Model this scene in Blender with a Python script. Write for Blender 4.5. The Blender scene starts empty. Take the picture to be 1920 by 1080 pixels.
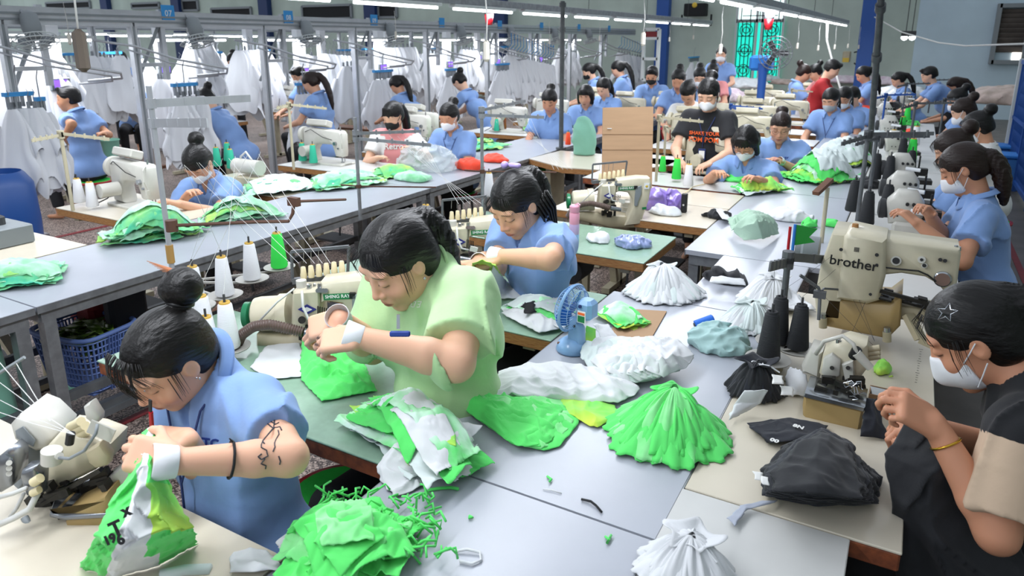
import bpy, math, random
import numpy as np
from mathutils import Vector, Matrix, Euler
R = math.radians
PI = math.pi
rnd = random.Random(7)
col = bpy.context.scene.collection
# ---------------------------------------------------------------- camera maths
F_PX, PX0, PY0, CAM_H, HOR = 1320.0, 960.0, 420.0, 1.8, 75.0
PITCH = math.atan((PY0 - HOR) / F_PX)
YAW = math.atan((1727 - PX0) / math.hypot(F_PX, PY0 - HOR))
_sy, _cy, _sp, _cp = math.sin(YAW), math.cos(YAW), math.sin(PITCH), math.cos(PITCH)
FWD = Vector((-_sy * _cp, _cy * _cp, -_sp)); RGT = Vector((_cy, _sy, 0)); UPV = Vector((-_sy * _sp, _cy * _sp, _cp))
CAM = Vector((0, 0, CAM_H))
def ray(x, y):
    return FWD + RGT * ((x - PX0) / F_PX) - UPV * ((y - PY0) / F_PX)
def P(x, y, z=.75):
    d = ray(x, y); return CAM + d * ((z - CAM_H) / d.z)
def PD(x, y, dist):
    return CAM + ray(x, y) * dist
def PY(x, y, Y):
    d = ray(x, y); return CAM + d * (Y / d.y)
def PX(x, y, X):
    d = ray(x, y); return CAM + d * (X / d.x)
# ---------------------------------------------------------------- materials
MATS = {}
def lin(c):
    if isinstance(c, str):
        c = [int(c[i:i + 2], 16) / 255 for i in (0, 2, 4)]
    return tuple(((v / 12.92) if v <= .04045 else ((v + .055) / 1.055) ** 2.4) for v in c[:3]) + (1,)
def mat(name, c, rough=.6, metal=0., emit=0., noise=0., nscale=8., bump=0., bscale=60., c2=None, trans=0., alpha=1., coat=0., sheen=0., attr=None, subs=0., spec=.5, emitc=None, stretch=None):
    if name in MATS: return MATS[name]
    m = bpy.data.materials.new(name); m.use_nodes = True
    nt = m.node_tree; b = nt.nodes['Principled BSDF']
    I = b.inputs
    I['Base Color'].default_value = lin(c); I['Roughness'].default_value = rough; I['Metallic'].default_value = metal
    I['Specular IOR Level'].default_value = spec
    if emit: I['Emission Color'].default_value = lin(emitc or c); I['Emission Strength'].default_value = emit
    if trans: I['Transmission Weight'].default_value = trans; I['IOR'].default_value = 1.3
    if alpha < 1: I['Alpha'].default_value = alpha
    if coat: I['Coat Weight'].default_value = coat; I['Coat Roughness'].default_value = .12
    if sheen: I['Sheen Weight'].default_value = sheen
    if subs: I['Subsurface Weight'].default_value = subs; I['Subsurface Radius'].default_value = (.02, .008, .004); I['Subsurface Scale'].default_value = .5
    tc = None
    def coords():
        nonlocal tc
        if tc is None:
            t = nt.nodes.new('ShaderNodeTexCoord'); mp = nt.nodes.new('ShaderNodeMapping')
            nt.links.new(t.outputs['Object'], mp.inputs['Vector'])
            if stretch: mp.inputs['Scale'].default_value = stretch
            tc = mp.outputs['Vector']
        return tc
    src = None
    if attr:
        a = nt.nodes.new('ShaderNodeAttribute'); a.attribute_name = attr; src = a.outputs['Color']
        nt.links.new(src, I['Base Color'])
    if noise or c2:
        n = nt.nodes.new('ShaderNodeTexNoise'); n.inputs['Scale'].default_value = nscale; n.inputs['Detail'].default_value = 5
        nt.links.new(coords(), n.inputs['Vector'])
        r = nt.nodes.new('ShaderNodeMapRange'); r.inputs['From Min'].default_value = .35; r.inputs['From Max'].default_value = .65
        nt.links.new(n.outputs['Fac'], r.inputs['Value'])
        mx = nt.nodes.new('ShaderNodeMix'); mx.data_type = 'RGBA'
        nt.links.new(r.outputs['Result'], mx.inputs['Factor'])
        base = lin(c); k = 1 - noise
        if src: nt.links.new(src, mx.inputs['A'])
        else: mx.inputs['A'].default_value = base
        mx.inputs['B'].default_value = lin(c2) if c2 else (base[0] * k, base[1] * k, base[2] * k, 1)
        if src:
            mx.blend_type = 'MULTIPLY'; mx.inputs['B'].default_value = (k, k, k, 1)
        nt.links.new(mx.outputs['Result'], I['Base Color'])
    if bump:
        n2 = nt.nodes.new('ShaderNodeTexNoise'); n2.inputs['Scale'].default_value = bscale; n2.inputs['Detail'].default_value = 4
        nt.links.new(coords(), n2.inputs['Vector'])
        bp = nt.nodes.new('ShaderNodeBump'); bp.inputs['Strength'].default_value = bump; bp.inputs['Distance'].default_value = .01
        nt.links.new(n2.outputs['Fac'], bp.inputs['Height']); nt.links.new(bp.outputs['Normal'], I['Normal'])
    m.diffuse_color = lin(c); MATS[name] = m
    return m
def M(n): return MATS[n]
# ---------------------------------------------------------------- tagging
def tag(o, label=None, cat=None, group=None, kind=None):
    if label: o['label'] = label
    if cat: o['category'] = cat
    if group: o['group'] = group
    if kind: o['kind'] = kind
    return o
def thing(name, label, cat, loc=(0, 0, 0), rz=0., group=None, kind=None):
    o = bpy.data.objects.new(name, None); o.empty_display_size = .05; col.objects.link(o)
    o.location = loc; o.rotation_euler = (0, 0, rz)
    return tag(o, label, cat, group, kind)
_kids = {}
def setp(o, p):
    o.parent = p; _kids.setdefault(p.name, []).append(o)
def dup(root, loc=None, rz=None, label=None, group=None, scale=None):
    r = root.copy(); col.objects.link(r)
    if loc is not None: r.location = loc
    if rz is not None: r.rotation_euler = (0, 0, rz)
    if scale is not None: r.scale = scale if hasattr(scale, '__len__') else (scale,) * 3
    if label: r['label'] = label
    if group: r['group'] = group
    def rec(src, dst):
        for ch in _kids.get(src.name, []):
            c = ch.copy(); col.objects.link(c); setp(c, dst); rec(ch, c)
    rec(root, r)
    return r
# ---------------------------------------------------------------- mesh builder
def frame(d):
    d = Vector(d).normalized(); a = Vector((0, 0, 1)) if abs(d.z) < .95 else Vector((1, 0, 0))
    u = d.cross(a).normalized(); return u, u.cross(d).normalized(), d
class MB:
    def __init__(s, T=None):
        s.v = []; s.f = []; s.m = []; s.T = T; s.cur = 0
    def add(s, vs, fs):
        b = len(s.v)
        s.v += [tuple(s.T @ Vector(v)) for v in vs] if s.T else [tuple(v) for v in vs]
        s.f += [tuple(i + b for i in f) for f in fs]; s.m += [s.cur] * len(fs); return s
    def mi(s, i): s.cur = i; return s
    def box(s, c, d, rot=None, taper=1., bev=0.):
        x, y, z = d[0] / 2, d[1] / 2, d[2] / 2
        if bev:
            b = min(bev, x * .9, y * .9, z * .9); o = []
            def ring(hx, hy, zz, bb):
                return [(hx - bb, -hy, zz), (hx, -hy + bb, zz), (hx, hy - bb, zz), (hx - bb, hy, zz), (-hx + bb, hy, zz), (-hx, hy - bb, zz), (-hx, -hy + bb, zz), (-hx + bb, -hy, zz)]
            vs = ring(x - b, y - b, -z, b * .6) + ring(x, y, -z + b, b) + ring(x * taper, y * taper, z - b, b) + ring(x * taper - b, y * taper - b, z, b * .6)
            fs = [tuple(range(7, -1, -1)), tuple(range(24, 32))]
            for k in range(3):
                for i in range(8): j = (i + 1) % 8; fs.append((k * 8 + i, k * 8 + j, k * 8 + 8 + j, k * 8 + 8 + i))
        else:
            vs = [(sx * x * (taper if sz > 0 else 1), sy * y * (taper if sz > 0 else 1), sz * z) for sz in (-1, 1) for sy in (-1, 1) for sx in (-1, 1)]
            fs = [(0, 2, 3, 1), (4, 5, 7, 6), (0, 1, 5, 4), (2, 6, 7, 3), (0, 4, 6, 2), (1, 3, 7, 5)]
        c = Vector(c)
        if rot is not None:
            r = rot if isinstance(rot, Matrix) else Euler(rot).to_matrix()
            vs = [r @ Vector(v) for v in vs]
        return s.add([Vector(v) + c for v in vs], fs)
    def bar(s, a, b, w, h=None, up=(0, 0, 1)):
        a = Vector(a); b = Vector(b); d = b - a; L = d.length; d.normalize(); up = Vector(up)
        if abs(d.dot(up)) > .98: up = Vector((0, 1, 0))
        u = d.cross(up).normalized(); v = u.cross(d).normalized(); h = h or w
        vs = [q + u * (w / 2 * i) + v * (h / 2 * j) for q in (a, b) for i, j in ((-1, -1), (1, -1), (1, 1), (-1, 1))]
        return s.add(vs, [(3, 2, 1, 0), (4, 5, 6, 7), (0, 1, 5, 4), (1, 2, 6, 5), (2, 3, 7, 6), (3, 0, 4, 7)])
    def cyl(s, a, b, r0, r1=None, n=16, caps=True):
        r1 = r0 if r1 is None else r1; a = Vector(a); b = Vector(b); u, v, d = frame(b - a)
        vs = [];
        for q, r in ((a, r0), (b, r1)):
            for i in range(n): t = 2 * PI * i / n; vs.append(q + u * (math.cos(t) * r) + v * (math.sin(t) * r))
        fs = [(i, i + n, (i + 1) % n + n, (i + 1) % n) for i in range(n)]
        if caps: fs += [tuple(range(n)), tuple(range(2 * n - 1, n - 1, -1))]
        return s.add(vs, fs)
    def lathe(s, prof, a=(0, 0, 0), d=(0, 0, 1), n=20, caps=True):
        a = Vector(a); u, v, d = frame(d); vs = []; k = len(prof)
        for r, z in prof:
            for i in range(n): t = 2 * PI * i / n; vs.append(a + d * z + u * (math.cos(t) * r) + v * (math.sin(t) * r))
        fs = [(j * n + i, j * n + n + i, j * n + n + (i + 1) % n, j * n + (i + 1) % n) for j in range(k - 1) for i in range(n)]
        if caps and prof[0][0] > 1e-5: fs.append(tuple(range(n)))
        if caps and prof[-1][0] > 1e-5: fs.append(tuple(range(k * n - 1, k * n - n - 1, -1)))
        return s.add(vs, fs)
    def tube(s, pts, r, n=8, r1=None, closed=False):
        pts = [Vector(p) for p in pts]; k = len(pts); vs = []; pu = None
        for j, p in enumerate(pts):
            d = (pts[min(j + 1, k - 1)] - pts[max(j - 1, 0)])
            if closed: d = pts[(j + 1) % k] - pts[j - 1]
            if d.length < 1e-9: d = Vector((0, 0, 1))
            d.normalize()
            if pu is None: u, v, _ = frame(d)
            else:
                u = pu - d * pu.dot(d)
                if u.length < 1e-6: u, v, _ = frame(d)
                u.normalize(); v = u.cross(d)
            pu = u; rr = r if r1 is None else r + (r1 - r) * j / (k - 1)
            if callable(r): rr = r(j / (k - 1))
            for i in range(n): t = 2 * PI * i / n; vs.append(p + u * (math.cos(t) * rr) + v * (math.sin(t) * rr))
        m = k if closed else k - 1
        fs = [(j * n + i, ((j + 1) % k) * n + i, ((j + 1) % k) * n + (i + 1) % n, j * n + (i + 1) % n) for j in range(m) for i in range(n)]
        if not closed: fs += [tuple(range(n)), tuple(range(k * n - 1, k * n - n - 1, -1))]
        return s.add(vs, fs)
    def prism(s, poly, depth, o=(0, 0, 0), ax=(1, 0, 0), ay=(0, 0, 1), inset=0.):
        ax = Vector(ax); ay = Vector(ay); az = ax.cross(ay); o = Vector(o); n = len(poly)
        cx = sum(p[0] for p in poly) / n; cy = sum(p[1] for p in poly) / n
        area = sum(poly[i][0] * poly[(i + 1) % n][1] - poly[(i + 1) % n][0] * poly[i][1] for i in range(n))
        if area < 0: poly = poly[::-1]
        rings = [(-depth / 2, inset), (-depth / 2 + inset, 0), (depth / 2 - inset, 0), (depth / 2, inset)] if inset else [(-depth / 2, 0), (depth / 2, 0)]
        vs = []
        for z, ins in rings:
            for i, (x, y) in enumerate(poly):
                if ins:
                    x0, y0 = poly[i - 1]; x1, y1 = poly[(i + 1) % n]
                    d0 = Vector((x - x0, y - y0)).normalized(); d1 = Vector((x1 - x, y1 - y)).normalized()
                    nn = Vector((-d0.y - d1.y, d0.x + d1.x)); nn = nn.normalized() if nn.length > 1e-6 else nn
                    x += nn.x * ins; y += nn.y * ins
                vs.append(o + ax * x + ay * y + az * z)
        fs = [tuple(range(n - 1, -1, -1)), tuple(range((len(rings) - 1) * n, len(rings) * n))]
        for k in range(len(rings) - 1):
            fs += [(k * n + i, k * n + (i + 1) % n, k * n + n + (i + 1) % n, k * n + n + i) for i in range(n)]
        return s.add(vs, fs)
    def sphere(s, c, r, n=12, sc=(1, 1, 1)):
        c = Vector(c); prof = n // 2; vs = []; fs = []
        for j in range(prof + 1):
            a = PI * j / prof
            for i in range(n): t = 2 * PI * i / n; vs.append(c + Vector((math.sin(a) * math.cos(t) * r * sc[0], math.sin(a) * math.sin(t) * r * sc[1], -math.cos(a) * r * sc[2])))
        for j in range(prof):
            for i in range(n): fs.append((j * n + i, j * n + (i + 1) % n, j * n + n + (i + 1) % n, j * n + n + i))
        return s.add(vs, fs)
    def grid(s, fn, nu, nv, wrap=False):
        vs = [fn(i / (nu - (0 if wrap else 1)), j / (nv - 1)) for j in range(nv) for i in range(nu)]
        e = nu if wrap else nu - 1
        return s.add(vs, [(j * nu + i, j * nu + (i + 1) % nu, (j + 1) * nu + (i + 1) % nu, (j + 1) * nu + i) for j in range(nv - 1) for i in range(e)])
    def build(s, name, mats, parent=None, smooth=False, bevel=0., loc=None, rz=0., auto=None, seg=2, solid=0., sub=0):
        me = bpy.data.meshes.new(name); me.from_pydata(s.v, [], s.f); me.validate(clean_customdata=False)
        if not isinstance(mats, (list, tuple)): mats = [mats]
        for m in mats: me.materials.append(M(m) if isinstance(m, str) else m)
        if len(mats) > 1 and len(me.polygons) == len(s.m): me.polygons.foreach_set('material_index', s.m)
        if smooth or auto: me.polygons.foreach_set('use_smooth', [True] * len(me.polygons))
        if auto: me.set_sharp_from_angle(angle=R(auto))
        o = bpy.data.objects.new(name, me); col.objects.link(o)
        if loc is not None: o.location = loc
        if rz: o.rotation_euler = (0, 0, rz)
        if bevel:
            bm = o.modifiers.new('b', 'BEVEL'); bm.width = bevel; bm.segments = seg; bm.limit_method = 'ANGLE'; bm.angle_limit = R(40)
        if solid:
            sm = o.modifiers.new('s', 'SOLIDIFY'); sm.thickness = solid; sm.offset = 0
        if sub:
            sm = o.modifiers.new('u', 'SUBSURF'); sm.levels = sub; sm.render_levels = sub
        if parent is not None: setp(o, parent)
        return o
def text(s, name, mat_, parent, size, T, extrude=.0006, bold=0., align='CENTER'):
    cu = bpy.data.curves.new(name, 'FONT'); cu.body = s; cu.size = size; cu.extrude = extrude; cu.offset = bold
    cu.align_x = align; cu.align_y = 'CENTER'; cu.materials.append(M(mat_)); cu.resolution_u = 3
    t = bpy.data.objects.new(name, cu); me = bpy.data.meshes.new_from_object(t); me.name = name; bpy.data.objects.remove(t); bpy.data.curves.remove(cu)
    o = bpy.data.objects.new(name, me); col.objects.link(o); o.matrix_local = T
    if parent is not None: setp(o, parent)
    return o
def TM(o, x, y):
    """matrix with origin o, local x axis along x and y axis along y"""
    x = Vector(x).normalized(); y = Vector(y); y = (y - x * y.dot(x)).normalized(); z = x.cross(y)
    m = Matrix((x, y, z)).transposed().to_4x4(); m.translation = Vector(o); return m
# ---------------------------------------------------------------- numpy noise
class Wr:
    """sum of warped directional sines: cheap smooth noise on arrays"""
    def __init__(s, seed, n=7, f0=1., f1=3., dim=3):
        g = np.random.default_rng(seed); d = g.normal(size=(n, 3)); d /= np.linalg.norm(d, axis=1)[:, None]
        if dim == 2: d[:, 2] = 0; d /= np.linalg.norm(d, axis=1)[:, None]
        s.d = d * g.uniform(f0, f1, n)[:, None] * 2 * PI; s.p = g.uniform(0, 6.28, n); s.n = n
        s.w = g.uniform(.4, 1.2, (n, 2))
    def __call__(s, x, y, z=0):
        t = 0; acc = 0
        for i in range(s.n):
            a = np.sin(x * s.d[i, 0] + y * s.d[i, 1] + z * s.d[i, 2] + s.p[i] + 1.3 * t * s.w[i, 0])
            t = a; acc = acc + a * s.w[i, 1]
        return acc / s.n
    def ridge(s, x, y, z=0):
        return 1 - 2 * np.minimum(1, np.abs(s(x, y, z)) * 2.2)
# ---------------------------------------------------------------- signed distance fields + surface nets
class Field:
    def __init__(s, lo, hi, h, fine=None, hf=.004):
        axs = []
        for k in range(3):
            xs = []; x = lo[k]
            iv = [(f[0][k], f[1][k]) for f in (fine or [])]
            while x <= hi[k] + h:
                xs.append(x); st = hf if any(a <= x <= b for a, b in iv) else h
                for a, b in iv:
                    if x < a < x + st: st = max(hf, a - x + 1e-5)
                x += st
            axs.append(np.array(xs, dtype=np.float32))
        s.ax = axs; s.h = h
        s.A = np.full([len(a) for a in axs], .08, dtype=np.float32)
    def sl(s, lo, hi):
        r = []
        for k in range(3):
            i0 = int(np.searchsorted(s.ax[k], lo[k])); i1 = int(np.searchsorted(s.ax[k], hi[k]))
            if i1 - i0 < 1: return None
            r.append(slice(i0, i1))
        return tuple(r)
    def pts(s, sl):
        return s.ax[0][sl[0]][:, None, None], s.ax[1][sl[1]][None, :, None], s.ax[2][sl[2]][None, None, :]
    def op(s, sl, d, k, mode='u'):
        A = s.A[sl]
        if mode == 's': d = -d
        k = max(k, 1e-5)
        if mode == 'u':
            h = np.maximum(k - np.abs(A - d), 0) / k; s.A[sl] = np.minimum(A, d) - h * h * k * .25
        else:
            h = np.maximum(k - np.abs(A - d), 0) / k; s.A[sl] = np.maximum(A, d) + h * h * k * .25
    def cap(s, a, b, r0, r1=None, k=.01, mode='u', flat=None, disp=None):
        r1 = r0 if r1 is None else r1; a = Vector(a); b = Vector(b); m = max(r0, r1) + k + .012
        sl = s.sl([min(a[i], b[i]) - m for i in range(3)], [max(a[i], b[i]) + m for i in range(3)])
        if not sl: return
        X, Y, Z = s.pts(sl); d = b - a; L2 = max(d.length_squared, 1e-9)
        t = np.clip(((X - a.x) * d.x + (Y - a.y) * d.y + (Z - a.z) * d.z) / L2, 0, 1)
        qx = X - a.x - t * d.x; qy = Y - a.y - t * d.y; qz = Z - a.z - t * d.z
        D = np.sqrt(qx * qx + qy * qy + qz * qz) - (r0 + (r1 - r0) * t)
        if disp is not None: D = D + disp(X, Y, Z)
        s.op(sl, D, k, mode)
    def ell(s, c, r, rot=None, k=.01, mode='u', disp=None):
        c = Vector(c); m = max(r) + k + .012
        sl = s.sl([c[i] - m for i in range(3)], [c[i] + m for i in range(3)])
        if not sl: return
        X, Y, Z = s.pts(sl); X = X - c.x; Y = Y - c.y; Z = Z - c.z
        if rot is not None:
            q = rot.transposed()
            X, Y, Z = (q[0][0] * X + q[0][1] * Y + q[0][2] * Z, q[1][0] * X + q[1][1] * Y + q[1][2] * Z, q[2][0] * X + q[2][1] * Y + q[2][2] * Z)
        k0 = np.sqrt((X / r[0]) ** 2 + (Y / r[1]) ** 2 + (Z / r[2]) ** 2); k1 = np.sqrt((X / r[0] ** 2) ** 2 + (Y / r[1] ** 2) ** 2 + (Z / r[2] ** 2) ** 2) + 1e-9
        D = k0 * (k0 - 1) / k1
        if disp is not None: D = D + disp(X, Y, Z)
        s.op(sl, D, k, mode)
    def box(s, c, hs, rot=None, rr=.005, k=.005, mode='u'):
        c = Vector(c); m = Vector(hs).length + rr + k + .01
        sl = s.sl([c[i] - m for i in range(3)], [c[i] + m for i in range(3)])
        if not sl: return
        X, Y, Z = s.pts(sl); X = X - c.x; Y = Y - c.y; Z = Z - c.z
        if rot is not None:
            q = rot.transposed()
            X, Y, Z = (q[0][0] * X + q[0][1] * Y + q[0][2] * Z, q[1][0] * X + q[1][1] * Y + q[1][2] * Z, q[2][0] * X + q[2][1] * Y + q[2][2] * Z)
        a = np.abs(X) - hs[0] + rr; b = np.abs(Y) - hs[1] + rr; e = np.abs(Z) - hs[2] + rr
        D = np.sqrt(np.maximum(a, 0) ** 2 + np.maximum(b, 0) ** 2 + np.maximum(e, 0) ** 2) + np.minimum(np.maximum(a, np.maximum(b, e)), 0) - rr
        s.op(sl, D, k, mode)
    def plane(s, p, n, k=.004, R_=None, rad=None):
        """cut away the half space on the +n side (within rad of p)"""
        p = Vector(p); n = Vector(n).normalized()
        if rad: sl = s.sl([p[i] - rad for i in range(3)], [p[i] + rad for i in range(3)])
        else: sl = (slice(None),) * 3
        if not sl: return
        X, Y, Z = s.pts(sl); D = -((X - p.x) * n.x + (Y - p.y) * n.y + (Z - p.z) * n.z)
        if rad:
            q = np.sqrt((X - p.x) ** 2 + (Y - p.y) ** 2 + (Z - p.z) ** 2) - rad
            D = np.maximum(D, q)
        s.op(sl, D, k, 's')
    def displace(s, fn):
        X, Y, Z = s.pts((slice(None),) * 3); s.A += fn(X, Y, Z).astype(np.float32)
    def arrays(s):
        A = s.A; I = A < 0; n = A.shape
        c = np.zeros([d - 1 for d in n], dtype=np.int8)
        for i in (0, 1):
            for j in (0, 1):
                for k in (0, 1): c += I[i:n[0] - 1 + i, j:n[1] - 1 + j, k:n[2] - 1 + k]
        cells = (c > 0) & (c < 8); idx = np.argwhere(cells); N = len(idx)
        if N == 0: return np.zeros((0, 3)), np.zeros((0, 4), int)
        ids = np.full(cells.shape, -1, dtype=np.int64); ids[cells] = np.arange(N)
        acc = np.zeros((N, 3)); cnt = np.zeros(N)
        cor = np.array([(i, j, k) for i in (0, 1) for j in (0, 1) for k in (0, 1)])
        vals = np.stack([A[idx[:, 0] + o[0], idx[:, 1] + o[1], idx[:, 2] + o[2]] for o in cor], 1)
        for a in range(8):
            for b in range(a + 1, 8):
                if np.abs(cor[a] - cor[b]).sum() != 1: continue
                va, vb = vals[:, a], vals[:, b]; m = (va < 0) != (vb < 0)
                t = np.where(m, va / np.where(m, va - vb, 1), 0)
                p = cor[a][None] + (cor[b] - cor[a])[None] * t[:, None]
                acc += p * m[:, None]; cnt += m
        loc = acc / cnt[:, None]
        V = np.stack([s.ax[k][idx[:, k]] + loc[:, k] * (s.ax[k][np.minimum(idx[:, k] + 1, n[k] - 1)] - s.ax[k][idx[:, k]]) for k in range(3)], 1)
        Q = []
        for ax in range(3):
            u, w = (ax + 1) % 3, (ax + 2) % 3
            s0 = [slice(None)] * 3; s1 = [slice(None)] * 3; s0[ax] = slice(0, -1); s1[ax] = slice(1, None)
            for q in (u, w): s0[q] = slice(1, -1); s1[q] = slice(1, -1)
            a = I[tuple(s0)]; b = I[tuple(s1)]; e = np.argwhere(a != b)
            if not len(e): continue
            st = a[e[:, 0], e[:, 1], e[:, 2]]; e = e.copy(); e[:, u] += 1; e[:, w] += 1
            def g(du, dw):
                q = e.copy(); q[:, u] -= du; q[:, w] -= dw; return ids[q[:, 0], q[:, 1], q[:, 2]]
            f = np.stack([g(1, 1), g(0, 1), g(0, 0), g(1, 0)], 1); f[~st] = f[~st][:, ::-1]; Q.append(f)
        Q = np.concatenate(Q); Q = Q[(Q >= 0).all(1)]
        return V, Q
    def build(s, name, mats, parent=None, colorfn=None, smooth_it=1, matfn=None):
        V, Q = s.arrays()
        if smooth_it and len(V):
            E = np.concatenate([Q[:, [0, 1]], Q[:, [1, 2]], Q[:, [2, 3]], Q[:, [3, 0]]])
            for _ in range(smooth_it):
                a = np.zeros_like(V); c = np.zeros(len(V)); 
                for x, y in ((0, 1), (1, 0)):
                    for d in range(3): a[:, d] += np.bincount(E[:, x], V[E[:, y], d], len(V))
                    c += np.bincount(E[:, x], minlength=len(V))
                V = V * .45 + .55 * a / np.maximum(c, 1)[:, None]
        return npmesh(name, V, Q, mats, parent, colorfn(V) if colorfn and len(V) else None, matfn)
def npmesh(name, V, Q, mats, parent=None, colors=None, matfn=None, smooth=True):
    me = bpy.data.meshes.new(name); V = np.asarray(V, dtype=np.float32); Q = np.asarray(Q, dtype=np.int32); k = Q.shape[1] if len(Q) else 4
    me.vertices.add(len(V)); me.vertices.foreach_set('co', V.ravel()); me.loops.add(len(Q) * k); me.loops.foreach_set('vertex_index', Q.ravel())
    me.polygons.add(len(Q)); me.polygons.foreach_set('loop_start', np.arange(0, len(Q) * k, k, dtype=np.int32)); me.polygons.foreach_set('loop_total', np.full(len(Q), k, dtype=np.int32))
    me.update(calc_edges=True)
    if not isinstance(mats, (list, tuple)): mats = [mats]
    for m in mats: me.materials.append(M(m) if isinstance(m, str) else m)
    if smooth: me.polygons.foreach_set('use_smooth', [True] * len(Q))
    if matfn is not None: me.polygons.foreach_set('material_index', np.asarray(matfn(V[Q].mean(1)), dtype=np.int32))
    if colors is not None:
        a = me.color_attributes.new('col', 'FLOAT_COLOR', 'POINT'); cc = np.ones((len(V), 4), dtype=np.float32); cc[:, :3] = colors; a.data.foreach_set('color', cc.ravel())
    o = bpy.data.objects.new(name, me); col.objects.link(o)
    if parent is not None: setp(o, parent)
    return o
# ---------------------------------------------------------------- people
mat('skin', 'd9a98c', rough=.5, attr='col', subs=.12, spec=.35)
mat('hair_black', '0c0a09', rough=.42, bump=.5, bscale=55, stretch=(1.2, .25, 1.2), spec=.35)
mat('hair_brown', '20120c', rough=.42, bump=.5, bscale=55, stretch=(1.2, .25, 1.2), spec=.35)
mat('shirt_blue', '7b9bce', rough=.85, bump=.3, bscale=16, noise=.08, nscale=5, sheen=.15)
mat('shirt_green', 'aed29a', rough=.85, bump=.3, bscale=16, noise=.06, sheen=.2)
mat('shirt_black', '15161a', rough=.85, bump=.15, bscale=25, sheen=.1)
mat('shirt_cream', 'c9b096', rough=.85, bump=.15, bscale=25)
mat('shirt_pink', 'd68c8c', rough=.85, bump=.12, bscale=25)
mat('shirt_white', 'd9d9d6', rough=.85, bump=.12, bscale=25)
mat('shirt_red', 'a01c20', rough=.8, bump=.12, bscale=25)
mat('trousers', '17181c', rough=.85, bump=.2, bscale=20)
mat('trousers_navy', '1d2540', rough=.85, bump=.2, bscale=20)
mat('mask_white', 'e4e6ea', rough=.8, bump=.05, bscale=80)
mat('mask_black', '131313', rough=.8)
mat('mask_grey', '9aa0a6', rough=.8)
mat('navy', '1c2f66', rough=.6); mat('navy_logo', '1c3a8c', rough=.6)
mat('black', '101011', rough=.5); mat('wrap', 'e2e4e6', rough=.85, bump=.1, bscale=50)
mat('gold', 'caa03c', rough=.25, metal=1); mat('silver', 'b8bcc0', rough=.25, metal=1)
mat('lilac', 'a894cf', rough=.35); mat('sandal', '3a302a', rough=.7); mat('orange_print', 'f2682a', rough=.7); mat('white_print', 'e8e8e4', rough=.8)
mat('glass_rim', '6a5a50', rough=.3, metal=.6); mat('blue_print', '2a78c8', rough=.7)
mat('hair_tips', '9a5a2c', rough=.5)
FOLD = Wr(3, 6, 3.5, 8); FOLD2 = Wr(9, 6, 1.5, 4); FOLD3 = Wr(17, 5, 1.2, 2.6)
def ik(sh, wr, a, b, pole):
    d = wr - sh; L = min(d.length, a + b - .004); dn = d.normalized()
    x = (a * a - b * b + L * L) / (2 * L); h = math.sqrt(max(a * a - x * x, 1e-6))
    p = Vector(pole); p = (p - dn * p.dot(dn)).normalized()
    return sh + dn * x + p * h
def hand(F, w, d, n, right, curl=.5, k=.004, sc=1., spread=.0, pinch=False):
    d = Vector(d).normalized(); n = Vector(n); n = (n - d * n.dot(d)).normalized()
    s = n.cross(d) * (-1 if right else 1)
    rot = Matrix((s, d, n)).transposed()
    F.box(w + d * .045 * sc, (.039 * sc, .047 * sc, .0135 * sc), rot, rr=.012 * sc, k=.016)
    F.ell(w + d * .03 * sc + s * .022 * sc + n * .006 * sc, (.02 * sc, .032 * sc, .017 * sc), rot, k=.01)
    for i, (off, L, r) in enumerate(((.029, .071, .0088), (.0098, .079, .009), (-.0098, .073, .0086), (-.0285, .058, .0078))):
        c = curl + (.12 * i if pinch else .05 * (i - 1.5))
        p = w + d * (.086 - .006 * abs(i - 1)) * sc + s * off * sc; a = 0
        dd = (d + s * (off * spread * 8)).normalized()
        for seg, (fr, da) in enumerate(((.45, c * .8), (.31, c * 1.15), (.24, c * .7))):
            a += da; q = p + (dd * math.cos(a) + n * math.sin(a)) * L * fr * sc
            F.cap(p, q, r * sc * (1 - .08 * seg), r * sc * (.93 - .08 * seg), k=k); p = q
    p = w + d * .026 * sc + s * .030 * sc + n * .004 * sc
    tt = (d * .72 + s * .62 + n * .35).normalized(); q = p + tt * .045 * sc
    F.cap(p, q, .0125 * sc, .0105 * sc, k=.008)
    t2 = (d * .9 + s * (.05 if pinch else .25) + n * (.75 if pinch else .4)).normalized(); F.cap(q, q + t2 * .032 * sc, .0102 * sc, .0088 * sc, k=k)
def lf(c): return np.array(lin(c)[:3])
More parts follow.
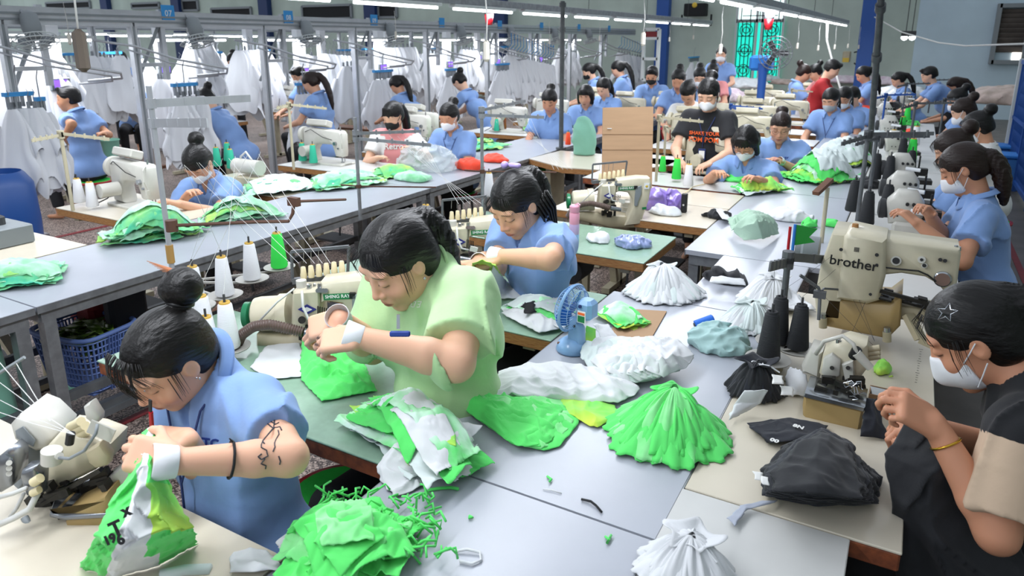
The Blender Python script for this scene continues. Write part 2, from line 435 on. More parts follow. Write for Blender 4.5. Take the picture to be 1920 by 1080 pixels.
def head_sdf(F, hp, Hm, sc=1., k=1., ears=True, fat=0.):
    def E(c, r, kk=.012, mode='u', disp=None): F.ell(hp(c), [x * sc for x in r], Hm, k=kk * k, mode=mode, disp=disp)
    def Cp(a, b, r0, r1, kk=.01, mode='u'): F.cap(hp(a), hp(b), r0 * sc, r1 * sc, k=kk * k, mode=mode)
    E((0, -.012, .038), (.076, .094, .082))
    E((0, .022, -.022), (.063 + fat, .066, .088), .03)
    E((0, .012, -.055), (.054 + fat * 1.4, .062, .05), .02)
    E((0, .058, -.096), (.026 + fat * .5, .022, .018), .02)
    for s in (-1, 1):
        E((s * .040, .056, -.028), (.024 + fat * .5, .024, .024), .02)
        E((s * .030, .073, .037), (.026, .014, .010), .014)
    for s in (-1, 1): E((s * .031, .090, .012), (.0175, .012, .011), .012, 's')
    for s in (-1, 1): E((s * .031, .0735, .0105), (.0165, .0145, .0125), .004)
    Cp((0, .082, .018), (0, .098, -.022), .0075, .0105, .012)
    E((0, .1005, -.026), (.0105, .0105, .0095), .006)
    for s in (-1, 1): E((s * .0125, .091, -.030), (.008, .009, .0075), .006)
    E((0, .076, -.056), (.028, .018, .022), .014)
    Cp((-.017, .0865, -.0555), (.017, .0865, -.0555), .0045, .0045, .005); E((0, .0915, -.0545), (.011, .0055, .0045), .005)
    Cp((-.014, .0850, -.0655), (.014, .0850, -.0655), .0052, .0052, .004); E((0, .089, -.0660), (.012, .006, .0055), .005)
    if ears:
        for s in (-1, 1):
            E((s * .0765, -.006, .002), (.008, .018, .028), .006)
            E((s * .086, -.001, .006), (.007, .011, .016), .004, 's')
def face_color(V, hc, Hm, sc, skin, lips='b0605a', brow='2a1d18', bright=1.):
    q = (V - np.array(hc)) @ np.array(Hm) / sc; x, y, z = q[:, 0], q[:, 1], q[:, 2]
    c = np.tile(lf(skin), (len(V), 1))
    def mixc(m, colr):
        nonlocal c; m = np.clip(m, 0, 1)[:, None]; c = c * (1 - m) + lf(colr)[None] * m
    front = (y > .05)
    cheek = np.exp(-(((np.abs(x) - .038) / .02) ** 2 + ((z + .028) / .02) ** 2)) * front; mixc(cheek * .25, 'd07c68')
    mixc(np.exp(-((x / .014) ** 2 + ((z + .026) / .014) ** 2)) * (y > .085) * .2, 'cf7a68')
    lip = (1 - np.clip((np.abs(z + .0605) - .008 * np.clip(1.1 - (np.abs(x) / .024) ** 2, 0, 1)) / .0025, 0, 1)) * (np.abs(x) < .025) * (y > .068); mixc(lip * .75, lips)
    mixc((np.abs(z + .0605) < .0016) * (np.abs(x) < .022) * (y > .07) * .8, '5c2a28')
    zb = .036 - 6 * (np.abs(x) - .034) ** 2; mixc((1 - np.clip(np.abs(z - zb) / .0042, 0, 1)) * (np.abs(x) > .013) * (np.abs(x) < .053) * (y > .04) * 1.1, brow)
    ze = .0035 - 5 * (np.abs(x) - .031) ** 2 * -1; mixc((1 - np.clip(np.abs(z - ze) / .0032, 0, 1)) * (np.abs(x) > .015) * (np.abs(x) < .048) * (y > .05) * 1.2, '1a1210')
    mixc(np.exp(-(((np.abs(x) - .031) / .02) ** 2 + ((z - .012) / .012) ** 2)) * front * .18, '8c5a46')
    return c * bright
def groove(hp_inv, n=40, amp=.0013, tie=(0, -.1, .03)):
    ax = (Vector((0, .11, .06)) - Vector(tie)).normalized(); u, v, _ = frame(ax); T = Vector(tie)
    def f(X, Y, Z):
        x, y, z = hp_inv(X, Y, Z); x = x - T.x; y = y - T.y; z = z - T.z
        a = x * u.x + y * u.y + z * u.z; b = x * v.x + y * v.y + z * v.z; ph = np.arctan2(b, a)
        return amp * np.sin(ph * n + 2.2 * np.sin(ph * 7)) + amp * .6 * np.sin(ph * n * .43)
    return f
def person(label, head, yaw, seated=True, lean=.35, hpitch=.6, hyaw=0., hroll=0., hands=None, hand_rot=None, hair='bun', haircol='hair_black', mask=None, shirt='shirt_blue', collar=True,
           skin='dcae92', pants='trousers', h=.012, hf=None, bulk=1., sc=1., curl=(.6, .6), pinch=(False, False), neckvec=None, legs=True, lipc='b0605a', glasses=False, badge=False, logo=False,
           torso=.47, extra=None, twist=0., bodyfine=True, hairseed=1, sleeve='shirt', name='person', pole=None, zpel=None, fat=0., bangs=0, hand_dirs=None, hlen=.5, sleevelen=.62, detail=1, feet=None, tieup=.02, pelvis=None, arm=1., sw=None, wrapw=(0, 0)):
    """head: world position of the head centre. yaw: heading of the body (0 = +Y, positive turns left)."""
    Rz = Matrix.Rotation(yaw, 3, 'Z'); head = Vector(head)
    zp = zpel if zpel is not None else (.52 if seated else .88 * sc)
    # local frame: origin under the pelvis
    nv = Vector((0, .05 + .05 * hpitch, .135)) * sc if neckvec is None else Vector(neckvec)
    hz = head.z
    Nl = Vector((0, 0, hz)) - nv  # neck base at y = -nv.y relative head
    tz = Nl.z - zp; ty = math.sqrt(max((torso * sc) ** 2 - tz * tz, 0)) if lean is None else tz * math.tan(lean)
    org = Vector((head.x, head.y, 0)) - Rz @ Vector((0, nv.y + ty, 0)) if pelvis is None else Vector((pelvis[0], pelvis[1], 0))
    def L(w): return Rz.transposed() @ (Vector(w) - org)
    hc = L(head); N = hc - nv; P0 = Vector((0, 0, zp))
    root = thing(name, label, 'person', org, yaw)
    Hm = Euler((-hpitch, 0, 0)).to_matrix(); Hm = Matrix.Rotation(hyaw, 3, 'Z') @ Hm @ Matrix.Rotation(hroll, 3, 'Y')
    def hp(v): return hc + Hm @ (Vector(v) * sc)
    HmT = Hm.transposed()
    def hinv(X, Y, Z):
        X = X - hc.x; Y = Y - hc.y; Z = Z - hc.z
        return [(HmT[i][0] * X + HmT[i][1] * Y + HmT[i][2] * Z) / sc for i in range(3)]
    tdir = (N - P0).normalized(); side = Matrix.Rotation(twist, 3, 'Z') @ Vector((1, 0, 0))
    fw = side.cross(tdir) * -1; fw = Vector((0, 0, 1)).cross(side) if fw.length < .1 else fw.normalized()
    Cc = P0.lerp(N, .66) + fw * -.015
    wS = .158 * sc * (1 + (bulk - 1) * .8)
    sh = [N + side * (wS * s) - tdir * .055 * sc + Vector((0, 0, 0)) for s in (1, -1)]   # right, left
    ua, fa = arm if isinstance(arm, tuple) else (.275 * sc * arm, .235 * sc * arm)
    if sw: wS = sw; sh = [N + side * (wS * s) - tdir * .055 * sc for s in (1, -1)]
    if hands is None: hands = [N + Vector((.12, .36, -.36)), N + Vector((-.12, .36, -.36))]; wloc = hands
    else: wloc = [L(x) if x is not None else None for x in hands]
    W = []; E_ = []
    for i in (0, 1):
        s = 1 if i == 0 else -1
        w = wloc[i] if wloc[i] is not None else sh[i] + Vector((s * .05, .02, -.5))
        d = w - sh[i]
        if d.length > ua + fa - .01: w = sh[i] + d.normalized() * (ua + fa - .01)
        pl = Vector((s * .7, -.35, -.75)) if not pole or pole[i] is None else Rz.transposed() @ Vector(pole[i])
        E_.append(ik(sh[i], w, ua, fa, pl)); W.append(w)
    hd = []
    for i in (0, 1):
        f = (W[i] - E_[i]).normalized()
        if hand_dirs and hand_dirs[i]:
            dd, nn = hand_dirs[i]; hd.append((Rz.transposed() @ Vector(dd), Rz.transposed() @ Vector(nn)))
        else: hd.append((f + Vector((-.25 if i == 0 else .25, .1, 0)), Vector((0, 0, -1))))
    # ---- skin body
    allp = [hc, N, P0] + sh + E_ + W
    kn = [Vector((s * .11, .40, zp - .02)) for s in (1, -1)]; an = [Vector((s * .12, .34, .08)) for s in (1, -1)]
    if not seated: kn = [Vector((s * .10, .04, .48 * sc)) for s in (1, -1)]; an = [Vector((s * .11, -.02, .07)) for s in (1, -1)]
    if feet: an = [L(f) for f in feet]
    if seated: kn = [Vector((k_.x, .40 if not feet else k_.y, k_.z)) for k_ in kn]
    lp = allp + (an if legs else [])
    mg = .2
    lo = [min(p[i] for p in lp) - mg for i in range(3)]; hi = [max(p[i] for p in lp) + mg for i in range(3)]
    if legs: lo[2] = -.01
    fine = None
    if hf: fine = [([hc[i] - .135 * sc for i in range(3)], [hc[i] + .135 * sc for i in range(3)])] + [([w[i] - .08 for i in range(3)], [w[i] + .13 for i in range(3)]) for w in W if bodyfine]
    F = Field(lo, hi, h, fine, hf or h)
    head_sdf(F, hp, Hm, sc, ears=hair != 'bob', fat=fat)
    F.cap(hp((0, -.018, -.05)), N + Vector((0, .0, -.01)), .050 * sc * bulk ** .5, .056 * sc * bulk, k=.02)
    F.cap(N + side * .10 - tdir * .045, N - side * .10 - tdir * .045, .042 * bulk, .042 * bulk, k=.045)
    F.cap(Cc + side * .05 + tdir * .03, Cc - side * .05 + tdir * .03, .07 * bulk, k=.04)
    F.cap(P0.lerp(N, .15), Cc, .085 * bulk, .09 * bulk, k=.04)
    for i in (0, 1):
        F.cap(sh[i], E_[i], .045 * sc * bulk, .037 * sc * bulk ** .7, k=.03)
        mid = E_[i].lerp(W[i], .3); F.cap(E_[i], mid, .037 * sc * bulk ** .7, .036 * sc * bulk ** .7, k=.02); F.cap(mid, W[i], .036 * sc * bulk ** .7, .0245 * sc, k=.012)
        hand(F, W[i], hd[i][0], hd[i][1], i == 0, curl[i], k=.0035 if hf else .003, sc=.93 * sc, pinch=pinch[i])
    if legs:
        for i in (0, 1):
            F.cap(P0 + Vector((.09 if i == 0 else -.09, 0, 0)), kn[i], .07, .05, k=.02); F.cap(kn[i], an[i], .048, .033, k=.02)
            f0 = an[i]; F.cap(f0 + Vector((0, -.02, -.045)), f0 + Vector((0, .13, -.055)), .03, .022, k=.02)
        F.cap(P0 + Vector((.07, 0, 0)), P0 - Vector((.07, 0, 0)), .09, .09, k=.04)
    body = F.build('body', 'skin', root, colorfn=lambda V: face_color(V, hc, Hm, sc, skin, lipc), smooth_it=1)
    # ---- shirt
    ch = max(h * .8, .0065) if hf else h
    lo2 = [min(p[i] for p in [N, P0] + sh + E_) - .2 for i in range(3)]; hi2 = [max(p[i] for p in [N, P0] + sh + E_) + .2 for i in range(3)]
    S = Field(lo2, hi2, ch)
    b = bulk
    cut = []
    for i in (0, 1):
        e = sh[i].lerp(E_[i], sleevelen); dn = (e - sh[i]).normalized()
        S.cap(sh[i] + dn * .01, e + dn * .03, .062 * sc * b, .069 * sc * b ** .8, k=.035); cut.append((e, dn))
    for e, dn in cut: S.plane(e, dn, k=.004, rad=.13)
    S.cap(P0 + side * .075 + Vector((0, -.01, .0)), P0 - side * .075 + Vector((0, -.01, .0)), .128 * b, k=.04)
    S.ell(P0.lerp(N, .33) + fw * .005, (.155 * b, .125 * b, .17), None, k=.06)
    S.cap(Cc + side * .065, Cc - side * .065, .108 * b, k=.06)
    if shirt != 'shirt_red' and hair not in ('short',): S.cap(Cc + side * .062 + fw * .045 - tdir * .04, Cc - side * .062 + fw * .045 - tdir * .04, .075 * b, k=.03)
    S.cap(N + side * .115 * b - tdir * .05 - fw * .008, N - side * .115 * b - tdir * .05 - fw * .008, .060 * b, k=.05)
    S.cap(N - tdir * .075, N - tdir * .012, .090 * b, .072 * b, k=.03)
    S.displace(lambda X, Y, Z: .006 * FOLD(X, Y + .3 * X, Z * .7) + .004 * np.abs(FOLD2(X * 1.5, Y * 1.5, Z * 2.6)) - .014 * np.clip(1 - np.abs(FOLD3(X + .4 * Z, Y - .3 * Z, Z * 1.6 + .5 * X)) * 5, 0, 1) ** 1.5 - .002)
    S.plane(P0 - Vector((0, 0, .075)), (0, 0, -1), k=.01)
    # neckline
    neck = N + Vector((0, .012, .0))
    up = (hp((0, -.018, -.05)) - N).normalized()
    S.cap(N + up * .035, N + up * .14, .058 * b ** .6, .07 * b ** .6, k=.006, mode='s')
    if collar: S.cap(N + fw * .065 + up * .03, N + fw * .088 - tdir * .10, .030, .008, k=.006, mode='s')
    smats = [shirt]; mf = None
    if sleeve != 'shirt':
        smats = [shirt, sleeve]; s0 = [np.array(x) for x in sh]; e0 = [np.array(x) for x in E_]
        def mf(V):
            r = np.zeros(len(V), int)
            for q, e in zip(s0, e0):
                dn = (e - q) / np.linalg.norm(e - q); t = (V - q) @ dn; dist = np.linalg.norm(V - q - t[:, None] * dn, axis=1); r |= ((t > .015) & (dist < .11)).astype(int)
            return r
    so = S.build('shirt', smats, root, smooth_it=1, matfn=mf)
    if collar or shirt != 'shirt_blue':
        mb = MB()
        bx = side; by = (fw - up * fw.dot(up)).normalized()
        rr = .062 * b ** .6
        if collar:
            def cf(u, v):
                a = PI / 2 + R(26) + u * (2 * PI - R(52)); fr = math.sin(a); edge = max(0, fr)
                prof = [(0, -.016), (.004, .024), (.014, .028), (.03 + .012 * edge, .004 - .03 * edge)]
                f_ = v * 3; i = min(2, int(f_)); t = f_ - i; dr = prof[i][0] * (1 - t) + prof[i + 1][0] * t; dz = prof[i][1] * (1 - t) + prof[i + 1][1] * t
                return N + bx * (math.cos(a) * (rr + dr)) + by * (math.sin(a) * (rr + dr + .012)) + up * (dz + .012 - .02 * edge)
            mb.grid(cf, 41, 13); mb.build('collar', shirt, root, smooth=True, solid=.0025)
        else:
            pts = [N + bx * (math.cos(a) * (rr + .004)) + by * (math.sin(a) * (rr + .012)) + up * (-.0 - .018 * max(0, math.sin(a))) for a in [2 * PI * i / 30 for i in range(30)]]
            mb.tube(pts, .006, 6, closed=True); mb.build('neckband', 'shirt_white' if shirt in ('shirt_black', 'shirt_pink') else shirt, root, smooth=True)
    # ---- trousers
    if legs:
        T = Field([-.35, -.25, .05], [.35, .65, zp + .16], max(h, .011))
        T.cap(P0 + Vector((.07, -.01, -.01)), P0 + Vector((-.07, -.01, -.01)), .118 * b, k=.04)
        for i in (0, 1):
            T.cap(P0 + Vector((.09 if i == 0 else -.09, 0, -.02)), kn[i], .092 * b, .066, k=.03); T.cap(kn[i], an[i] + Vector((0, 0, .06)), .064, .055, k=.02)
            dn = (an[i] - kn[i]).normalized(); T.plane(an[i] + Vector((0, 0, .05)), dn, k=.004, rad=.1)
        T.displace(lambda X, Y, Z: .004 * FOLD(X, Y, Z) - .001)
        T.build('trousers', pants, root, smooth_it=1)
    # ---- hair
    ex = .34 if hair in ('pony', 'down', 'longpony') else .27
    Hf = Field([hc[i] - ex for i in range(3)], [hc[i] + ex for i in range(3)], (hf or h) if (hf or h) > .004 else .0042)
    tie = (0, -.095, .035 + tieup)
    g = groove(hinv, 46, .0014 if hf else 0., tie) if hf else None
    def HE(c, r, kk=.01, mode='u', disp=None): Hf.ell(hp(c), [x * sc for x in r], Hm, k=kk, mode=mode, disp=disp)
    def HC(a, b_, r0, r1, kk=.01, mode='u', disp=None): Hf.cap(hp(a), hp(b_), r0 * sc, r1 * sc, k=kk, mode=mode, disp=disp)
    HE((0, -.017, .040), (.083, .102, .089), .01, 'u', g)
    HE((0, -.04, -.01), (.078, .074, .075), .02, 'u', g)
    if hair in ('bob',):
        for s in (-1, 1): HC((s * .07, .01, .03), (s * .072, .02, -.075), .03, .026, .03)
        HC((-.05, -.07, .0), (-.05, -.07, -.07), .035, .035, .03); HC((.05, -.07, .0), (.05, -.07, -.07), .035, .035, .03)
    HE((0, .118, -.040), (.068, .078, .104), .010, 's')
    if bangs or hair == 'bob':
        for i in range(7):
            xx = (i - 3) * .017; HC((xx * .6, .06, .105), (xx * 1.15, .092 - abs(xx) * .35, .045 - .012 * bangs + .004 * (i % 2)), .012, .006, .008)
    if hair not in ('bob', 'down'):
        for s in (-1, 1): HE((s * .088, .02, -.045), (.032, .055, .055), .01, 's')
        HE((0, -.06, -.115), (.1, .09, .055), .015, 's')
    else: HE((0, .05, -.125), (.055, .07, .06), .01, 's')
    if hair == 'short': HE((0, -.07, -.10), (.1, .09, .06), .012, 's'); HC((-.03, .06, .11), (.035, .075, .10), .022, .018, .02)
    wob = Wr(hairseed + 20, 5, 10, 20)
    if hair == 'bun':
        bc = Vector(tie) + Vector((0, -.035, .035)); HE(bc, (.050, .046, .046), .012, 'u', (lambda X, Y, Z: .004 * wob(X, Y, Z)) if hf else None)
    if hair in ('pony', 'longpony'):
        p = hp(tie); n = 7; LL = hlen; q0 = p
        dirv = Hm @ Vector((0, -.75, .35)); 
        back = Vector((0, -1, 0))
        for i in range(n):
            dirv = (dirv * .55 + Vector((0, -.12, -1)) * .45).normalized(); q = p + dirv * LL / n
            r0 = .032 * math.sin(PI * (.25 + .65 * i / n)) + .008; r1 = .032 * math.sin(PI * (.25 + .65 * (i + 1) / n)) + .006
            Hf.cap(p, q, r0 * sc, r1 * sc, k=.012, disp=(lambda X, Y, Z: .003 * np.sin((X * 1.1 + Y * .6) * 420 + 3 * wob(X, Y, Z * .3))) if hf else None); p = q
    if hair == 'down':
        for s in (-1, 1):
            p = hp((s * .07, -.03, .0)); 
            for i in range(5):
                q = p + Vector((s * .004, -.004, -.055)); Hf.cap(p, q, .034, .03, k=.02); p = q
    ho = Hf.build('hair', haircol, root, smooth_it=1 if hf else 1)
    if hair in ('pony', 'longpony', 'bun') and detail:
        mb = MB(); t = hp(tie); ax = (Hm @ Vector((0, -.7, .6))).normalized(); u, v, _ = frame(ax); c = t + ax * .012
        mb.tube([c + u * math.cos(a) * .027 + v * math.sin(a) * .027 for a in [2 * PI * i / 16 for i in range(16)]], .006, 6, closed=True); mb.build('hair_tie', 'black', root, smooth=True)
    if hf:  # loose strands
        mb = MB(); rr = random.Random(hairseed)
        for i in range(26):
            s = rr.choice((-1, 1)); x0 = rr.uniform(.0, .055) * s
            a = Vector((x0, .072 - abs(x0) * .3, .098)); bl = (.018 if bangs else .045) * rr.uniform(.6, 1.4)
            e = Vector((x0 * 1.5 + s * .02 + rr.uniform(-.01, .01), .098 - abs(x0) * .6, .055 - rr.uniform(0, .05) * (bangs or .4)))
            m = (a + e) / 2 + Vector((0, .014, .008)); mb.tube([hp(a), hp(a.lerp(m, .6)), hp(m), hp(m.lerp(e, .6)), hp(e)], .0008, 4, r1=.0004)
        for i in range(16):
            s = rr.choice((-1, 1)); y0 = rr.uniform(.015, .045); a = Vector((s * .078, y0, .035)); e = Vector((s * (.070 + rr.uniform(0, .004)), y0 + .012, -.03 - rr.uniform(0, .02)))
            mb.tube([hp(a), hp((a + e) / 2 + Vector((s * .006, .002, 0))), hp(e)], .0009, 4, r1=.0003)
        mb.build('loose_strands', haircol, root, smooth=True)
    # ---- mask
    if mask:
        K = Field([hc[i] - .15 for i in range(3)], [hc[i] + .15 for i in range(3)], hf or max(.006, h * .6))
        K.ell(hp((0, .028, -.045)), [(.071 + fat) * sc, .075 * sc, .062 * sc], Hm, k=.005); K.cap(hp((0, .086, -.012)), hp((0, .098, -.055)), .018 * sc, .022 * sc, k=.03)
        K.plane(hp((0, .098, -.006)), Hm @ Vector((0, -.25, 1)), k=.004); K.plane(hp((0, .03, -.06)), Hm @ Vector((0, -1, .12)), k=.004)
        K.plane(hp((0, .03, -.108)), Hm @ Vector((0, 0, -1)), k=.008)
        ko = K.build('face_mask', 'mask_' + mask, root, smooth_it=1)
        mb = MB()
        for s in (-1, 1):
            for z0, z1 in ((-.022, .018), (-.08, -.03)):
                mb.tube([hp((s * .064, .040, z0)), hp((s * .076, .018, (z0 + z1) / 2)), hp((s * .083, -.004, z1))], .0016 if hf else .0025, 5)
        mb.build('ear_loops', 'mask_' + mask, ko)
    if glasses:
        mb = MB()
        for s in (-1, 1):
            mb.tube([hp((s * .032 + .024 * math.cos(a), .099 - .006 * abs(math.cos(a)), .008 + .017 * math.sin(a))) for a in [2 * PI * i / 18 for i in range(18)]], .0014, 5, closed=True)
            mb.tube([hp((s * .055, .092, .012)), hp((s * .078, .03, .012)), hp((s * .082, -.01, .01))], .0014, 5)
        mb.tube([hp((-.009, .101, .01)), hp((.009, .101, .01))], .0014, 5); mb.build('glasses', 'glass_rim', root)
    chest = Cc + fw * (.125 * b + .012)
    if badge:
        mb = MB(); c0 = P0.lerp(N, .42) + fw * (.15 * b + .01)
        mb.tube([N + side * .07 + up * .01, N + side * .06 + fw * .09 - tdir * .05, c0.lerp(chest, .6) + fw * .01, c0], .003, 5); mb.tube([N - side * .07 + up * .01, N - side * .06 + fw * .09 - tdir * .05, c0.lerp(chest, .6) + fw * .01, c0], .003, 5)
        bo = mb.build('lanyard', 'navy', root, smooth=True)
        mb = MB(TM(c0 - tdir * .05 + fw * .008, side, tdir)); mb.box((0, 0, 0), (.058, .09, .004), bev=.002); mb.build('badge', 'navy', bo)
        mb = MB(TM(c0 - tdir * .052 + fw * .0112, side, tdir)); mb.box((0, 0, 0), (.044, .062, .001)); mb.build('badge_card', 'white_print', bo)
    if logo:
        s_ = -1
        p = Cc + side * (-.075) + fw * (.118 * b) + tdir * .045
        nrm = (fw * .9 - side * .25).normalized()
        p = surf_point(so, p + nrm * .12, -nrm) or p
        text('TC', 'logo', 'navy_logo', so, .034, TM(p + nrm * .003, -(side - nrm * side.dot(nrm)), tdir), bold=.0012)
    if wrapw[0] or wrapw[1]:
        for i in (0, 1):
            if wrapw[i]:
                f = (W[i] - E_[i]).normalized(); mb = MB(); n_ = W[i] + f * .012
                mb.lathe([(.029, -.022), (.031, -.02), (.033, .0), (.036, .022), (.034, .024)], n_, f, 20, caps=False); mb.build('wrist_wrap', 'wrap', root, smooth=True)
    return dict(root=root, body=body, shirt=so, hair=ho, hc=hc, hp=hp, N=N, P0=P0, sh=sh, E=E_, W=W, L=L, Cc=Cc, side=side, fw=fw, up=up, tdir=tdir, org=org, hd=hd, Hm=Hm)
def surf_point(o, frm, d):
    me = o.data; hit = None
    from mathutils.bvhtree import BVHTree
    vs = [v.co for v in me.vertices]; t = BVHTree.FromPolygons(vs, [p.vertices for p in me.polygons])
    r = t.ray_cast(Vector(frm), Vector(d)); return r[0]
# ---------------------------------------------------------------- setting
def floor_mat():
    m = mat('floor_terrazzo', '6a5850', rough=.55); nt = m.node_tree; b = nt.nodes['Principled BSDF']
    tc = nt.nodes.new('ShaderNodeTexCoord'); vo = nt.nodes.new('ShaderNodeTexVoronoi'); vo.inputs['Scale'].default_value = 150
    r = nt.nodes.new('ShaderNodeValToRGB'); e = r.color_ramp.elements; e[0].color = lin('3e2f2b'); e[1].color = lin('c2aea2'); e[0].position = .35; e[1].position = .85
    x = nt.nodes.new('ShaderNodeSeparateColor'); nt.links.new(tc.outputs['Object'], vo.inputs['Vector']); nt.links.new(vo.outputs['Color'], x.inputs['Color']); nt.links.new(x.outputs['Red'], r.inputs['Fac'])
    br = nt.nodes.new('ShaderNodeTexBrick'); br.offset = 0; br.inputs['Scale'].default_value = 1; br.inputs['Brick Width'].default_value = .4; br.inputs['Row Height'].default_value = .4; br.inputs['Mortar Size'].default_value = .004
    br.inputs['Color1'].default_value = (1, 1, 1, 1); br.inputs['Color2'].default_value = (.82, .80, .78, 1); br.inputs['Mortar'].default_value = (.25, .22, .2, 1)
    nt.links.new(tc.outputs['Object'], br.inputs['Vector'])
    n = nt.nodes.new('ShaderNodeTexNoise'); n.inputs['Scale'].default_value = 1.3; n.inputs['Detail'].default_value = 6; nt.links.new(tc.outputs['Object'], n.inputs['Vector'])
    r2 = nt.nodes.new('ShaderNodeMapRange'); r2.inputs['To Min'].default_value = .6; r2.inputs['To Max'].default_value = 1.25; nt.links.new(n.outputs['Fac'], r2.inputs['Value'])
    m1 = nt.nodes.new('ShaderNodeMix'); m1.data_type = 'RGBA'; m1.blend_type = 'MULTIPLY'; m1.inputs['Factor'].default_value = 1
    nt.links.new(r.outputs['Color'], m1.inputs['A']); nt.links.new(br.outputs['Color'], m1.inputs['B'])
    m2 = nt.nodes.new('ShaderNodeVectorMath'); m2.operation = 'SCALE'; nt.links.new(m1.outputs['Result'], m2.inputs[0]); nt.links.new(r2.outputs['Result'], m2.inputs['Scale']); nt.links.new(m2.outputs[0], b.inputs['Base Color'])
    return m
floor_mat()
mat('floor_grey', '6e6964', rough=.5, noise=.35, nscale=3)
mat('floor_red', '7e1f24', rough=.6, noise=.2, nscale=20)
mat('wall_mint', 'bcc9bd', rough=.85, noise=.15, nscale=1.2, bump=.15, bscale=12)
mat('wall_blue', 'bfd2dc', rough=.85, noise=.08, nscale=1.5)
mat('col_blue', '1f4f9a', rough=.5); mat('col_navy', '17305e', rough=.5)
mat('dark', '17181a', rough=.8); mat('dark_grey', '3a3b3d', rough=.7)
mat('teal_glass', '14b8a4', rough=.3, emit=1.35, emitc='18c2ac'); mat('white_glass', 'd8ece8', rough=.3, emit=1.2, emitc='dcf2ef')
mat('iron', '1c3a3a', rough=.6); mat('frame_white', 'c4c9c8', rough=.5); mat('frame_grey', '7f8588', rough=.5)
mat('louvre', '6b625c', rough=.6, noise=.3, nscale=4)
mat('daylight', 'fff4e8', emit=3.)
mat('laminate_grey', 'a9adb6', rough=.33, noise=.06, nscale=5, bump=.02, bscale=20, spec=.5)
mat('alu', '9b9ea2', rough=.4, metal=.6, noise=.25, nscale=22)
mat('alu_bright', 'b9bcc0', rough=.35, metal=.35, noise=.1, nscale=10)
mat('steel_grey', '6b6e71', rough=.45, metal=.3, noise=.3, nscale=14)
mat('green_mat', '8fae98', rough=.25, noise=.07, nscale=45, spec=.6, coat=.3)
mat('cream_top', 'd2c9b6', rough=.3, noise=.08, nscale=5, spec=.5, coat=.2)
mat('white_top', 'c9c9c6', rough=.35, noise=.06, nscale=6)
mat('wood_edge', 'a87b48', rough=.6, noise=.35, nscale=30, stretch=(1, 1, 8), c2='8a5a30')
mat('wood_red', '96502c', rough=.6, noise=.5, nscale=26, c2='5e2f1c')
mat('wood_bench', '6d452c', rough=.5, noise=.3, nscale=14)
mat('cream_steel', 'bdb59b', rough=.5, noise=.15, nscale=12)
mat('card', 'ab8b6b', rough=.85, noise=.08, nscale=8, stretch=(.3, 1, 6))
mat('tube_on', 'ffffff', emit=5.5, emitc='f6faff')
mat('rubber', '1b1b1c', rough=.8)
def S(o, kind='structure'): o['kind'] = kind; return o
S(MB().box((-14, 8.5, -.05), (34, 27, .1)).build('floor', 'floor_terrazzo'))
S(MB().box((1.5, 8.5, .0015), (3.2, 27, .003)).build('floor_aisle', 'floor_grey'))
for n_, (a, b_, w_) in enumerate((((-3.15, .6, .003), (-3.15, 3.1, .003), .05), ((-6.88, 2.6, .003), (-6.83, 6.5, .003), .06), ((.95, -1, .005), (.9, 17, .005), .05))):
    S(MB().bar(a, b_, w_, .003).build('floor_line', 'floor_red'))
YW = 20.
S(MB().box((-19.5, YW + .1, 2.2), (51, .2, 4.6)).build('wall_back', 'wall_mint'))
S(MB().box((3.1, 9, 2.2), (.2, 26, 4.6)).build('wall_right', 'wall_mint'))
xa = PY(1712, 100, YW).x; S(MB().box(((xa + 3) / 2, YW - .01, 2.2), (3 - xa, .03, 4.6)).build('wall_panel', 'wall_blue'))
for px, w_ in ((1245, .35), (942, .42), (702, .5), (505, .5), (342, .5), (210, .5), (4, .6)):
    p = PY(px, 60, YW); S(MB().box((p.x, YW - .12, 2.1), (w_, .24, 4.4), bev=.01).build('column', 'col_blue' if px > 1000 else 'col_navy'))
p = PY(1622, 100, YW - .8); q = PY(1634, 20, YW - .8); S(MB().box((p.x, YW - .9, 2.1), (.32, .3, 4.4), bev=.01).build('column', 'col_blue'))
for x0, x1, y0, y1 in ((570, 660, 9, 36), (400, 472, 14, 34), (712, 745, 9, 33), (250, 300, 5, 16), (90, 170, 2, 18), (345, 372, 0, 20)):
    a = PY(x0, y1, YW); b_ = PY(x1, y0, YW); mb = MB(); c = (a + b_) / 2
    mb.box((c.x, YW - .02, c.z), (abs(b_.x - a.x), .06, abs(b_.z - a.z))).mi(1)
    W_, H_ = abs(b_.x - a.x), abs(b_.z - a.z)
    for s_ in (-1, 1): mb.box((c.x + s_ * W_ / 2, YW - .04, c.z), (.08, .1, H_)); mb.box((c.x, YW - .04, c.z + s_ * H_ / 2), (W_, .1, .08))
    S(mb.build('window', ['dark', 'frame_grey']))
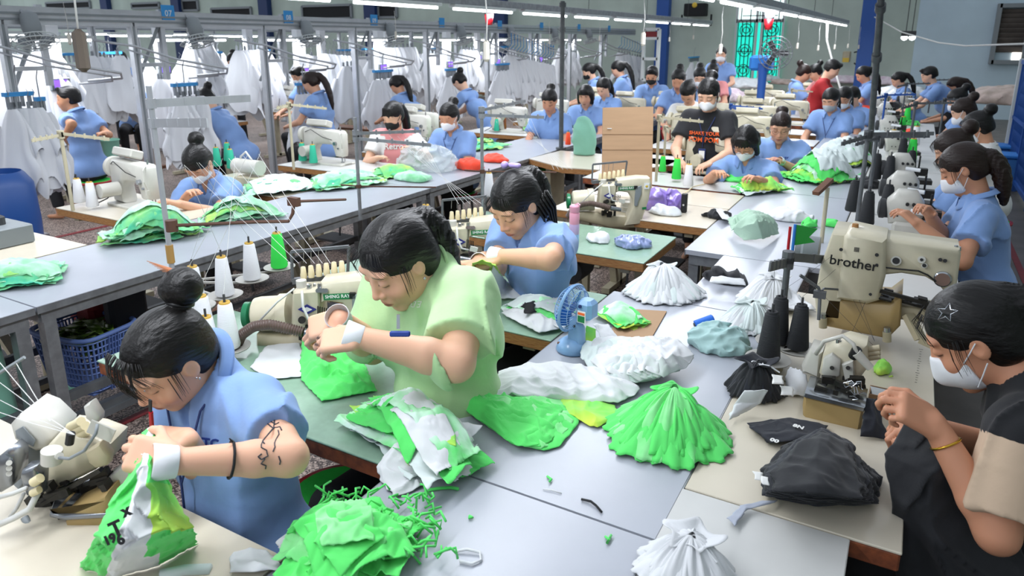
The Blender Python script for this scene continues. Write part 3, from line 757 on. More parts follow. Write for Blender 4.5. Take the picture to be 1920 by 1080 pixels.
# teal window
a = PY(1374, 152, YW); b_ = PY(1476, -20, YW); X0, X1, Z0, Z1 = a.x, b_.x, a.z, b_.z; zm = PY(1425, 39, YW).z
win = S(MB().box(((X0 + X1) / 2, YW - .03, (Z0 + zm) / 2), (X1 - X0, .04, zm - Z0)).build('window_1', 'teal_glass'))
MB().box(((X0 + X1) / 2, YW - .03, (Z1 + zm) / 2), (X1 - X0, .04, Z1 - zm)).build('window_fanlight', 'white_glass', win)
xm = (X0 + X1) / 2; mb = MB()
for x in (X0, xm - .07, xm + .07, X1): mb.box((x, YW - .08, (Z0 + Z1) / 2), (.06, .06, Z1 - Z0))
mb.box((xm, YW - .08, zm), (X1 - X0, .06, .09)); mb.build('window_frame', 'frame_white', win)
mb = MB()
for h in (0, 1):
    xa_, xb_ = (X0 + .06, xm - .12) if h == 0 else (xm + .12, X1 - .06); wd = xb_ - xa_
    for k in range(5): mb.box((xa_ + wd * k / 4, YW - .11, (Z0 + zm) / 2), (.022, .022, zm - Z0))
    for k in range(5): mb.box(((xa_ + xb_) / 2, YW - .11, Z0 + (zm - Z0) * k / 4), (wd, .022, .022))
    for k in range(3):
        cz = Z0 + (zm - Z0) * (k + .55) / 3; cx = (xa_ + xb_) / 2
        for rr_ in (.16, .08): mb.tube([(cx + rr_ * math.cos(t), YW - .11, cz + rr_ * math.sin(t)) for t in [2 * PI * i / 14 for i in range(14)]], .012, 5, closed=True)
for k in range(3): mb.box((xm, YW - .11, zm + (Z1 - zm) * (k + .5) / 3), (X1 - X0 - .3, .022, .022))
for k in range(5): mb.box((X0 + (X1 - X0) * (k + .5) / 5, YW - .11, (zm + Z1) / 2), (.022, .022, Z1 - zm))
mb.build('window_grille', 'iron', win)
# louvre vent
a = PY(1857, 116, YW); b_ = PY(1935, 10, YW); mb = MB(); cx, cz, w_, h_ = (a.x + b_.x) / 2, (a.z + b_.z) / 2, b_.x - a.x, b_.z - a.z
for s_ in (-1, 1): mb.box((cx + s_ * w_ / 2, YW - .1, cz), (.09, .2, h_ + .09)); mb.box((cx, YW - .1, cz + s_ * h_ / 2), (w_, .2, .09))
vent = S(mb.build('window_2', 'frame_grey'))
mb = MB()
for k in range(9): mb.box((cx, YW - .08, a.z + h_ * (.22 + k * .085)), (w_, .02, h_ * .1), rot=(R(35), 0, 0))
mb.build('window_louvre', 'louvre', vent)
MB().box((cx + .25, YW - .04, a.z + h_ * .11), (w_ * .55, .02, h_ * .13)).build('window_glazing', 'daylight', vent)
# fence at the right
fn = thing('mesh_fence', 'blue wire mesh partition with white end post along the right aisle', 'fence', (1.22, 9.2, 0))
fh = 1.52
mb = MB(); mb.box((0, 0, .12), (.05, 4.9, .05)); mb.box((0, 0, fh), (.05, 4.9, .05)); mb.box((0, 0, .8), (.04, 4.9, .04)); 
for y in (-2.45, -1.2, 0, 1.2, 2.35): mb.box((0, y, fh / 2), (.04, .04, fh))
mb.build('frame', 'col_blue', fn)
mb = MB()
for i in range(62):
    y = -2.4 + i * .078
    mb.bar((0, y, .12), (0, min(2.4, y + .35), fh), .012, .006); mb.bar((0, y, fh), (0, min(2.4, y + .35), .12), .012, .006)
mb.build('wire_mesh', 'col_blue', fn)
MB().box((0, 2.48, fh / 2 + .02), (.09, .07, fh + .04), bev=.004).build('end_post', 'frame_white', fn)
# ---------------------------------------------------------------- tables
def aisle_table(x0, x1, y0, y1, label, z=.75, legs=True, rail=True, top='laminate_grey', group=None):
    t = thing('aisle_table', label, 'table', ((x0 + x1) / 2, (y0 + y1) / 2, 0), group=group); w_, d = x1 - x0, y1 - y0
    MB().box((0, 0, z - .0125), (w_, d, .025)).build('table_top', top, t)
    mb = MB()
    for s_ in (-1, 1): mb.box((s_ * (w_ / 2 + .0012), 0, z - .016), (.006, d, .03))
    for s_ in (-1, 1): mb.box((s_ * (w_ / 2 - .03), 0, z - .055), (.03, d - .04, .05)); mb.box((0, s_ * (d / 2 - .03), z - .055), (w_ - .06, .03, .05))
    mb.build('edge_rail', 'alu', t)
    if legs:
        for sx in (-1, 1):
            for sy in (-1, 1): MB().box((sx * (w_ / 2 - .04), sy * (d / 2 - .05), (z - .08) / 2), (.05, .05, z - .08)).build('leg', 'alu', t)
        if rail:
            mb = MB()
            for sx in (-1, 1): mb.box((sx * (w_ / 2 - .04), 0, .30), (.03, d - .1, .04)); mb.box((sx * (w_ / 2 - .06), 0, .14), (.025, d - .1, .03))
            mb.box((0, d / 2 - .05, .30), (w_ - .1, .03, .04)); mb.build('stretcher', 'steel_grey', t)
    return t
def sewing_table(x0, x1, y0, y1, label, top='cream_top', edge='wood_edge', z=.75, thick=.045, motor=True, rz=0., group=None, round_=0.):
    t = thing('sewing_table', label, 'sewing table', ((x0 + x1) / 2, (y0 + y1) / 2, 0), rz, group=group); w_, d = x1 - x0, y1 - y0
    MB().box((0, 0, z - .0035), (w_, d, .007), bev=.002).build('table_top', top, t)
    MB().box((0, 0, z - .007 - thick / 2), (w_ - .004, d - .004, thick), bev=.004).build('edge_band', edge, t)
    for sx in (-1, 1):
        mb = MB(); x = sx * (w_ / 2 - .12)
        mb.box((x, 0, .03), (.06, d * .85, .04)); mb.box((x, d * .1, (z - .05) / 2), (.06, .045, z - .06)); mb.box((x, 0, z - .07), (.05, d * .8, .03)); mb.box((x, -d * .15, .22), (.05, .04, .35), rot=(R(18), 0, 0))
        mb.build('leg', 'cream_steel', t)
    if motor:
        mb = MB(); mb.cyl((.12, -.02, z - .2), (.12, .16, z - .2), .075, n=14).mi(1).box((-.12, -.02, z - .17), (.18, .14, .16), bev=.01).mi(0).bar((-.05, 0, z - .3), (-.05, -.05, .12), .012); mb.box((-.03, -.06, .1), (.4, .22, .02))
        mb.build('motor', ['dark_grey', 'cream_steel'], t)
    return t
# the long centre aisle table
aisle_table(-1.02, -.37, -.2, 1.285, 'nearest section of the grey aisle table, with the seam at its far end')
aisle_table(-1.02, -.37, 1.292, 2.72, 'grey aisle table section under the tied green bundle and the small blue fan')
aisle_table(-.73, -.335, 2.727, 3.48, 'grey aisle table section with the crumpled white garments beyond the small fan')
aisle_table(-.93, -.26, 3.487, 5.2, 'grey aisle table section holding the pale green bundle')
aisle_table(-.80, -.26, 5.21, 8.4, 'grey aisle table section under the long lime green heap')
aisle_table(-.80, -.26, 8.41, 13.4, 'farthest section of the grey aisle table before the back wall')
# left aisle table
aisle_table(-3.70, -3.0, -.3, 1.382, 'left grey aisle table section nearest the camera')
aisle_table(-3.70, -3.0, 1.39, 4.1, 'left grey aisle table section over the blue laundry basket')
aisle_table(-3.70, -3.0, 4.107, 6.9, 'left grey aisle table section with the plastic bag and orange cloth')
aisle_table(-3.70, -3.0, 6.91, 11.5, 'left grey aisle table section beyond the woman in the pink T-shirt')
# green topped and other tables between the two aisles
sewing_table(-2.3, -1.03, 1.22, 1.76, 'green topped table the woman in the light green T-shirt leans on', 'green_mat', 'wood_red')
sewing_table(-2.3, -1.03, 2.12, 2.66, 'green topped table of the long haired woman in blue, with the white print cut pieces', 'green_mat')
sewing_table(-2.3, -1.04, 3.16, 3.70, 'green topped table with the pink and blue water bottle', 'green_mat')
sewing_table(-1.95, -.94, 3.97, 4.50, 'pale table with the purple bag and the black garment', 'cream_top')
sewing_table(-1.9, -.94, 4.52, 4.98, 'cream board topped table in front of the bobbed woman in a mask', 'cream_top', motor=False)
sewing_table(-2.2, -.98, 5.05, 5.55, 'wooden edged table where the bobbed woman in a mask sews', 'white_top', 'wood_red')
sewing_table(-2.2, -.98, 5.92, 6.42, 'wooden edged table of the woman in glasses', 'white_top', 'wood_red')
for i, y in enumerate((6.85, 7.75, 8.65, 9.6, 10.6, 11.6, 12.6)):
    sewing_table(-2.3, -.82 if i < 3 else -1.0, y, y + .5, 'wooden edged sewing table, number %s of the row behind the woman in glasses' % ('one two three four five six seven'.split()[i]), 'white_top', 'wood_red' if i % 2 else 'wood_edge', motor=i < 3)
# near-left table, right hand tables
sewing_table(-2.25, -1.03, .28, .86, 'cream topped table under the overlock machine nearest the camera, left', 'cream_top', 'cream_steel')
sewing_table(-.365, .10, 1.505, 2.2, 'cream table edged in red wood under the heap of black garments', 'cream_top', 'wood_red', motor=False)
sewing_table(-.37, 0., .3, 1.5, 'plain white table in the bottom right corner', 'white_top', 'white_top', motor=False)
t = sewing_table(-.33, .17, 2.21, 3.1, 'cream table carrying the large beige bartack machine', 'cream_top', 'cream_steel', motor=True)
for i, (y0, y1) in enumerate(((3.12, 3.95), (3.97, 4.8), (4.82, 5.7), (5.72, 6.6), (6.62, 7.6), (7.62, 8.6), (8.62, 9.6), (9.62, 10.6))):
    sewing_table(-.25, .28, y0, y1, 'cream sewing table, %s behind the large beige machine in the right hand line' % ('first second third fourth fifth sixth seventh eighth'.split()[i]), 'white_top', 'wood_edge', motor=False)
# wooden tables of the left line
sewing_table(-4.9, -3.72, 1.45, 2.02, 'cream topped wooden table at the left edge with the steel box machine', 'cream_top')
sewing_table(-4.75, -3.72, 2.42, 2.95, 'wooden edged table of the masked woman bent behind the thread stand', 'cream_top')
sewing_table(-4.75, -3.72, 3.35, 3.85, 'wooden table behind the masked woman with the small white motor unit', 'cream_top')
sewing_table(-4.75, -3.72, 4.28, 4.82, 'wooden table with the green thread cones before the woman in pink', 'white_top', 'wood_edge')
sewing_table(-4.6, -3.72, 5.2, 5.7, 'wooden table of the young woman in blue beside the woman in pink', 'white_top')
sewing_table(-4.6, -3.5, 7.0, 7.55, 'wooden edged table with the brown bottle and teal cone', 'white_top', 'wood_edge')
sewing_table(-4.6, -3.5, 8.2, 8.7, 'wooden table behind the older woman working with the brown bottle beside her', 'white_top', 'wood_edge')
sewing_table(-4.6, -3.5, 9.6, 10.1, 'far wooden table of the left line near the young man in a black mask', 'white_top', 'wood_edge')
# curved table between
tt = thing('sewing_table', 'wooden table with a clipped corner beside the covered machine and cardboard sheet', 'sewing table', (-2.5, 5.8, 0))
poly = [(-.5, -.15), (-.03, -.42), (.45, -.35), (.72, .1), (.72, .42), (-.45, .42)]
MB().prism(poly, .008, (0, 0, .746), (1, 0, 0), (0, 1, 0)).build('table_top', 'cream_top', tt)
MB().prism(poly, .042, (0, 0, .72), (1, 0, 0), (0, 1, 0)).build('edge_band', 'wood_edge', tt)
for s_ in (-1, 1): MB().box((s_ * .35, .1, .36), (.05, .3, .70)).build('leg', 'cream_steel', tt)
# tables in the gantry bay
for i, (x, y, w_) in enumerate(((-8.9, 4.3, 1.1), (-8.3, 6.0, 1.1), (-8.3, 7.6, 1.1), (-8.3, 9.3, 1.1), (-8.3, 11.0, 1.1), (-8.3, 12.7, 1.1), (-8.3, 14.4, 1.1), (-10.4, 5.4, 1.2), (-10.4, 7.2, 1.2), (-10.4, 9.4, 1.2), (-10.4, 11.6, 1.2), (-10.4, 14, 1.2))):
    sewing_table(x - w_ / 2, x + w_ / 2, y, y + .55, 'wooden edged table under the overhead rail, %s bay %s row' % (('first second third fourth fifth sixth seventh'.split()[i % 7]), 'front' if i < 7 else 'back'), 'white_top', 'wood_edge', motor=False)
def bench(x, y, L_, label, rz=0):
    t = thing('bench', label, 'bench', (x, y, 0), rz); MB().box((0, 0, .44), (L_, .3, .035), bev=.005).build('seat', 'wood_bench', t)
    for s_ in (-1, 1):
        mb = MB(); mb.box((s_ * (L_ / 2 - .08), -.1, .21), (.04, .04, .42)); mb.box((s_ * (L_ / 2 - .08), .1, .21), (.04, .04, .42)); mb.box((s_ * (L_ / 2 - .08), 0, .1), (.04, .2, .04)); mb.build('leg', 'cream_steel', t)
bench(-7.75, 4.6, 1.3, 'brown wooden bench under the dark haired worker at the left', R(12))
bench(-7.9, 8.6, 1.2, 'brown wooden bench under the ponytailed worker in the middle of the gantry')
# ---------------------------------------------------------------- lamp rows
LAMPZ = 2.1
def lamp(X_, y0, y1, label, cord=True, group=None):
    t = thing('tube_lamp', label, 'ceiling light', (X_, (y0 + y1) / 2, LAMPZ), group=group); L_ = y1 - y0
    MB().box((0, 0, .02), (.09, L_, .03), bev=.006).build('fixture', 'frame_white', t)
    MB().cyl((0, -L_ / 2 + .03, -.008), (0, L_ / 2 - .03, -.008), .014, n=10).build('tube', 'tube_on', t)
    return t
def beam(X_, y0, y1, label):
    t = thing('lamp_beam', label, 'beam', (X_, (y0 + y1) / 2, LAMPZ)); MB().box((0, 0, .07), (.06, y1 - y0, .07), bev=.004).build('rail', 'alu', t)
    mb = MB()
    for k in range(int((y1 - y0) / 2.4)): mb.cyl((0, -(y1 - y0) / 2 + 1 + 2.4 * k, .1), (0, -(y1 - y0) / 2 + 1 + 2.4 * k, 1.6), .004, n=5)
    mb.build('hanger_wire', 'dark_grey', t); return t
ord_ = 'first second third fourth fifth sixth seventh eighth ninth tenth eleventh twelfth thirteenth'.split()
LROWS = []
for X_, y0, n_, nm in ((-1.42, -1.2, 13, 'right'), (-3.98, -1.2, 12, 'middle')):
    beam(X_, y0 - .2, y0 + n_ * 1.42, 'grey beam carrying the %s row of white tube lamps' % nm); ys = []
    for k in range(n_):
        a_ = y0 + k * 1.42; lamp(X_, a_, a_ + 1.2, 'lit white tube lamp, %s along the %s lamp row' % (ord_[k], nm)); ys.append((a_, a_ + 1.2))
    LROWS.append((X_, ys))
mat('cord', 'c8c8c4', rough=.6); mat('switch', 'd2ccc0', rough=.5); mat('switch_brown', '5e5348', rough=.6)
def cord_switch(x, y, dist, label, m='switch', sc=1., top=0):
    p = PD(x, y, dist); t = thing('hanging_switch', label, 'switch', p)
    MB().box((0, 0, 0), (.035 * sc, .026 * sc, .10 * sc), bev=.012).build('switch_body', m, t)
    mb = MB(); mb.tube([(0, 0, .045 * sc), (.006, 0, .15), (-.008, 0, .3), (0, 0, LAMPZ - p.z)], .0035, 6); mb.build('cord', 'cord', t, smooth=True)
for x, y, d, lb, m_ in ((912, 96, 3.4, 'white switch on a long cord in front of the middle lamp row', 'switch'), (1206, 73, 5.2, 'white hanging switch to the right of the red cup', 'switch'), (1351, 92, 6.6, 'white hanging switch in front of the standing man in a mask', 'switch'),
    (130, 73, 6., 'small white hanging switch at the upper left', 'switch'), (152, 95, 2.1, 'brown switch dangling very close to the camera at upper left', 'switch_brown'),
    (1495, 86, 11, 'first small hanging switch left of the blue column', 'switch'), (1534, 90, 12.5, 'second small hanging switch left of the blue column', 'switch'), (1565, 88, 14, 'third small hanging switch left of the blue column', 'switch'), (1590, 86, 15.5, 'fourth small hanging switch by the blue column', 'switch'), (1610, 88, 16.5, 'hanging switch in front of the blue column', 'switch'),
    (742, 66, 9, 'hanging switch left of the red cup', 'switch'), (1030, 78, 12, 'hanging switch left of the mid pole', 'switch'), (1124, 72, 13.5, 'hanging switch right of the mid pole', 'switch'), (1255, 74, 15, 'far hanging switch in front of the white cupboard frame', 'switch'), (1300, 70, 16.5, 'far hanging switch below the black wall box', 'switch')):
    cord_switch(x, y, d, lb, m_, 1. if y != 95 else 1.25)
mat('red_plastic', 'b01420', rough=.35)
for x, y, d, lb in ((917, 36, 7.5, 'red cup hung from the middle lamp beam'), (1441, 45, 7.5, 'red and grey cup hung from the right lamp beam')):
    p = PD(x, y, d); t = thing('hanging_cup', lb, 'cup', p); s_ = .0
    MB().lathe([(.035, -.06), (.05, .05), (.046, .05), (.033, -.055)], n=18).build('cup_body', 'red_plastic', t, smooth=True)
    MB().lathe([(.05, .05), (.052, .10), (.048, .10)], n=18).build('upper_cup', 'frame_grey', t, smooth=True); MB().tube([(0, 0, .09), (0, 0, LAMPZ + .04 - p.z)], .003, 5).build('string', 'cord', t)
mat('pole_grey', '55585a', rough=.45, metal=.3, noise=.3, nscale=20)
def pole(a, b_, r_, label, m='pole_grey', joints=()):
    a = Vector(a); t = thing('steel_pole', label, 'pole', a); b_ = Vector(b_) - a
    MB().cyl((0, 0, 0), b_, r_, n=12).build('tube', m, t, smooth=True, auto=40)
    mb = MB(); mb.cyl((0, 0, 0), (0, 0, .02), r_ * 2.4, n=12)
    for j in joints: mb.cyl(b_ * j, b_ * (j + .03), r_ * 1.5, n=12)
    mb.build('coupling', m, t, smooth=True, auto=40)
pr = P(1629, 300, .75); pole(pr, PX(1655, -40, pr.x), .024, 'tall grey steel pole rising from the right hand tables', joints=(.62, .86))
pm = P(1052, 280, .75); pole(pm, PX(1055, 2, pm.x), .022, 'tall thin grey pole rising in front of the hanging shirts at centre', joints=(.96, .8))
# ---------------------------------------------------------------- machines
mat('mach_cream', 'cdc5ac', rough=.38, noise=.1, nscale=14, coat=.15)
mat('mach_beige', 'b6ab8e', rough=.4, noise=.12, nscale=14)
mat('mach_white', 'c6c4bb', rough=.35, noise=.08, nscale=12)
mat('mach_tan', 'a98f5e', rough=.45, noise=.12, nscale=10)
mat('chrome', 'a8acb0', rough=.18, metal=.9); mat('plate_grey', '8b8f94', rough=.22, metal=.8, noise=.15, nscale=30); mat('oily', '2e2c28', rough=.45, metal=.4, noise=.4, nscale=60)
mat('green_wheel', '13754a', rough=.3, coat=.3); mat('green_plate', '1c7a45', rough=.4); mat('blue_plate', '2b2c7a', rough=.4); mat('ivory', 'd8cba4', rough=.45)
mat('hose', '5d4a42', rough=.4, noise=.2, nscale=30); mat('yellow', 'd6b43a', rough=.5)
class Pl:
    """vertical (or any) plane in the place, for reading outlines off it"""
    def __init__(s, o, ax=(1, 0, 0), az=(0, 0, 1)):
        s.o = Vector(o); s.ax = Vector(ax).normalized(); s.az = Vector(az).normalized(); s.n = s.ax.cross(s.az); s.bk = s.n if s.n.dot(FWD) > 0 else -s.n
    def __call__(s, x, y, off=0.):
        d = ray(x, y); t = (s.o + s.bk * off - CAM).dot(s.n) / d.dot(s.n); p = CAM + d * t - s.o; return (p.dot(s.ax), p.dot(s.az))
    def w(s, x, y, off=0): u, v = s(x, y); return s.ax * u + s.az * v + s.n * off
    def tr(s, pts, off=0.): return [s(p[0], p[1], off) for p in pts]
def slab(mb, pl, pts, depth, off=0., inset=.006):
    """outline in plane, extruded away from the viewer by depth starting at off"""
    n = pl.n; back = n if n.dot(FWD) > 0 else -n
    return mb.prism(pl.tr(pts, off), depth, back * (off + depth / 2), pl.ax, pl.az, inset)
def lockstitch(label, loc, rz=0, m='mach_cream', panel=True, sc=1., group=None, name='sewing_machine'):
    t = thing(name, label, 'sewing machine', loc, rz, group)
    mb = MB(); mb.box((0, 0, .008), (.48, .18, .02), bev=.004); mb.box((.2, 0, .012), (.08, .09, .016)); mb.build('bed', m, t)
    poly = [(-.23, .02), (-.10, .02), (-.115, .12), (-.08, .165), (.0, .175), (.10, .175), (.125, .10), (.135, .075), (.205, .075), (.215, .12), (.215, .27), (.19, .295), (-.02, .30), (-.20, .305), (-.235, .28), (-.24, .1)]
    MB().prism(poly, .095, (0, 0, 0), inset=.014).build('arm', m, t, auto=50)
    MB().lathe([(.02, 0), (.066, .004), (.07, .012), (.07, .032), (.06, .04), (.035, .045), (.03, .055), (0, .056)], (-.24, 0, .24), (-1, 0, 0), 20).build('handwheel', m if panel else 'dark_grey', t, auto=40)
    mb = MB(); mb.cyl((.17, 0, .075), (.17, 0, .03), .006, n=8); mb.cyl((.19, .01, .08), (.19, .01, .03), .004, n=6); mb.box((.175, 0, .024), (.03, .02, .006)); mb.cyl((.17, 0, .295), (.17, 0, .33), .006, n=8); mb.build('needle_bar', 'chrome', t)
    mb = MB(); mb.cyl((.15, -.048, .19), (.15, -.07, .19), .016, n=12); mb.cyl((.18, -.048, .15), (.18, -.06, .15), .008, n=8); mb.build('tension_disc', 'chrome', t)
    if panel:
        mb = MB(); mb.box((-.08, .01, .345), (.24, .085, .055), rot=(R(-20), 0, 0), bev=.008); mb.build('control_panel', m, t); MB().cyl((-.12, -.06, .12), (-.12, -.18, .12), .045, n=16).build('motor_housing', m, t, auto=40)
    mb = MB(); mb.tube([(.2, -.03, .29), (.22, -.06, .27), (.235, -.07, .2), (.225, -.05, .14)], .004, 6); mb.box((.225, -.05, .13), (.02, .02, .03)); mb.build('work_lamp', 'mach_white', t)
    mb = MB(); mb.tube([(-.2, -.05, .27), (-.1, -.08, .3), (.02, -.07, .24), (.12, -.06, .22)], .003, 5); mb.tube([(-.22, -.04, .1), (-.2, -.1, .05), (-.26, -.16, .01)], .004, 5); mb.build('cable', 'black', t)
    t.scale = (sc,) * 3
    return t
cone_prof = [(.004, 0), (.034, 0), (.036, .006), (.024, .15), (.020, .156), (.012, .156), (.012, .14)]
mat('thread_white', 'dcdde0', rough=.8, bump=.3, bscale=200, stretch=(.2, .2, 3)); mat('thread_green', '2fd44a', rough=.75, bump=.3, bscale=200, stretch=(.2, .2, 3)); mat('thread_teal', '2cae8c', rough=.75); mat('thread_black', '1c1e22', rough=.7, bump=.4, bscale=160, stretch=(.2, .2, 4)); mat('thread_orange', 'f4502a', rough=.75); mat('thread_blue', '1464c8', rough=.6)
mat('cone_core', 'c09a3a', rough=.6); mat('dish', 'a9a7a0', rough=.45, metal=.2)
_cones = {}
def cone(loc, m, label, sc=1., core='cone_core', group='thread cones', lean=0, name='thread_cone'):
    key = (m, core)
    if key not in _cones:
        t = thing(name, label, 'thread cone', loc, group=group)
        MB().lathe([(.004, 0), (.034, 0), (.037, .008), (.0225, .150), (.018, .154)], n=20).build('thread', m, t, smooth=True, auto=50)
        MB().lathe([(.018, .146), (.0175, .160), (.011, .161), (.008, .146)], n=16).build('core', core, t, smooth=True); MB().cyl((0, 0, .14), (0, 0, .185), .004, n=8).build('spindle', 'dark_grey', t)
        _cones[key] = t
    else: t = dup(_cones[key], loc, None, label, group)
    t.scale = (sc,) * 3; return t
def thread_stand(base, h, arms, label, dishes=(), m='alu', aw=.018):
    """arms: list of (height, direction vector) guide arms"""
    b_ = Vector(base); t = thing('thread_stand', label, 'thread stand', b_)
    MB().cyl((0, 0, 0), (0, 0, h), .011, n=10).build('pole', m, t, smooth=True, auto=40)
    for z, v in arms:
        v = Vector(v); mb = MB(); mb.bar((0, 0, z), Vector((0, 0, z)) + v, .006, aw)
        for k in range(4): mb.cyl(Vector((0, 0, z - .012)) + v * (.3 + .2 * k), Vector((0, 0, z + .012)) + v * (.3 + .2 * k) + Vector((0, 0, .006)), .006, n=8)
        mb.cyl((0, 0, z - .02), (0, 0, z + .02), .02, n=10); mb.build('guide_arm', m, t)
    for x, y, z in dishes:
        q = Vector((x, y, z)) - b_; mb = MB(); mb.lathe([(.0, .0), (.04, .0), (.068, .009), (.070, .013), (.066, .013), (.04, .004), (0, .004)], q, n=24); mb.bar((0, 0, q.z - .008), q + Vector((0, 0, -.008)), .012, .008); mb.cyl(q, q + Vector((0, 0, .19)), .003, n=6); mb.build('dish', 'dish', t, auto=50)
    return t
def threads(segs, label, m='cord', r=.0008):
    mb = MB()
    for a, b_ in segs:
        a = Vector(a); b_ = Vector(b_); mid = (a + b_) / 2 - Vector((0, 0, (a - b_).length * .01)); mb.tube([a, mid, b_], r, 4)
    o = mb.build('sewing_threads', m); tag(o, label, 'thread', kind='stuff'); return o
# ---- feed off the arm machine (green wheel)
TO = P(640, 655, .75); ROT = math.atan2(RGT.y, RGT.x)
plB = Pl(TO, RGT, (0, 0, 1)); nB = Vector((-RGT.y, RGT.x, 0))
def arm_machine():
    t = thing('sewing_machine', 'beige cylinder arm sewing machine with green handwheel, leaned on by the woman in light green', 'sewing machine', TO, 0); pl = plB; bk = pl.n if pl.n.dot(FWD) > 0 else -pl.n
    def W(x, y, off=0): u, v = pl(x, y, off); return pl.ax * u + pl.az * v + bk * off
    mb = MB(); a = W(476, 589, .07); b_ = W(545, 585, .07); mb.lathe([(.045, 0), (.058, .008), (.062, .03), (.062, (b_ - a).length * .72), (.068, (b_ - a).length * .74), (.068, (b_ - a).length)], a, b_ - a, 28); mb.build('motor_housing', 'mach_cream', t, auto=40)
    MB().lathe([(.0, 0), (.030, .0), (.046, .004), (.046, .022), (.03, .028), (0, .03)], W(458, 590, .07), pl.ax, 24).build('handwheel', 'green_wheel', t, auto=40)
    mb = MB(); slab(mb, pl, [(548, 548), (598, 545), (600, 606), (592, 626), (560, 622), (545, 608)], .11, .0, .008); mb.build('gear_housing', 'mach_cream', t, auto=50)
    mb = MB(); slab(mb, pl, [(600, 530), (668, 522), (706, 524), (714, 545), (710, 590), (702, 622), (690, 668), (640, 672), (648, 640), (658, 612), (655, 590), (640, 570), (612, 566), (600, 570)], .10, .01, .01); mb.build('arm', 'mach_cream', t, auto=50)
    mb = MB(); slab(mb, pl, [(480, 628), (560, 632), (700, 650), (702, 676), (600, 676), (480, 650)], .14, .03, .008); mb.build('base', 'mach_beige', t, auto=50)
    mb = MB(TM(W(633, 556, -.002 + .01), pl.ax, pl.az)); mb.box((0, 0, 0), (.098, .021, .003), rot=(0, 0, R(3))); lp = mb.build('label_plate', 'green_plate', t)
    text('SHING RAY', 'plate_lettering', 'white_print', lp, .017, TM(W(633, 556, .0055), pl.ax + pl.az * .05, pl.az), bold=.0003)
    mb = MB(TM(W(576, 580, -.002), pl.ax, pl.az)); mb.prism([(-.032, 0), (0, -.018), (.032, 0), (0, .018)], .003, ax=(1, 0, 0), ay=(0, 1, 0)).mi(1).prism([(-.018, 0), (0, -.009), (.018, 0), (0, .009)], .005, ax=(1, 0, 0), ay=(0, 1, 0)); mb.build('blue_emblem', ['blue_plate', 'white_print'], t)
    mb = MB(); slab(mb, pl, [(660, 556), (678, 548), (680, 575), (672, 600), (672, 612), (662, 612), (660, 590)], .012, -.004, .002); mb.build('bracket', 'frame_grey', t); MB().box(W(661, 554, .002), (.02, .012, .02), rot=(0, 0, ROT)).build('dark_knob', 'black', t)
    mb = MB(TM(W(697, 549, .006), pl.ax, pl.az)); mb.box((0, 0, 0), (.03, .036, .004)).mi(1).sphere((0, -.002, .001), .010, 10, (1, .8, .3)); mb.build('sticker', ['wrap', 'yellow'], t)
    MB(TM(W(696, 618, .005), pl.ax + pl.az * .15, pl.az)).box((0, 0, 0), (.026, .014, .004)).build('label_plate', 'green_plate', t)
    mb = MB()
    for x, y, r_, h_ in ((566, 543, .018, .035),): mb.cyl(W(x, y, .05) - Vector((0, 0, .02)), W(x, y, .05) + Vector((0, 0, h_)), r_, n=16)
    mb.build('oil_cup', 'mach_white', t, auto=40)
    mb = MB(); mb.cyl(W(580, 548, .03), W(580, 533, .03), .009, n=12); mb.cyl(W(590, 548, .05), W(590, 532, .05), .006, n=10)
    for k in range(4): mb.cyl(W(597 + k * 4, 552, .02), W(597 + k * 4, 532, .02), .0035, n=8); mb.cyl(W(596 + k * 5, 545, .05), W(596 + k * 5, 545, .0), .008, n=10)
    mb.build('tension_posts', 'chrome', t)
    mb = MB(); rr = random.Random(3)
    for k in range(14):
        p = W(rr.uniform(566, 600), rr.uniform(606, 640), rr.uniform(-.02, .05)); mb.box(p, (rr.uniform(.012, .03), rr.uniform(.01, .02), rr.uniform(.008, .03)), rot=(0, 0, ROT + rr.uniform(-.3, .3)))
    for k in range(5): mb.cyl(W(596 + k * 4, 574 + k, -.003), W(596 + k * 4, 598, -.003), .002, n=6)
    mb.cyl(W(566, 600, .0), W(566, 600, -.03), .013, n=12); mb.cyl(W(588, 598, .0), W(588, 598, -.02), .011, n=12); mb.build('presser_mechanism', 'oily', t)
    mb = MB(); mb.tube([W(552, 541, 0), W(520, 566, -.02), W(486, 602, -.02)], .0035, 6); mb.tube([W(566, 545, -.02), W(568, 575, -.04), W(578, 598, -.045), W(597, 602, -.04)], .0045, 6); mb.build('air_tube', 'cord', t, smooth=True)
    mb = MB(); mb.box(W(609, 600, -.045), (.035, .012, .022), rot=(0, R(15), ROT)); mb.build('work_lamp', 'mach_white', t)
    # rack of ivory caps
    mb = MB(); a = W(546, 472, .14); b_ = W(654, 462, .14); mb.bar(a, b_, .012, .01)
    for q, e in ((a, W(549, 528, .14)), (b_, W(652, 515, .14))): mb.bar(q, e, .008)
    mb.bar(W(549, 527, .14), W(652, 515, .14), .02, .02); mb.build('thread_rack', 'steel_grey', t)
    for k in range(6):
        x = 569 + 14.4 * k; y = 512 - 2.2 * k; p = W(x, y, .12)
        MB().lathe([(.011, -.02), (.012, -.005), (.0105, .0), (.0085, .022), (.006, .024), (0, .024)], p, n=14).build('ivory_cap', 'ivory', t, auto=50)
    mb = MB()
    for k in range(4): mb.cyl(W(569 + 14 * k, 492, .14), W(569 + 14 * k, 468, .14), .0012, n=5)
    mb.build('guide_wires', 'chrome', t)
    mb = MB(); hp_ = [W(444, 648, -.03), W(452, 628, -.04), W(475, 612, -.05), W(505, 608, -.055), (W(540, 616, -.06)), W(572, 624, -.06)]
    pts = []
    for i in range(len(hp_) - 1):
        for k in range(14): pts.append(hp_[i].lerp(hp_[i + 1], k / 14))
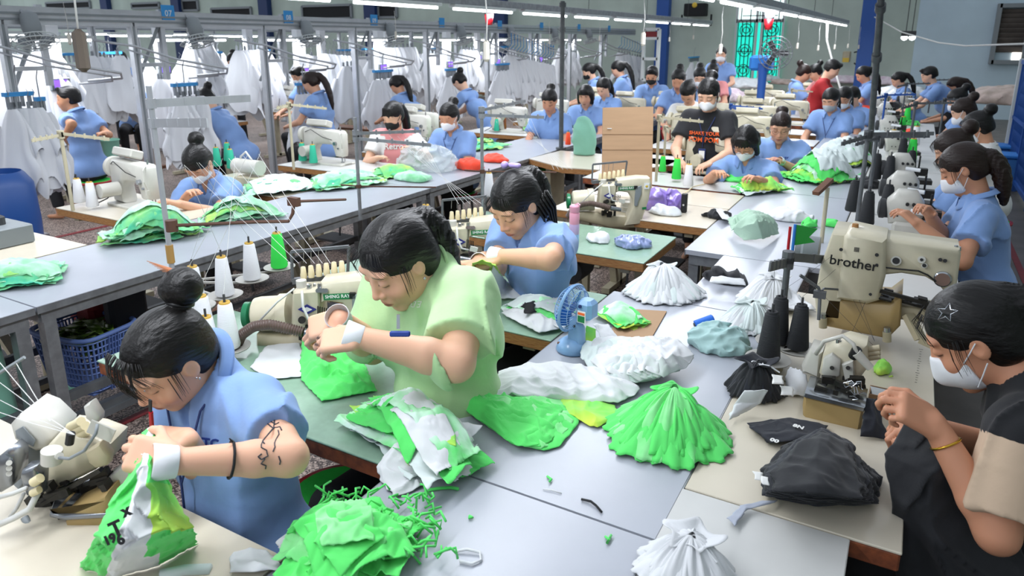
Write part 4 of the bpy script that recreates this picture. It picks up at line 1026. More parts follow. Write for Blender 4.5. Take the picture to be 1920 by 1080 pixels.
    # smooth the path
    for _ in range(10): pts = [pts[0]] + [(pts[i - 1] + pts[i] * 2 + pts[i + 1]) / 4 for i in range(1, len(pts) - 1)] + [pts[-1]]
    fp = []
    for i in range(len(pts) - 1): fp += [pts[i], pts[i].lerp(pts[i + 1], .5)]
    nn = len(fp); mb.tube(fp, lambda q: .0165 + .0028 * math.sin(q * nn * PI * .5), 14); mb.build('suction_hose', 'hose', t, smooth=True)
    MB().cyl(W(572, 624, -.06), W(606, 629, -.06), .015, .012, 16).build('nozzle', 'plate_grey', t, auto=40)
    return t
mB = arm_machine()
zl = .93
for px, py, lb in ((900, 437, 'beige cylinder arm machine with green handwheel, worked by the long haired woman'), (1170, 355, 'beige cylinder arm sewing machine half hidden behind the pink and blue bottle')):
    dup(mB, TO + (P(px, py, zl) - P(633, 556, zl)), None, lb)
# thread stand and cones left of machine B
bs = P(330, 562, .70); hs = (PD(319, 335, (bs - CAM).dot(FWD)) - bs).z
cpos = [(422, 552, .80), (473, 522, .80), (524, 500, .80), (369, 573, .80), (430, 650, .79), (350, 620, .76), (386, 634, .77)]
dz = [P(*c) for c in cpos]
mat('tape', 'b08a4c', rough=.6)
ts = thread_stand(bs, 1.62 - bs.z, [(1.55 - bs.z, PD(520, 262, 2.9) - PD(305, 292, 2.35)), (1.47 - bs.z, PD(450, 335, 1.95) - PD(315, 318, 2.35))], 'tall white thread stand with two slotted arms, in front of the green garment stack', dishes=[tuple(d - Vector((0, 0, .012))) for d in dz], m='alu_bright', aw=.034)
mb = MB(); mb.cyl((0, 0, (P(328, 520, .75).z + .12) - bs.z + .0), (0, 0, .25), .016, n=12); mb.build('tape_wrap', 'tape', ts, smooth=True, auto=40)
mat('rust_rod', '5c4034', rough=.6, metal=.3)
mb = MB(); q0 = PD(322, 423, 2.45) - bs; mb.tube([q0, PD(480, 416, 2.45) - bs, PD(541, 415, 2.45) - bs, PD(549, 400, 2.45) - bs, PD(551, 378, 2.45) - bs], .006, 8); mb.tube([PD(545, 378, 2.45) - bs, PD(648, 374, 2.75) - bs], .005, 8); mb.cyl(q0 - Vector((0, 0, .02)), q0 + Vector((0, 0, .02)), .02, n=12); mb.box(PD(551, 378, 2.45) - bs, (.045, .02, .03)); mb.build('rusty_rod', 'rust_rod', ts)
cn = ['white thread cone on the round dish nearest the green thread cone but one', 'white thread cone on the dish just left of the green cone', 'bright green thread cone on a round dish beside the green handwheel machine', 'white thread cone on the dish closest to the taped pole', 'white thread cone standing beside the brown hose', 'white thread cone half hidden behind the hair of the tattooed woman', 'white thread cone between the two lower cones by the brown hose']
for i, (d, l_) in enumerate(zip(dz, cn)): cone(d, 'thread_green' if i == 2 else 'thread_white', l_, sc=1.02, core='cone_core', group='thread cones round the taped pole')
cone(P(395, 676, .76), 'thread_white', 'white thread cone lying lowest beside the pale paper sheet', group='thread cones round the taped pole')
top1 = PD(319, 318, 2.35)
sg = []
for i in range(7): sg.append((dz[i] + Vector((0, 0, .19)), PD(345 + i * 24, 309 - i * 4, 2.5)))
for i in range(6): sg.append((PD(345 + i * 28, 309 - i * 4, 2.5), TO + plB.w(569 + 14 * i, 470, .14)))
threads(sg, 'thin white threads running up from the cones to the slotted arms')
# second and third stands with slotted arms
for (px, py), (tx, ty), a1, a2, lb in (((676, 412), (672, 215), (790, 255, .3), (808, 272, -.3), 'thread stand with slotted grey arms above the hair of the woman in light green'), ((905, 395), (911, 195), (985, 198, .35), (1020, 220, .1), 'thread stand with slotted grey arms over the head of the long haired woman')):
    b0 = P(px, py, .75) ; dd = (b0 - CAM).dot(FWD); h_ = (PD(tx, ty, dd) - b0).z; zt = h_ * (.80 if px < 800 else .92)
    o_ = b0 + Vector((0, 0, zt)); da = (o_ - CAM).dot(FWD)
    st = thread_stand(b0, h_, [(zt + .03, PD(a1[0], a1[1], da + a1[2]) - o_), (zt - .0, PD(a2[0], a2[1], da + a2[2]) - o_)], lb)
    mb = MB(); mb.tube([Vector((-.12, -.02, zt * .42)), Vector((.0, 0, zt * .42)), Vector((.42, .2, zt * .42))], .005, 6); mb.cyl((0, 0, zt * .40), (0, 0, zt * .44), .016, n=10); mb.build('cross_rod', 'rust_rod', st)
    threads([(PD(a1[0] - 15 * k, a1[1], da + a1[2] * (1 - .12 * k)), TO + plB.w(575 + 14 * k, 470, .14) + (P(900, 437, zl) - P(633, 556, zl)) * (1 if px < 800 else 2)) for k in range(5)], 'thin threads slanting down behind the ' + ('woman in light green' if px < 800 else 'long haired woman'))
for x, y, lb in ((800, 438, 'white thread cone just right of the light green woman\'s ponytail'), (917, 368, 'white thread cone in front of the left temple of the long haired woman'), (935, 385, 'white thread cone on the right behind the long haired woman\'s forehead')):
    cone(P(x, y, .80), 'thread_white', lb, group='white thread cones behind the head of the seated women')
# ---- bartack machine
YB = 2.60; plD = Pl((0, YB, .75)); O_ = Vector((0, YB, .75))
def bartack():
    t = thing('sewing_machine', 'large beige bartack machine lettered brother behind the masked woman in black', 'sewing machine', O_); pl = plD
    mb = MB(); slab(mb, pl, [(1541, 596), (1552, 560), (1668, 570), (1692, 552), (1688, 612), (1664, 636), (1545, 612)], .20, .0, .008); mb.build('base', 'mach_tan', t, auto=50)
    mb = MB(); slab(mb, pl, [(1531, 596), (1527, 560), (1538, 500), (1560, 437), (1592, 440), (1575, 600)], .20, .0, .008); mb.build('rear_cover', 'mach_cream', t, auto=50)
    mb = MB(); slab(mb, pl, [(1568, 562), (1576, 500), (1582, 445), (1596, 435), (1662, 450), (1660, 520), (1648, 565), (1625, 572)], .19, -.025, .016); mb.build('motor_housing', 'mach_cream', t, auto=50)
    mb = MB(); slab(mb, pl, [(1645, 560), (1648, 530), (1660, 516), (1690, 513), (1735, 520), (1760, 535), (1774, 552), (1792, 552), (1802, 478), (1800, 468), (1660, 448), (1600, 440), (1600, 560)], .15, .01, .010); mb.build('arm', 'mach_cream', t, auto=50)
    mb = MB(); slab(mb, pl, [(1640, 562), (1700, 575), (1790, 590), (1796, 612), (1690, 600), (1660, 600)], .12, .03, .006); mb.build('bed', 'mach_beige', t, auto=50)
    W = lambda x, y, off=0: (lambda u, v: Vector((u, off, v)))(*pl(x, y, off))
    mb = MB(); rr = random.Random(5)
    for k in range(26): p = W(rr.uniform(1648, 1790), 0, 0); x = rr.uniform(1648, 1790); y = 548 + (x - 1648) * .22 + rr.uniform(-6, 10); p = W(x, y, rr.uniform(.0, .12)); mb.box(p, (rr.uniform(.02, .06), rr.uniform(.01, .03), rr.uniform(.006, .014)), rot=(0, R(8), rr.uniform(-.1, .1)))
    mb.bar(W(1650, 545, -.01), W(1760, 575, -.01), .012); mb.bar(W(1655, 555, .03), W(1770, 585, .03), .02, .008); mb.build('feed_mechanism', 'oily', t)
    mb = MB()
    for k in range(12): x = rr.uniform(1655, 1785); mb.box(W(x, 550 + (x - 1648) * .2, rr.uniform(-.015, .08)), (rr.uniform(.015, .04), .012, .005), rot=(0, R(8), 0))
    mb.bar(W(1775, 552, .03), W(1773, 592, .03), .008); mb.bar(W(1784, 552, .03), W(1782, 585, .03), .006); mb.build('needle_clamp', 'chrome', t)
    text('brother', 'lettering', 'black', t, .048, TM(W(1600, 494, -.0275), (1, 0, -.03), (0, 0, 1)), bold=.0006)
    mb = MB(TM(W(1606, 468, -.0265), (1, 0, 0), (0, 0, 1)))
    for k in range(4): mb.box((-.006 + .004 * k, 0, 0), (.0012, .016, .001)); mb.box((0, -.006 + .004 * k, 0), (.016, .0012, .001))
    mb.build('maker_mark', 'dark_grey', t)
    mb = MB()
    for x, y, r_ in ((1680, 489, .016), (1728, 487, .012), (1733, 498, .009)): mb.cyl(W(x, y, .012), W(x, y, .0), r_, n=18)
    mb.mi(1)
    for x, y, r_ in ((1680, 489, .011), (1728, 487, .005), (1733, 498, .006), (1763, 487, .006), (1772, 489, .006), (1577, 468, .006), (1644, 478, .006), (1644, 497, .005), (1632, 552, .005)): mb.cyl(W(x, y, .012 if x > 1650 else -.02), W(x, y, -.003 if x > 1650 else -.0275), r_, n=14)
    mb.build('dial', ['mach_white', 'black'], t)
    mb = MB(); mb.lathe([(.026, 0), (.026, .012), (.022, .016), (0, .016)], W(1767, 522, .012), (0, -1, 0), 24); mb.build('round_knob', 'chrome', t, auto=40)
    MB().tube([W(1645, 500, .005), W(1690, 505, -.006), (W(1722, 508, -.006)), W(1740, 516, -.006), W(1755, 528, -.006)], .003, 6).build('black_rod', 'black', t)
    mb = MB(); mb.lathe([(.0, .035), (.01, .034), (.012, 0), (.02, 0), (.02, -.01)][::-1], W(1602, 437, .06), (0, 0, 1), 16); mb.mi(1).cyl(W(1793, 470, .04), W(1793, 460, .04), .006, n=10); mb.cyl(W(1797, 470, .06), W(1797, 463, .06), .008, n=10); mb.box(W(1728, 456, .06), (.06, .03, .012)); mb.build('thread_post', ['wood_edge', 'chrome'], t, auto=40)
    mb = MB()
    for x, y in ((1543, 600), (1663, 626)): mb.cyl(W(x, y - 4, -.012), W(x, y + 14, -.012), .014, n=14); mb.mi(1).cyl(W(x, y - 12, -.012), W(x, y + 2, -.012), .011, n=14); mb.mi(0)
    mb.build('foot', ['mach_beige', 'chrome'], t, auto=40)
    mb = MB(); mb.lathe([(.05, 0), (.05, .05), (.03, .06), (.03, .08), (0, .08)], W(1536, 470, .08), (-1, 0, 0), 20); mb.build('handwheel', 'frame_grey', t, auto=40)
    mb = MB(); mb.bar(W(1702, 590, .02), W(1726, 636, -.02), .035, .02); mb.bar(W(1726, 636, -.02), W(1760, 652, -.04), .03, .02); mb.build('lever', 'mach_beige', t)
    return t
mD = bartack()
# table extension with scale marks
ex = [P(1668, 640), P(1747, 657), P(1740, 722), P(1690, 760)]
# thread stand of the right hand machine
b0 = P(1460, 655, .76); dd = (b0 - CAM).dot(FWD); ht = (PD(1478, 462, dd) - b0).z
fl = [P(1440, 672, .82), P(1457, 640, .82), P(1495, 652, .82)]
st = thread_stand(b0, ht, [(ht - .01, PD(1622, 487, dd + .25) - (b0 + Vector((0, 0, ht)))), (ht - .03, PD(1442, 512, dd - .25) - (b0 + Vector((0, 0, ht - .05))))], 'thread stand with green arrow flag and black cones, beside the large beige machine', dishes=[tuple(v - Vector((0, 0, .012))) for v in fl], m='steel_grey', aw=.03)
mat('flag_green', '2a9a3c', rough=.6)
a = PD(1487, 460, dd) - b0
MB().prism([(0, 0), (.075, .012), (.052, .03), (.078, .06), (0, .075)], .004, a, RGT, (0, 0, 1)).build('green_flag', 'flag_green', st); mb = MB(); mb.cyl(a + Vector((0, 0, -.02)), a + Vector((0, 0, .075)), .005, n=8).mi(1).cyl(a + Vector((-.015, 0, -.02)), a + Vector((-.015, 0, .065)), .005, n=8); mb.build('marker_tubes', ['blue_print', 'red_plastic'], st)
mb = MB(); mb.tube([PD(1500, 516, dd) - b0, PD(1535, 540, dd) - b0, PD(1538, 550, dd) - b0, PD(1535, 600, dd) - b0], .006, 7); mb.tube([PD(1538, 548, dd) - b0, PD(1545, 541, dd) - b0, PD(1605, 545, dd + .05) - b0], .004, 6); mb.box(PD(1537, 552, dd) - b0, (.04, .02, .025)); mb.build('bent_rod', 'steel_grey', st)
mb = MB(); mb.lathe([(.045, 0), (.05, .03), (.04, .05)], P(1440, 690, .755) - b0, n=20); mb.build('stand_base', 'mach_beige', st, smooth=True)
for v, lb in zip(fl, ('black thread cone on the front dish beside the pale teal garment', 'black thread cone behind the front one against the steel pole', 'slim black thread cone to the right on the stand')):
    cone(v, 'thread_black', lb, core='thread_black', sc=1. if 'slim' not in lb else .95, group='black thread cones on the right hand stand')
threads([(fl[0] + Vector((0, 0, .18)), PD(1452, 505, dd)), (fl[1] + Vector((0, 0, .18)), PD(1560, 480, dd)), (fl[2] + Vector((0, 0, .18)), PD(1590, 484, dd + .1)), (PD(1560, 480, dd + .1), PD(1640, 640, dd - .1)), (PD(1600, 484, dd + .1), PD(1625, 560, dd)), (PD(1625, 560, dd), PD(1590, 640, dd - .2)), (PD(1540, 550, dd), PD(1640, 650, dd - .1)), (PD(1605, 545, dd), PD(1640, 640, dd - .1))], 'fine dark threads strung in front of the beige bartack machine', 'dark_grey', .0006)
# ---- overlock machine
def overlock_right():
    Yo = 2.0; pl = Pl((0, Yo, .75)); t = thing('overlock_machine', 'beige overlock machine with chrome topped tray in front of the masked woman in black', 'sewing machine', (0, Yo, .75))
    W = lambda x, y, off=0: (lambda u, v: Vector((u, off, v)))(*pl(x, y, off))
    mb = MB(); slab(mb, pl, [(1504, 762), (1507, 742), (1620, 770), (1612, 812), (1505, 786)], .10, .0, .01); mb.build('tray', 'mach_tan', t, auto=50)
    mb = MB(); slab(mb, pl, [(1506, 745), (1509, 736), (1622, 764), (1620, 773)], .125, -.004, .003); mb.build('chrome_lid', 'chrome', t, auto=50)
    mb = MB(); slab(mb, pl, [(1502, 688), (1520, 655), (1542, 662), (1536, 712), (1504, 700)], .10, .13, .012); mb.build('side_cover', 'mach_white', t, auto=50)
    mb = MB(); slab(mb, pl, [(1535, 702), (1542, 668), (1560, 650), (1590, 640), (1625, 650), (1628, 690), (1612, 712), (1580, 722), (1545, 716)], .10, .10, .014); mb.build('head', 'mach_cream', t, auto=50)
    mb = MB(); slab(mb, pl, [(1540, 700), (1544, 672), (1560, 664), (1576, 676), (1574, 706), (1556, 712)], .02, .085, .004); slab(mb, pl, [(1578, 684), (1600, 676), (1602, 706), (1584, 714)], .02, .085, .004); mb.build('cover_plate', 'mach_white', t, auto=50)
    mb = MB(); rr = random.Random(9)
    for k in range(16): mb.box(W(rr.uniform(1530, 1630), rr.uniform(708, 745), rr.uniform(.02, .12)), (rr.uniform(.01, .04), rr.uniform(.01, .03), rr.uniform(.008, .02)), rot=(0, rr.uniform(-.3, .3), rr.uniform(-.3, .3)))
    for x in (1560, 1590): mb.cyl(W(x, 690, .085), W(x, 690, .07), .006, n=10)
    mb.build('presser_mechanism', 'oily', t)
    mb = MB()
    for k in range(3): mb.cyl(W(1628, 655 + 8 * k, .14), W(1650, 652 + 8 * k, .14), .009, n=12)
    mb.build('tension_tubes', 'mach_beige', t, auto=40)
    mb = MB(); mb.cyl(W(1606, 662, .06), W(1632, 690, .06), .013, .011, 14); lampb = mb.build('work_lamp', 'mach_white', t, auto=40)
    MB().tube([W(1530, 664, .1), W(1545, 640, .08), (W(1580, 630, .08)), W(1600, 645, .07), W(1606, 662, .06)], .006, 8).build('lamp_hose', 'mach_white', t, smooth=True)
    MB().cyl(W(1600, 668, .08), W(1607, 656, .065), .014, n=12).build('lamp_socket', 'black', t)
    mb = MB(); 
    for k in range(3): mb.cyl(W(1572 + 8 * k, 660, .12), W(1572 + 8 * k, 636 + 4 * k, .12), .007, n=10)
    mb.build('tension_posts', 'chrome', t, auto=40)
    mb = MB(); rr = random.Random(4)
    for k in range(16):
        p = W(rr.uniform(1592, 1618), rr.uniform(712, 742), rr.uniform(-.01, .03)); q = p + Vector((rr.uniform(-.02, .02), rr.uniform(-.02, .01), rr.uniform(-.03, .01))); mb.tube([p, (p + q) / 2 + Vector((rr.uniform(-.015, .015), 0, rr.uniform(-.01, .01))), q], .0012, 4)
    mb.build('needle_wires', 'chrome', t)
    return t
overlock_right()
def overlock_left():
    pl = Pl(P(120, 985, .75), RGT, (0, 0, 1)); bk = pl.n if pl.n.dot(FWD) > 0 else -pl.n; t = thing('overlock_machine', 'grime stained overlock machine with grey tray in the bottom left corner', 'sewing machine', pl.o)
    W = lambda x, y, off=0: (lambda u, v: pl.ax * u + pl.az * v + bk * off)(*pl(x, y, off))
    mb = MB(); slab(mb, pl, [(100, 960), (118, 972), (122, 1028), (140, 1034), (192, 1005), (205, 940), (200, 925), (110, 968)], .10, .0, .01); mb.build('tray', 'mach_tan', t, auto=50)
    a = pl(85, 955); 
    corners = [W(88, 958, .0), W(118, 972, .0), W(205, 922, .0), W(240, 880, .16), W(160, 900, .16), W(90, 940, .10)]
    zt = W(118, 970).z; mb = MB(); mb.prism([(c.dot(pl.ax), c.dot(bk)) for c in [W(92, 960, 0), W(120, 972, -.01), W(205, 940, 0), W(232, 930, .13), W(120, 930, .13)]], .012, Vector((0, 0, zt + .004)), pl.ax, bk, .003); mb.build('tray_lid', 'plate_grey', t, auto=50)
    mb = MB(); slab(mb, pl, [(78, 955), (70, 905), (75, 850), (110, 812), (165, 820), (205, 835), (200, 868), (175, 885), (120, 912), (95, 925)], .09, .06, .01); mb.build('head', 'mach_cream', t, auto=50)
    mb = MB(); slab(mb, pl, [(158, 850), (186, 832), (203, 856), (200, 874), (178, 880), (165, 870)], .03, .02, .005); mb.build('face_plate', 'mach_beige', t, auto=50)
    mb = MB(); slab(mb, pl, [(14, 800), (32, 780), (58, 790), (92, 822), (88, 845), (62, 850), (22, 828)], .12, .10, .012); mb.mi(1); slab(mb, pl, [(28, 808), (42, 800), (66, 826), (62, 838), (30, 822)], .004, .092, .001); mb.build('rear_cover', ['mach_white', 'frame_grey'], t, auto=50)
    mb = MB(); slab(mb, pl, [(12, 850), (30, 828), (62, 846), (60, 900), (35, 925), (10, 905)], .09, .10, .012); mb.build('motor_housing', 'frame_grey', t, auto=50)
    mb = MB(); rr = random.Random(2)
    for k in range(22): x = rr.uniform(60, 205); mb.box(W(x, 935 - (x - 60) * .28 + rr.uniform(-14, 14), rr.uniform(.02, .09)), (rr.uniform(.01, .05), rr.uniform(.01, .03), rr.uniform(.008, .02)), rot=(rr.uniform(-.2, .2), R(-18), ROT))
    mb.bar(W(78, 945, .03), W(190, 880, .03), .014, .008); mb.build('presser_mechanism', 'oily', t)
    mb = MB(); mb.cyl(W(97, 866, -.005), W(97, 844, -.005), .021, n=20); mb.cyl(W(112, 855, -.02), W(104, 855, -.005), .008, n=12); mb.build('lamp_base', 'mach_white', t, auto=40)
    MB().tube([W(108, 858, -.02), W(130, 860, -.03), W(158, 845, -.03), W(180, 812, -.03), W(183, 795, -.02)], .0035, 7).build('lamp_gooseneck', 'frame_grey', t, smooth=True)
    mb = MB(); slab(mb, pl, [(155, 764), (168, 756), (185, 782), (184, 792), (172, 796), (160, 786)], .028, .0, .004); mb.build('work_lamp', 'mach_white', t, auto=50)
    mb = MB(TM(W(190, 808, .0), pl.ax, pl.az)); mb.box((0, 0, 0), (.055, .035, .004), rot=(0, 0, R(-28)), bev=.001); mb.build('eye_guard', 'glass_pink', t) if False else mb.build('eye_guard', 'mach_white', t)
    mb = MB()
    for k in range(3): mb.cyl(W(132 + 8 * k, 800 + 8 * k, .08), W(152 + 8 * k, 790 + 8 * k, .05), .010, n=12)
    mb.build('tension_tubes', 'ivory', t, auto=40)
    mb = MB(); mb.cyl(W(130, 832, .02), W(133, 812, .02), .009, n=10); mb.build('black_knob', 'black', t)
    mb = MB(); slab(mb, pl, [(36, 895), (40, 882), (62, 880), (72, 895), (70, 935), (48, 930)], .04, -.02, .004); mb.build('oil_reservoir', 'plate_grey', t, auto=50)
    mb = MB(); mb.tube([W(0, 932, -.03), W(25, 925, -.03), W(50, 915, -.03)], .005, 7); mb.tube([W(70, 925, -.03), W(55, 955, -.04), W(25, 972, -.04), W(-5, 985, -.04)], .007, 7); mb.tube([W(45, 925, -.02), W(30, 955, -.02), W(18, 970, -.02)], .004, 6); mb.build('air_tube', 'cord', t, smooth=True)
    mb = MB(); mb.cyl(W(62, 905, -.035), W(76, 896, -.035), .010, n=12); mb.cyl(W(60, 925, -.035), W(74, 918, -.035), .008, n=10); mb.build('valve_knob', 'ivory', t, auto=40)
    mb = MB(); mb.tube([W(46, 970, .02), W(62, 1000, 0), W(92, 1030, -.02)], .008, 8); mb.lathe([(.032, 0), (.03, .01), (.012, .014), (.0, .014)], W(105, 1040, -.01), (0, 0, 1), 18); mb.tube([W(105, 1035, -.01), W(110, 990, .0)], .007, 8); mb.build('foot_bracket', 'frame_grey', t, auto=50)
    mb = MB(); slab(mb, pl, [(-10, 862), (8, 848), (22, 858), (22, 912), (0, 925), (-10, 920)], .06, .02, .004); mb.mi(1)
    for k in range(3): mb.cyl(W(17, 868 + 10 * k, .02), W(17, 868 + 10 * k, .0), .006, n=10)
    mb.build('tension_block', ['plate_grey', 'mach_white'], t, auto=50)
    mb = MB(); slab(mb, pl, [(190, 905), (232, 872), (250, 882), (245, 915), (205, 940)], .05, .05, .004); mb.build('needle_plate', 'mach_white', t, auto=50)
    return t
OVL = overlock_left()
pp = P(120, 985, .75)
threads([(PD(-10, 710, 1.5), PD(140, 815, 1.25)), (PD(-10, 745, 1.5), PD(140, 815, 1.25)), (PD(-10, 668, 1.5), PD(95, 790, 1.3)), (PD(30, 680, 1.5), PD(95, 790, 1.3)), (PD(-10, 770, 1.4), PD(140, 815, 1.25))], 'pale threads converging from the left onto the corner overlock machine', 'cord', .0008)
o = MB().tube([PD(-10, 705, 1.5), PD(46, 670, 1.5)], .004, 6).build('guide_rod', 'frame_grey'); tag(o, 'grey rod sticking in from the left edge above the corner machine', 'rod')
# ---- rows of further machines
k = 0
def row_machine(px, py, label, m='mach_cream', rz=0., z=.75, sc=1., panel=True, kind='sewing_machine'):
    p = P(px, py, z); return lockstitch(label, p, rz, m, panel, sc)
LS = row_machine(1340, 325, 'cream lockstitch machine in front of the bobbed woman in a mask')
lsf = [(265, 378, 0, 'white flatbed machine with tilted control panel, before the bench of the dark haired worker'), (615, 300, 0, 'white flatbed machine beside the two teal cones, left of the woman in pink'), (775, 262, 0, 'white flatbed machine between the woman in pink and the young woman in blue'), (790, 255, 0, 'cream flatbed machine behind the young woman in a white mask')]
WM = lockstitch(lsf[0][3], P(262, 388, .75), R(-6), 'mach_white')
for px, py, rz, lb in lsf[1:]: dup(WM, P(px, py + 6, .75), R(rz), lb)
OT = 'one two three four five six seven eight nine ten eleven twelve thirteen fourteen fifteen'.split()
for i, (px, py) in enumerate(((1410, 272), (1300, 268), (1340, 238), (1420, 245), (1480, 232), (1420, 222), (1500, 212), (1440, 205), (1520, 200), (1180, 225), (1260, 225), (1120, 215))):
    dup(LS, P(px, py, .75), None, 'cream lockstitch machine, number %s going back along the middle row of tables' % OT[i])
for i, (x, y) in enumerate(((-8.8, 4.5), (-8.3, 6.2), (-8.3, 7.8), (-8.3, 9.5), (-8.3, 11.2), (-8.3, 12.9), (-10.3, 5.6), (-10.3, 7.4), (-10.3, 9.6), (-10.3, 11.8), (-4.1, 7.25), (-4.1, 8.4), (-4.1, 9.8))):
    dup(WM, (x, y, .75), 0, 'white machine on a wooden table, %s %s' % (('bay ' + OT[i] if i < 6 else 'back bay ' + OT[i - 6]) if i < 10 else 'left line ' + OT[i - 10], 'under the rail' if i < 10 else 'near the brown bottle'))
# ---- right hand line of compact machines (pale heads with black cones)
def compact(label, loc, rz=0.):
    t = thing('sewing_machine', label, 'sewing machine', loc, rz)
    mb = MB(); mb.box((0, 0, .05), (.16, .2, .10), bev=.015); mb.build('base', 'mach_white', t)
    MB().prism([(-.10, .08), (.04, .08), (.06, .12), (.06, .2), (.02, .26), (-.07, .26), (-.12, .2)], .14, inset=.018).build('head', 'mach_white', t, auto=50)
    mb = MB(); mb.box((.1, -.02, .14), (.09, .06, .05)); mb.box((.12, 0, .07), (.12, .12, .03)); mb.cyl((.09, 0, .25), (.09, 0, .1), .006, n=8); mb.build('presser_mechanism', 'oily', t)
    mb = MB(); 
    for k in range(3): mb.cyl((-.02 + .03 * k, -.07, .2), (-.02 + .03 * k, -.09, .2), .009, n=10)
    for k in range(5): mb.cyl((-.06 + .03 * k, -.071, .13), (-.06 + .03 * k, -.073, .13), .005, n=8)
    mb.build('tension_disc', 'black', t)
    MB().lathe([(.05, 0), (.055, .01), (.055, .03), (.03, .04), (0, .04)], (-.12, 0, .15), (-1, 0, 0), 18).build('handwheel', 'dark_grey', t, auto=40)
    MB().cyl((.0, -.1, .17), (.09, -.12, .165), .013, n=12).build('work_lamp', 'wrap', t, auto=40)
    return t
CM = compact('pale compact machine right behind the large beige bartack machine', P(1700, 445, .75))
for i, (px, py) in enumerate(((1695, 400), (1690, 355), (1680, 300), (1668, 262), (1660, 232), (1650, 212), (1700, 205))):
    dup(CM, P(px, py, .75), R(5 * (i % 3)), 'pale compact machine, number %s further along the right hand line' % OT[i])
# black and green cones of the right line on stands
for i, (px, py, m_) in enumerate(((1623, 410, 'thread_black'), (1660, 395, 'thread_black'), (1598, 385, 'thread_black'), (1665, 330, 'thread_black'), (1640, 325, 'thread_black'), (1705, 318, 'thread_black'), (1690, 290, 'thread_black'), (1700, 215, 'thread_green'), (1690, 240, 'thread_green'), (1672, 270, 'thread_green'), (1715, 262, 'thread_white'), (1708, 290, 'thread_green'))):
    cone(P(px, py + 10, .82), m_, '%s thread cone, number %s going back along the right hand line' % (m_[7:], OT[i]), core='thread_black' if m_ == 'thread_black' else 'cone_core', sc=1.15, group='cones of the right hand line')
for i, (px, py, h_, c) in enumerate(((1600, 470, .62, 'steel_grey'), (1625, 400, .5, 'steel_grey'), (1700, 310, .55, 'steel_grey'), (1650, 262, .5, 'col_blue'), (1760, 262, .45, 'steel_grey'), (1690, 225, .5, 'steel_grey'), (1740, 212, .5, 'steel_grey'))):
    thread_stand(P(px, py, .75), h_, [(h_ - .02, (.28, .1, .01)), (h_ - .03, (-.1, -.2, -.02))], 'thread guide stand, number %s going back along the right hand line' % OT[i], m=c)
cm_ = [(1540, 455, .42)]
b0 = P(1540, 455, .75); t = thing('thread_stand', 'short taped pole with tilted wooden cap between the white garments and the black cones', 'thread stand', b0); MB().cyl((0, 0, 0), (0, 0, .30), .011, n=10).build('pole', 'cream_steel', t, smooth=True, auto=40); MB().box((-.02, -.03, .31), (.035, .16, .02), rot=(R(20), 0, R(-20))).build('cap', 'wood_bench', t)
# green cones and others of the middle tables
for i, (px, py, m_, s_) in enumerate(((1242, 318, 'thread_green', .8), (1268, 332, 'thread_green', 1.), (1290, 345, 'thread_white', 1.), (1325, 288, 'thread_white', .9), (1352, 292, 'thread_white', .9), (1478, 215, 'thread_white', 1.), (1496, 212, 'thread_white', 1.), (568, 298, 'thread_teal', 1.), (588, 302, 'thread_teal', 1.), (578, 285, 'thread_teal', 1.), (408, 308, 'thread_teal', 1.), (434, 312, 'thread_teal', 1.), (428, 298, 'thread_teal', 1.), (150, 376, 'thread_white', 1.), (174, 384, 'thread_white', 1.), (931, 242, 'thread_teal', .9), (1064, 250, 'thread_orange', 1.3), (1065, 268, 'thread_orange', .8))):
    where = {'thread_green': 'by the cardboard sheet', 'thread_white': 'on the tables', 'thread_teal': 'on the left line tables', 'thread_orange': 'beside the covered machine'}[m_]
    cone(P(px, py + 3, .775), m_, '%s thread cone %s, %s of its colour from the left' % (m_[7:], where, OT[[q[2] for q in ((0, 0, 'thread_green'),) * 0].count(m_) + i if i < 15 else 0]), sc=s_, group='cones standing on far tables')
for px, py, h_, lb in ((137, 395, .5, 'thread stand with slanting wooden arm behind the two white cones at the left'), (551, 318, .55, 'thread stand beside the two teal cones'), (1230, 340, .5, 'thread stand left of the bobbed woman, by the red basket'), (1308, 290, .45, 'thread stand in front of the woman in the black lettered T-shirt'), (1365, 268, .4, 'blue topped thread stand behind the bobbed woman'), (1480, 222, .4, 'thread stand left of the masked women in the middle row'), (1245, 300, .3, 'low wire frame stand beside the cardboard sheet')):
    thread_stand(P(px, py, .75), h_, [(h_ - .01, (.3, .12, -.03)), (h_ - .02, (.1, -.22, 0))], lb, m='cream_steel' if 'blue' not in lb else 'col_blue')
# ---------------------------------------------------------------- overhead hanging rail bay
mat('shirt_hang', 'd8dade', rough=.85, bump=.1, bscale=14); mat('sign_blue', '2f8fd0', rough=.5); mat('screen', '7a50e0', rough=.3, emit=1.6); mat('clip_blue', '2a86c4', rough=.45); mat('clip_grey', '84898e', rough=.4, metal=.4)
XG = -7.0
def hbeam(X_, z, y0, y1, label, h=.12):
    t = thing('overhead_beam', label, 'beam', (X_, (y0 + y1) / 2, z)); mb = MB(); L_ = y1 - y0
    mb.box((0, 0, 0), (.08, L_, h)); mb.build('beam', 'alu_bright', t); mb = MB(); mb.box((.045, 0, .02), (.012, L_, .02)); mb.box((.045, 0, -.03), (.012, L_, .02)); mb.build('groove_strip', 'frame_grey', t)
hbeam(XG, 2.01, 1.6, 19.4, 'long silver overhead beam of the front row of hanging shirts', .16)
hbeam(-9.6, 2.02, 2.5, 19.4, 'silver overhead beam of the second row of hanging shirts', .1)
hbeam(-12.4, 2.02, 3.5, 19.4, 'silver overhead beam of the third row of hanging shirts', .1)
LY = [PX(px, 60, XG).y for px in (78, 303, 530, 692, 820, 930, 1009, 1080, 1137)]
nums = ['06', '07', '08', '09', '', '', '', '', '']
fan0 = None; col0 = None; rail0 = None; post0 = None
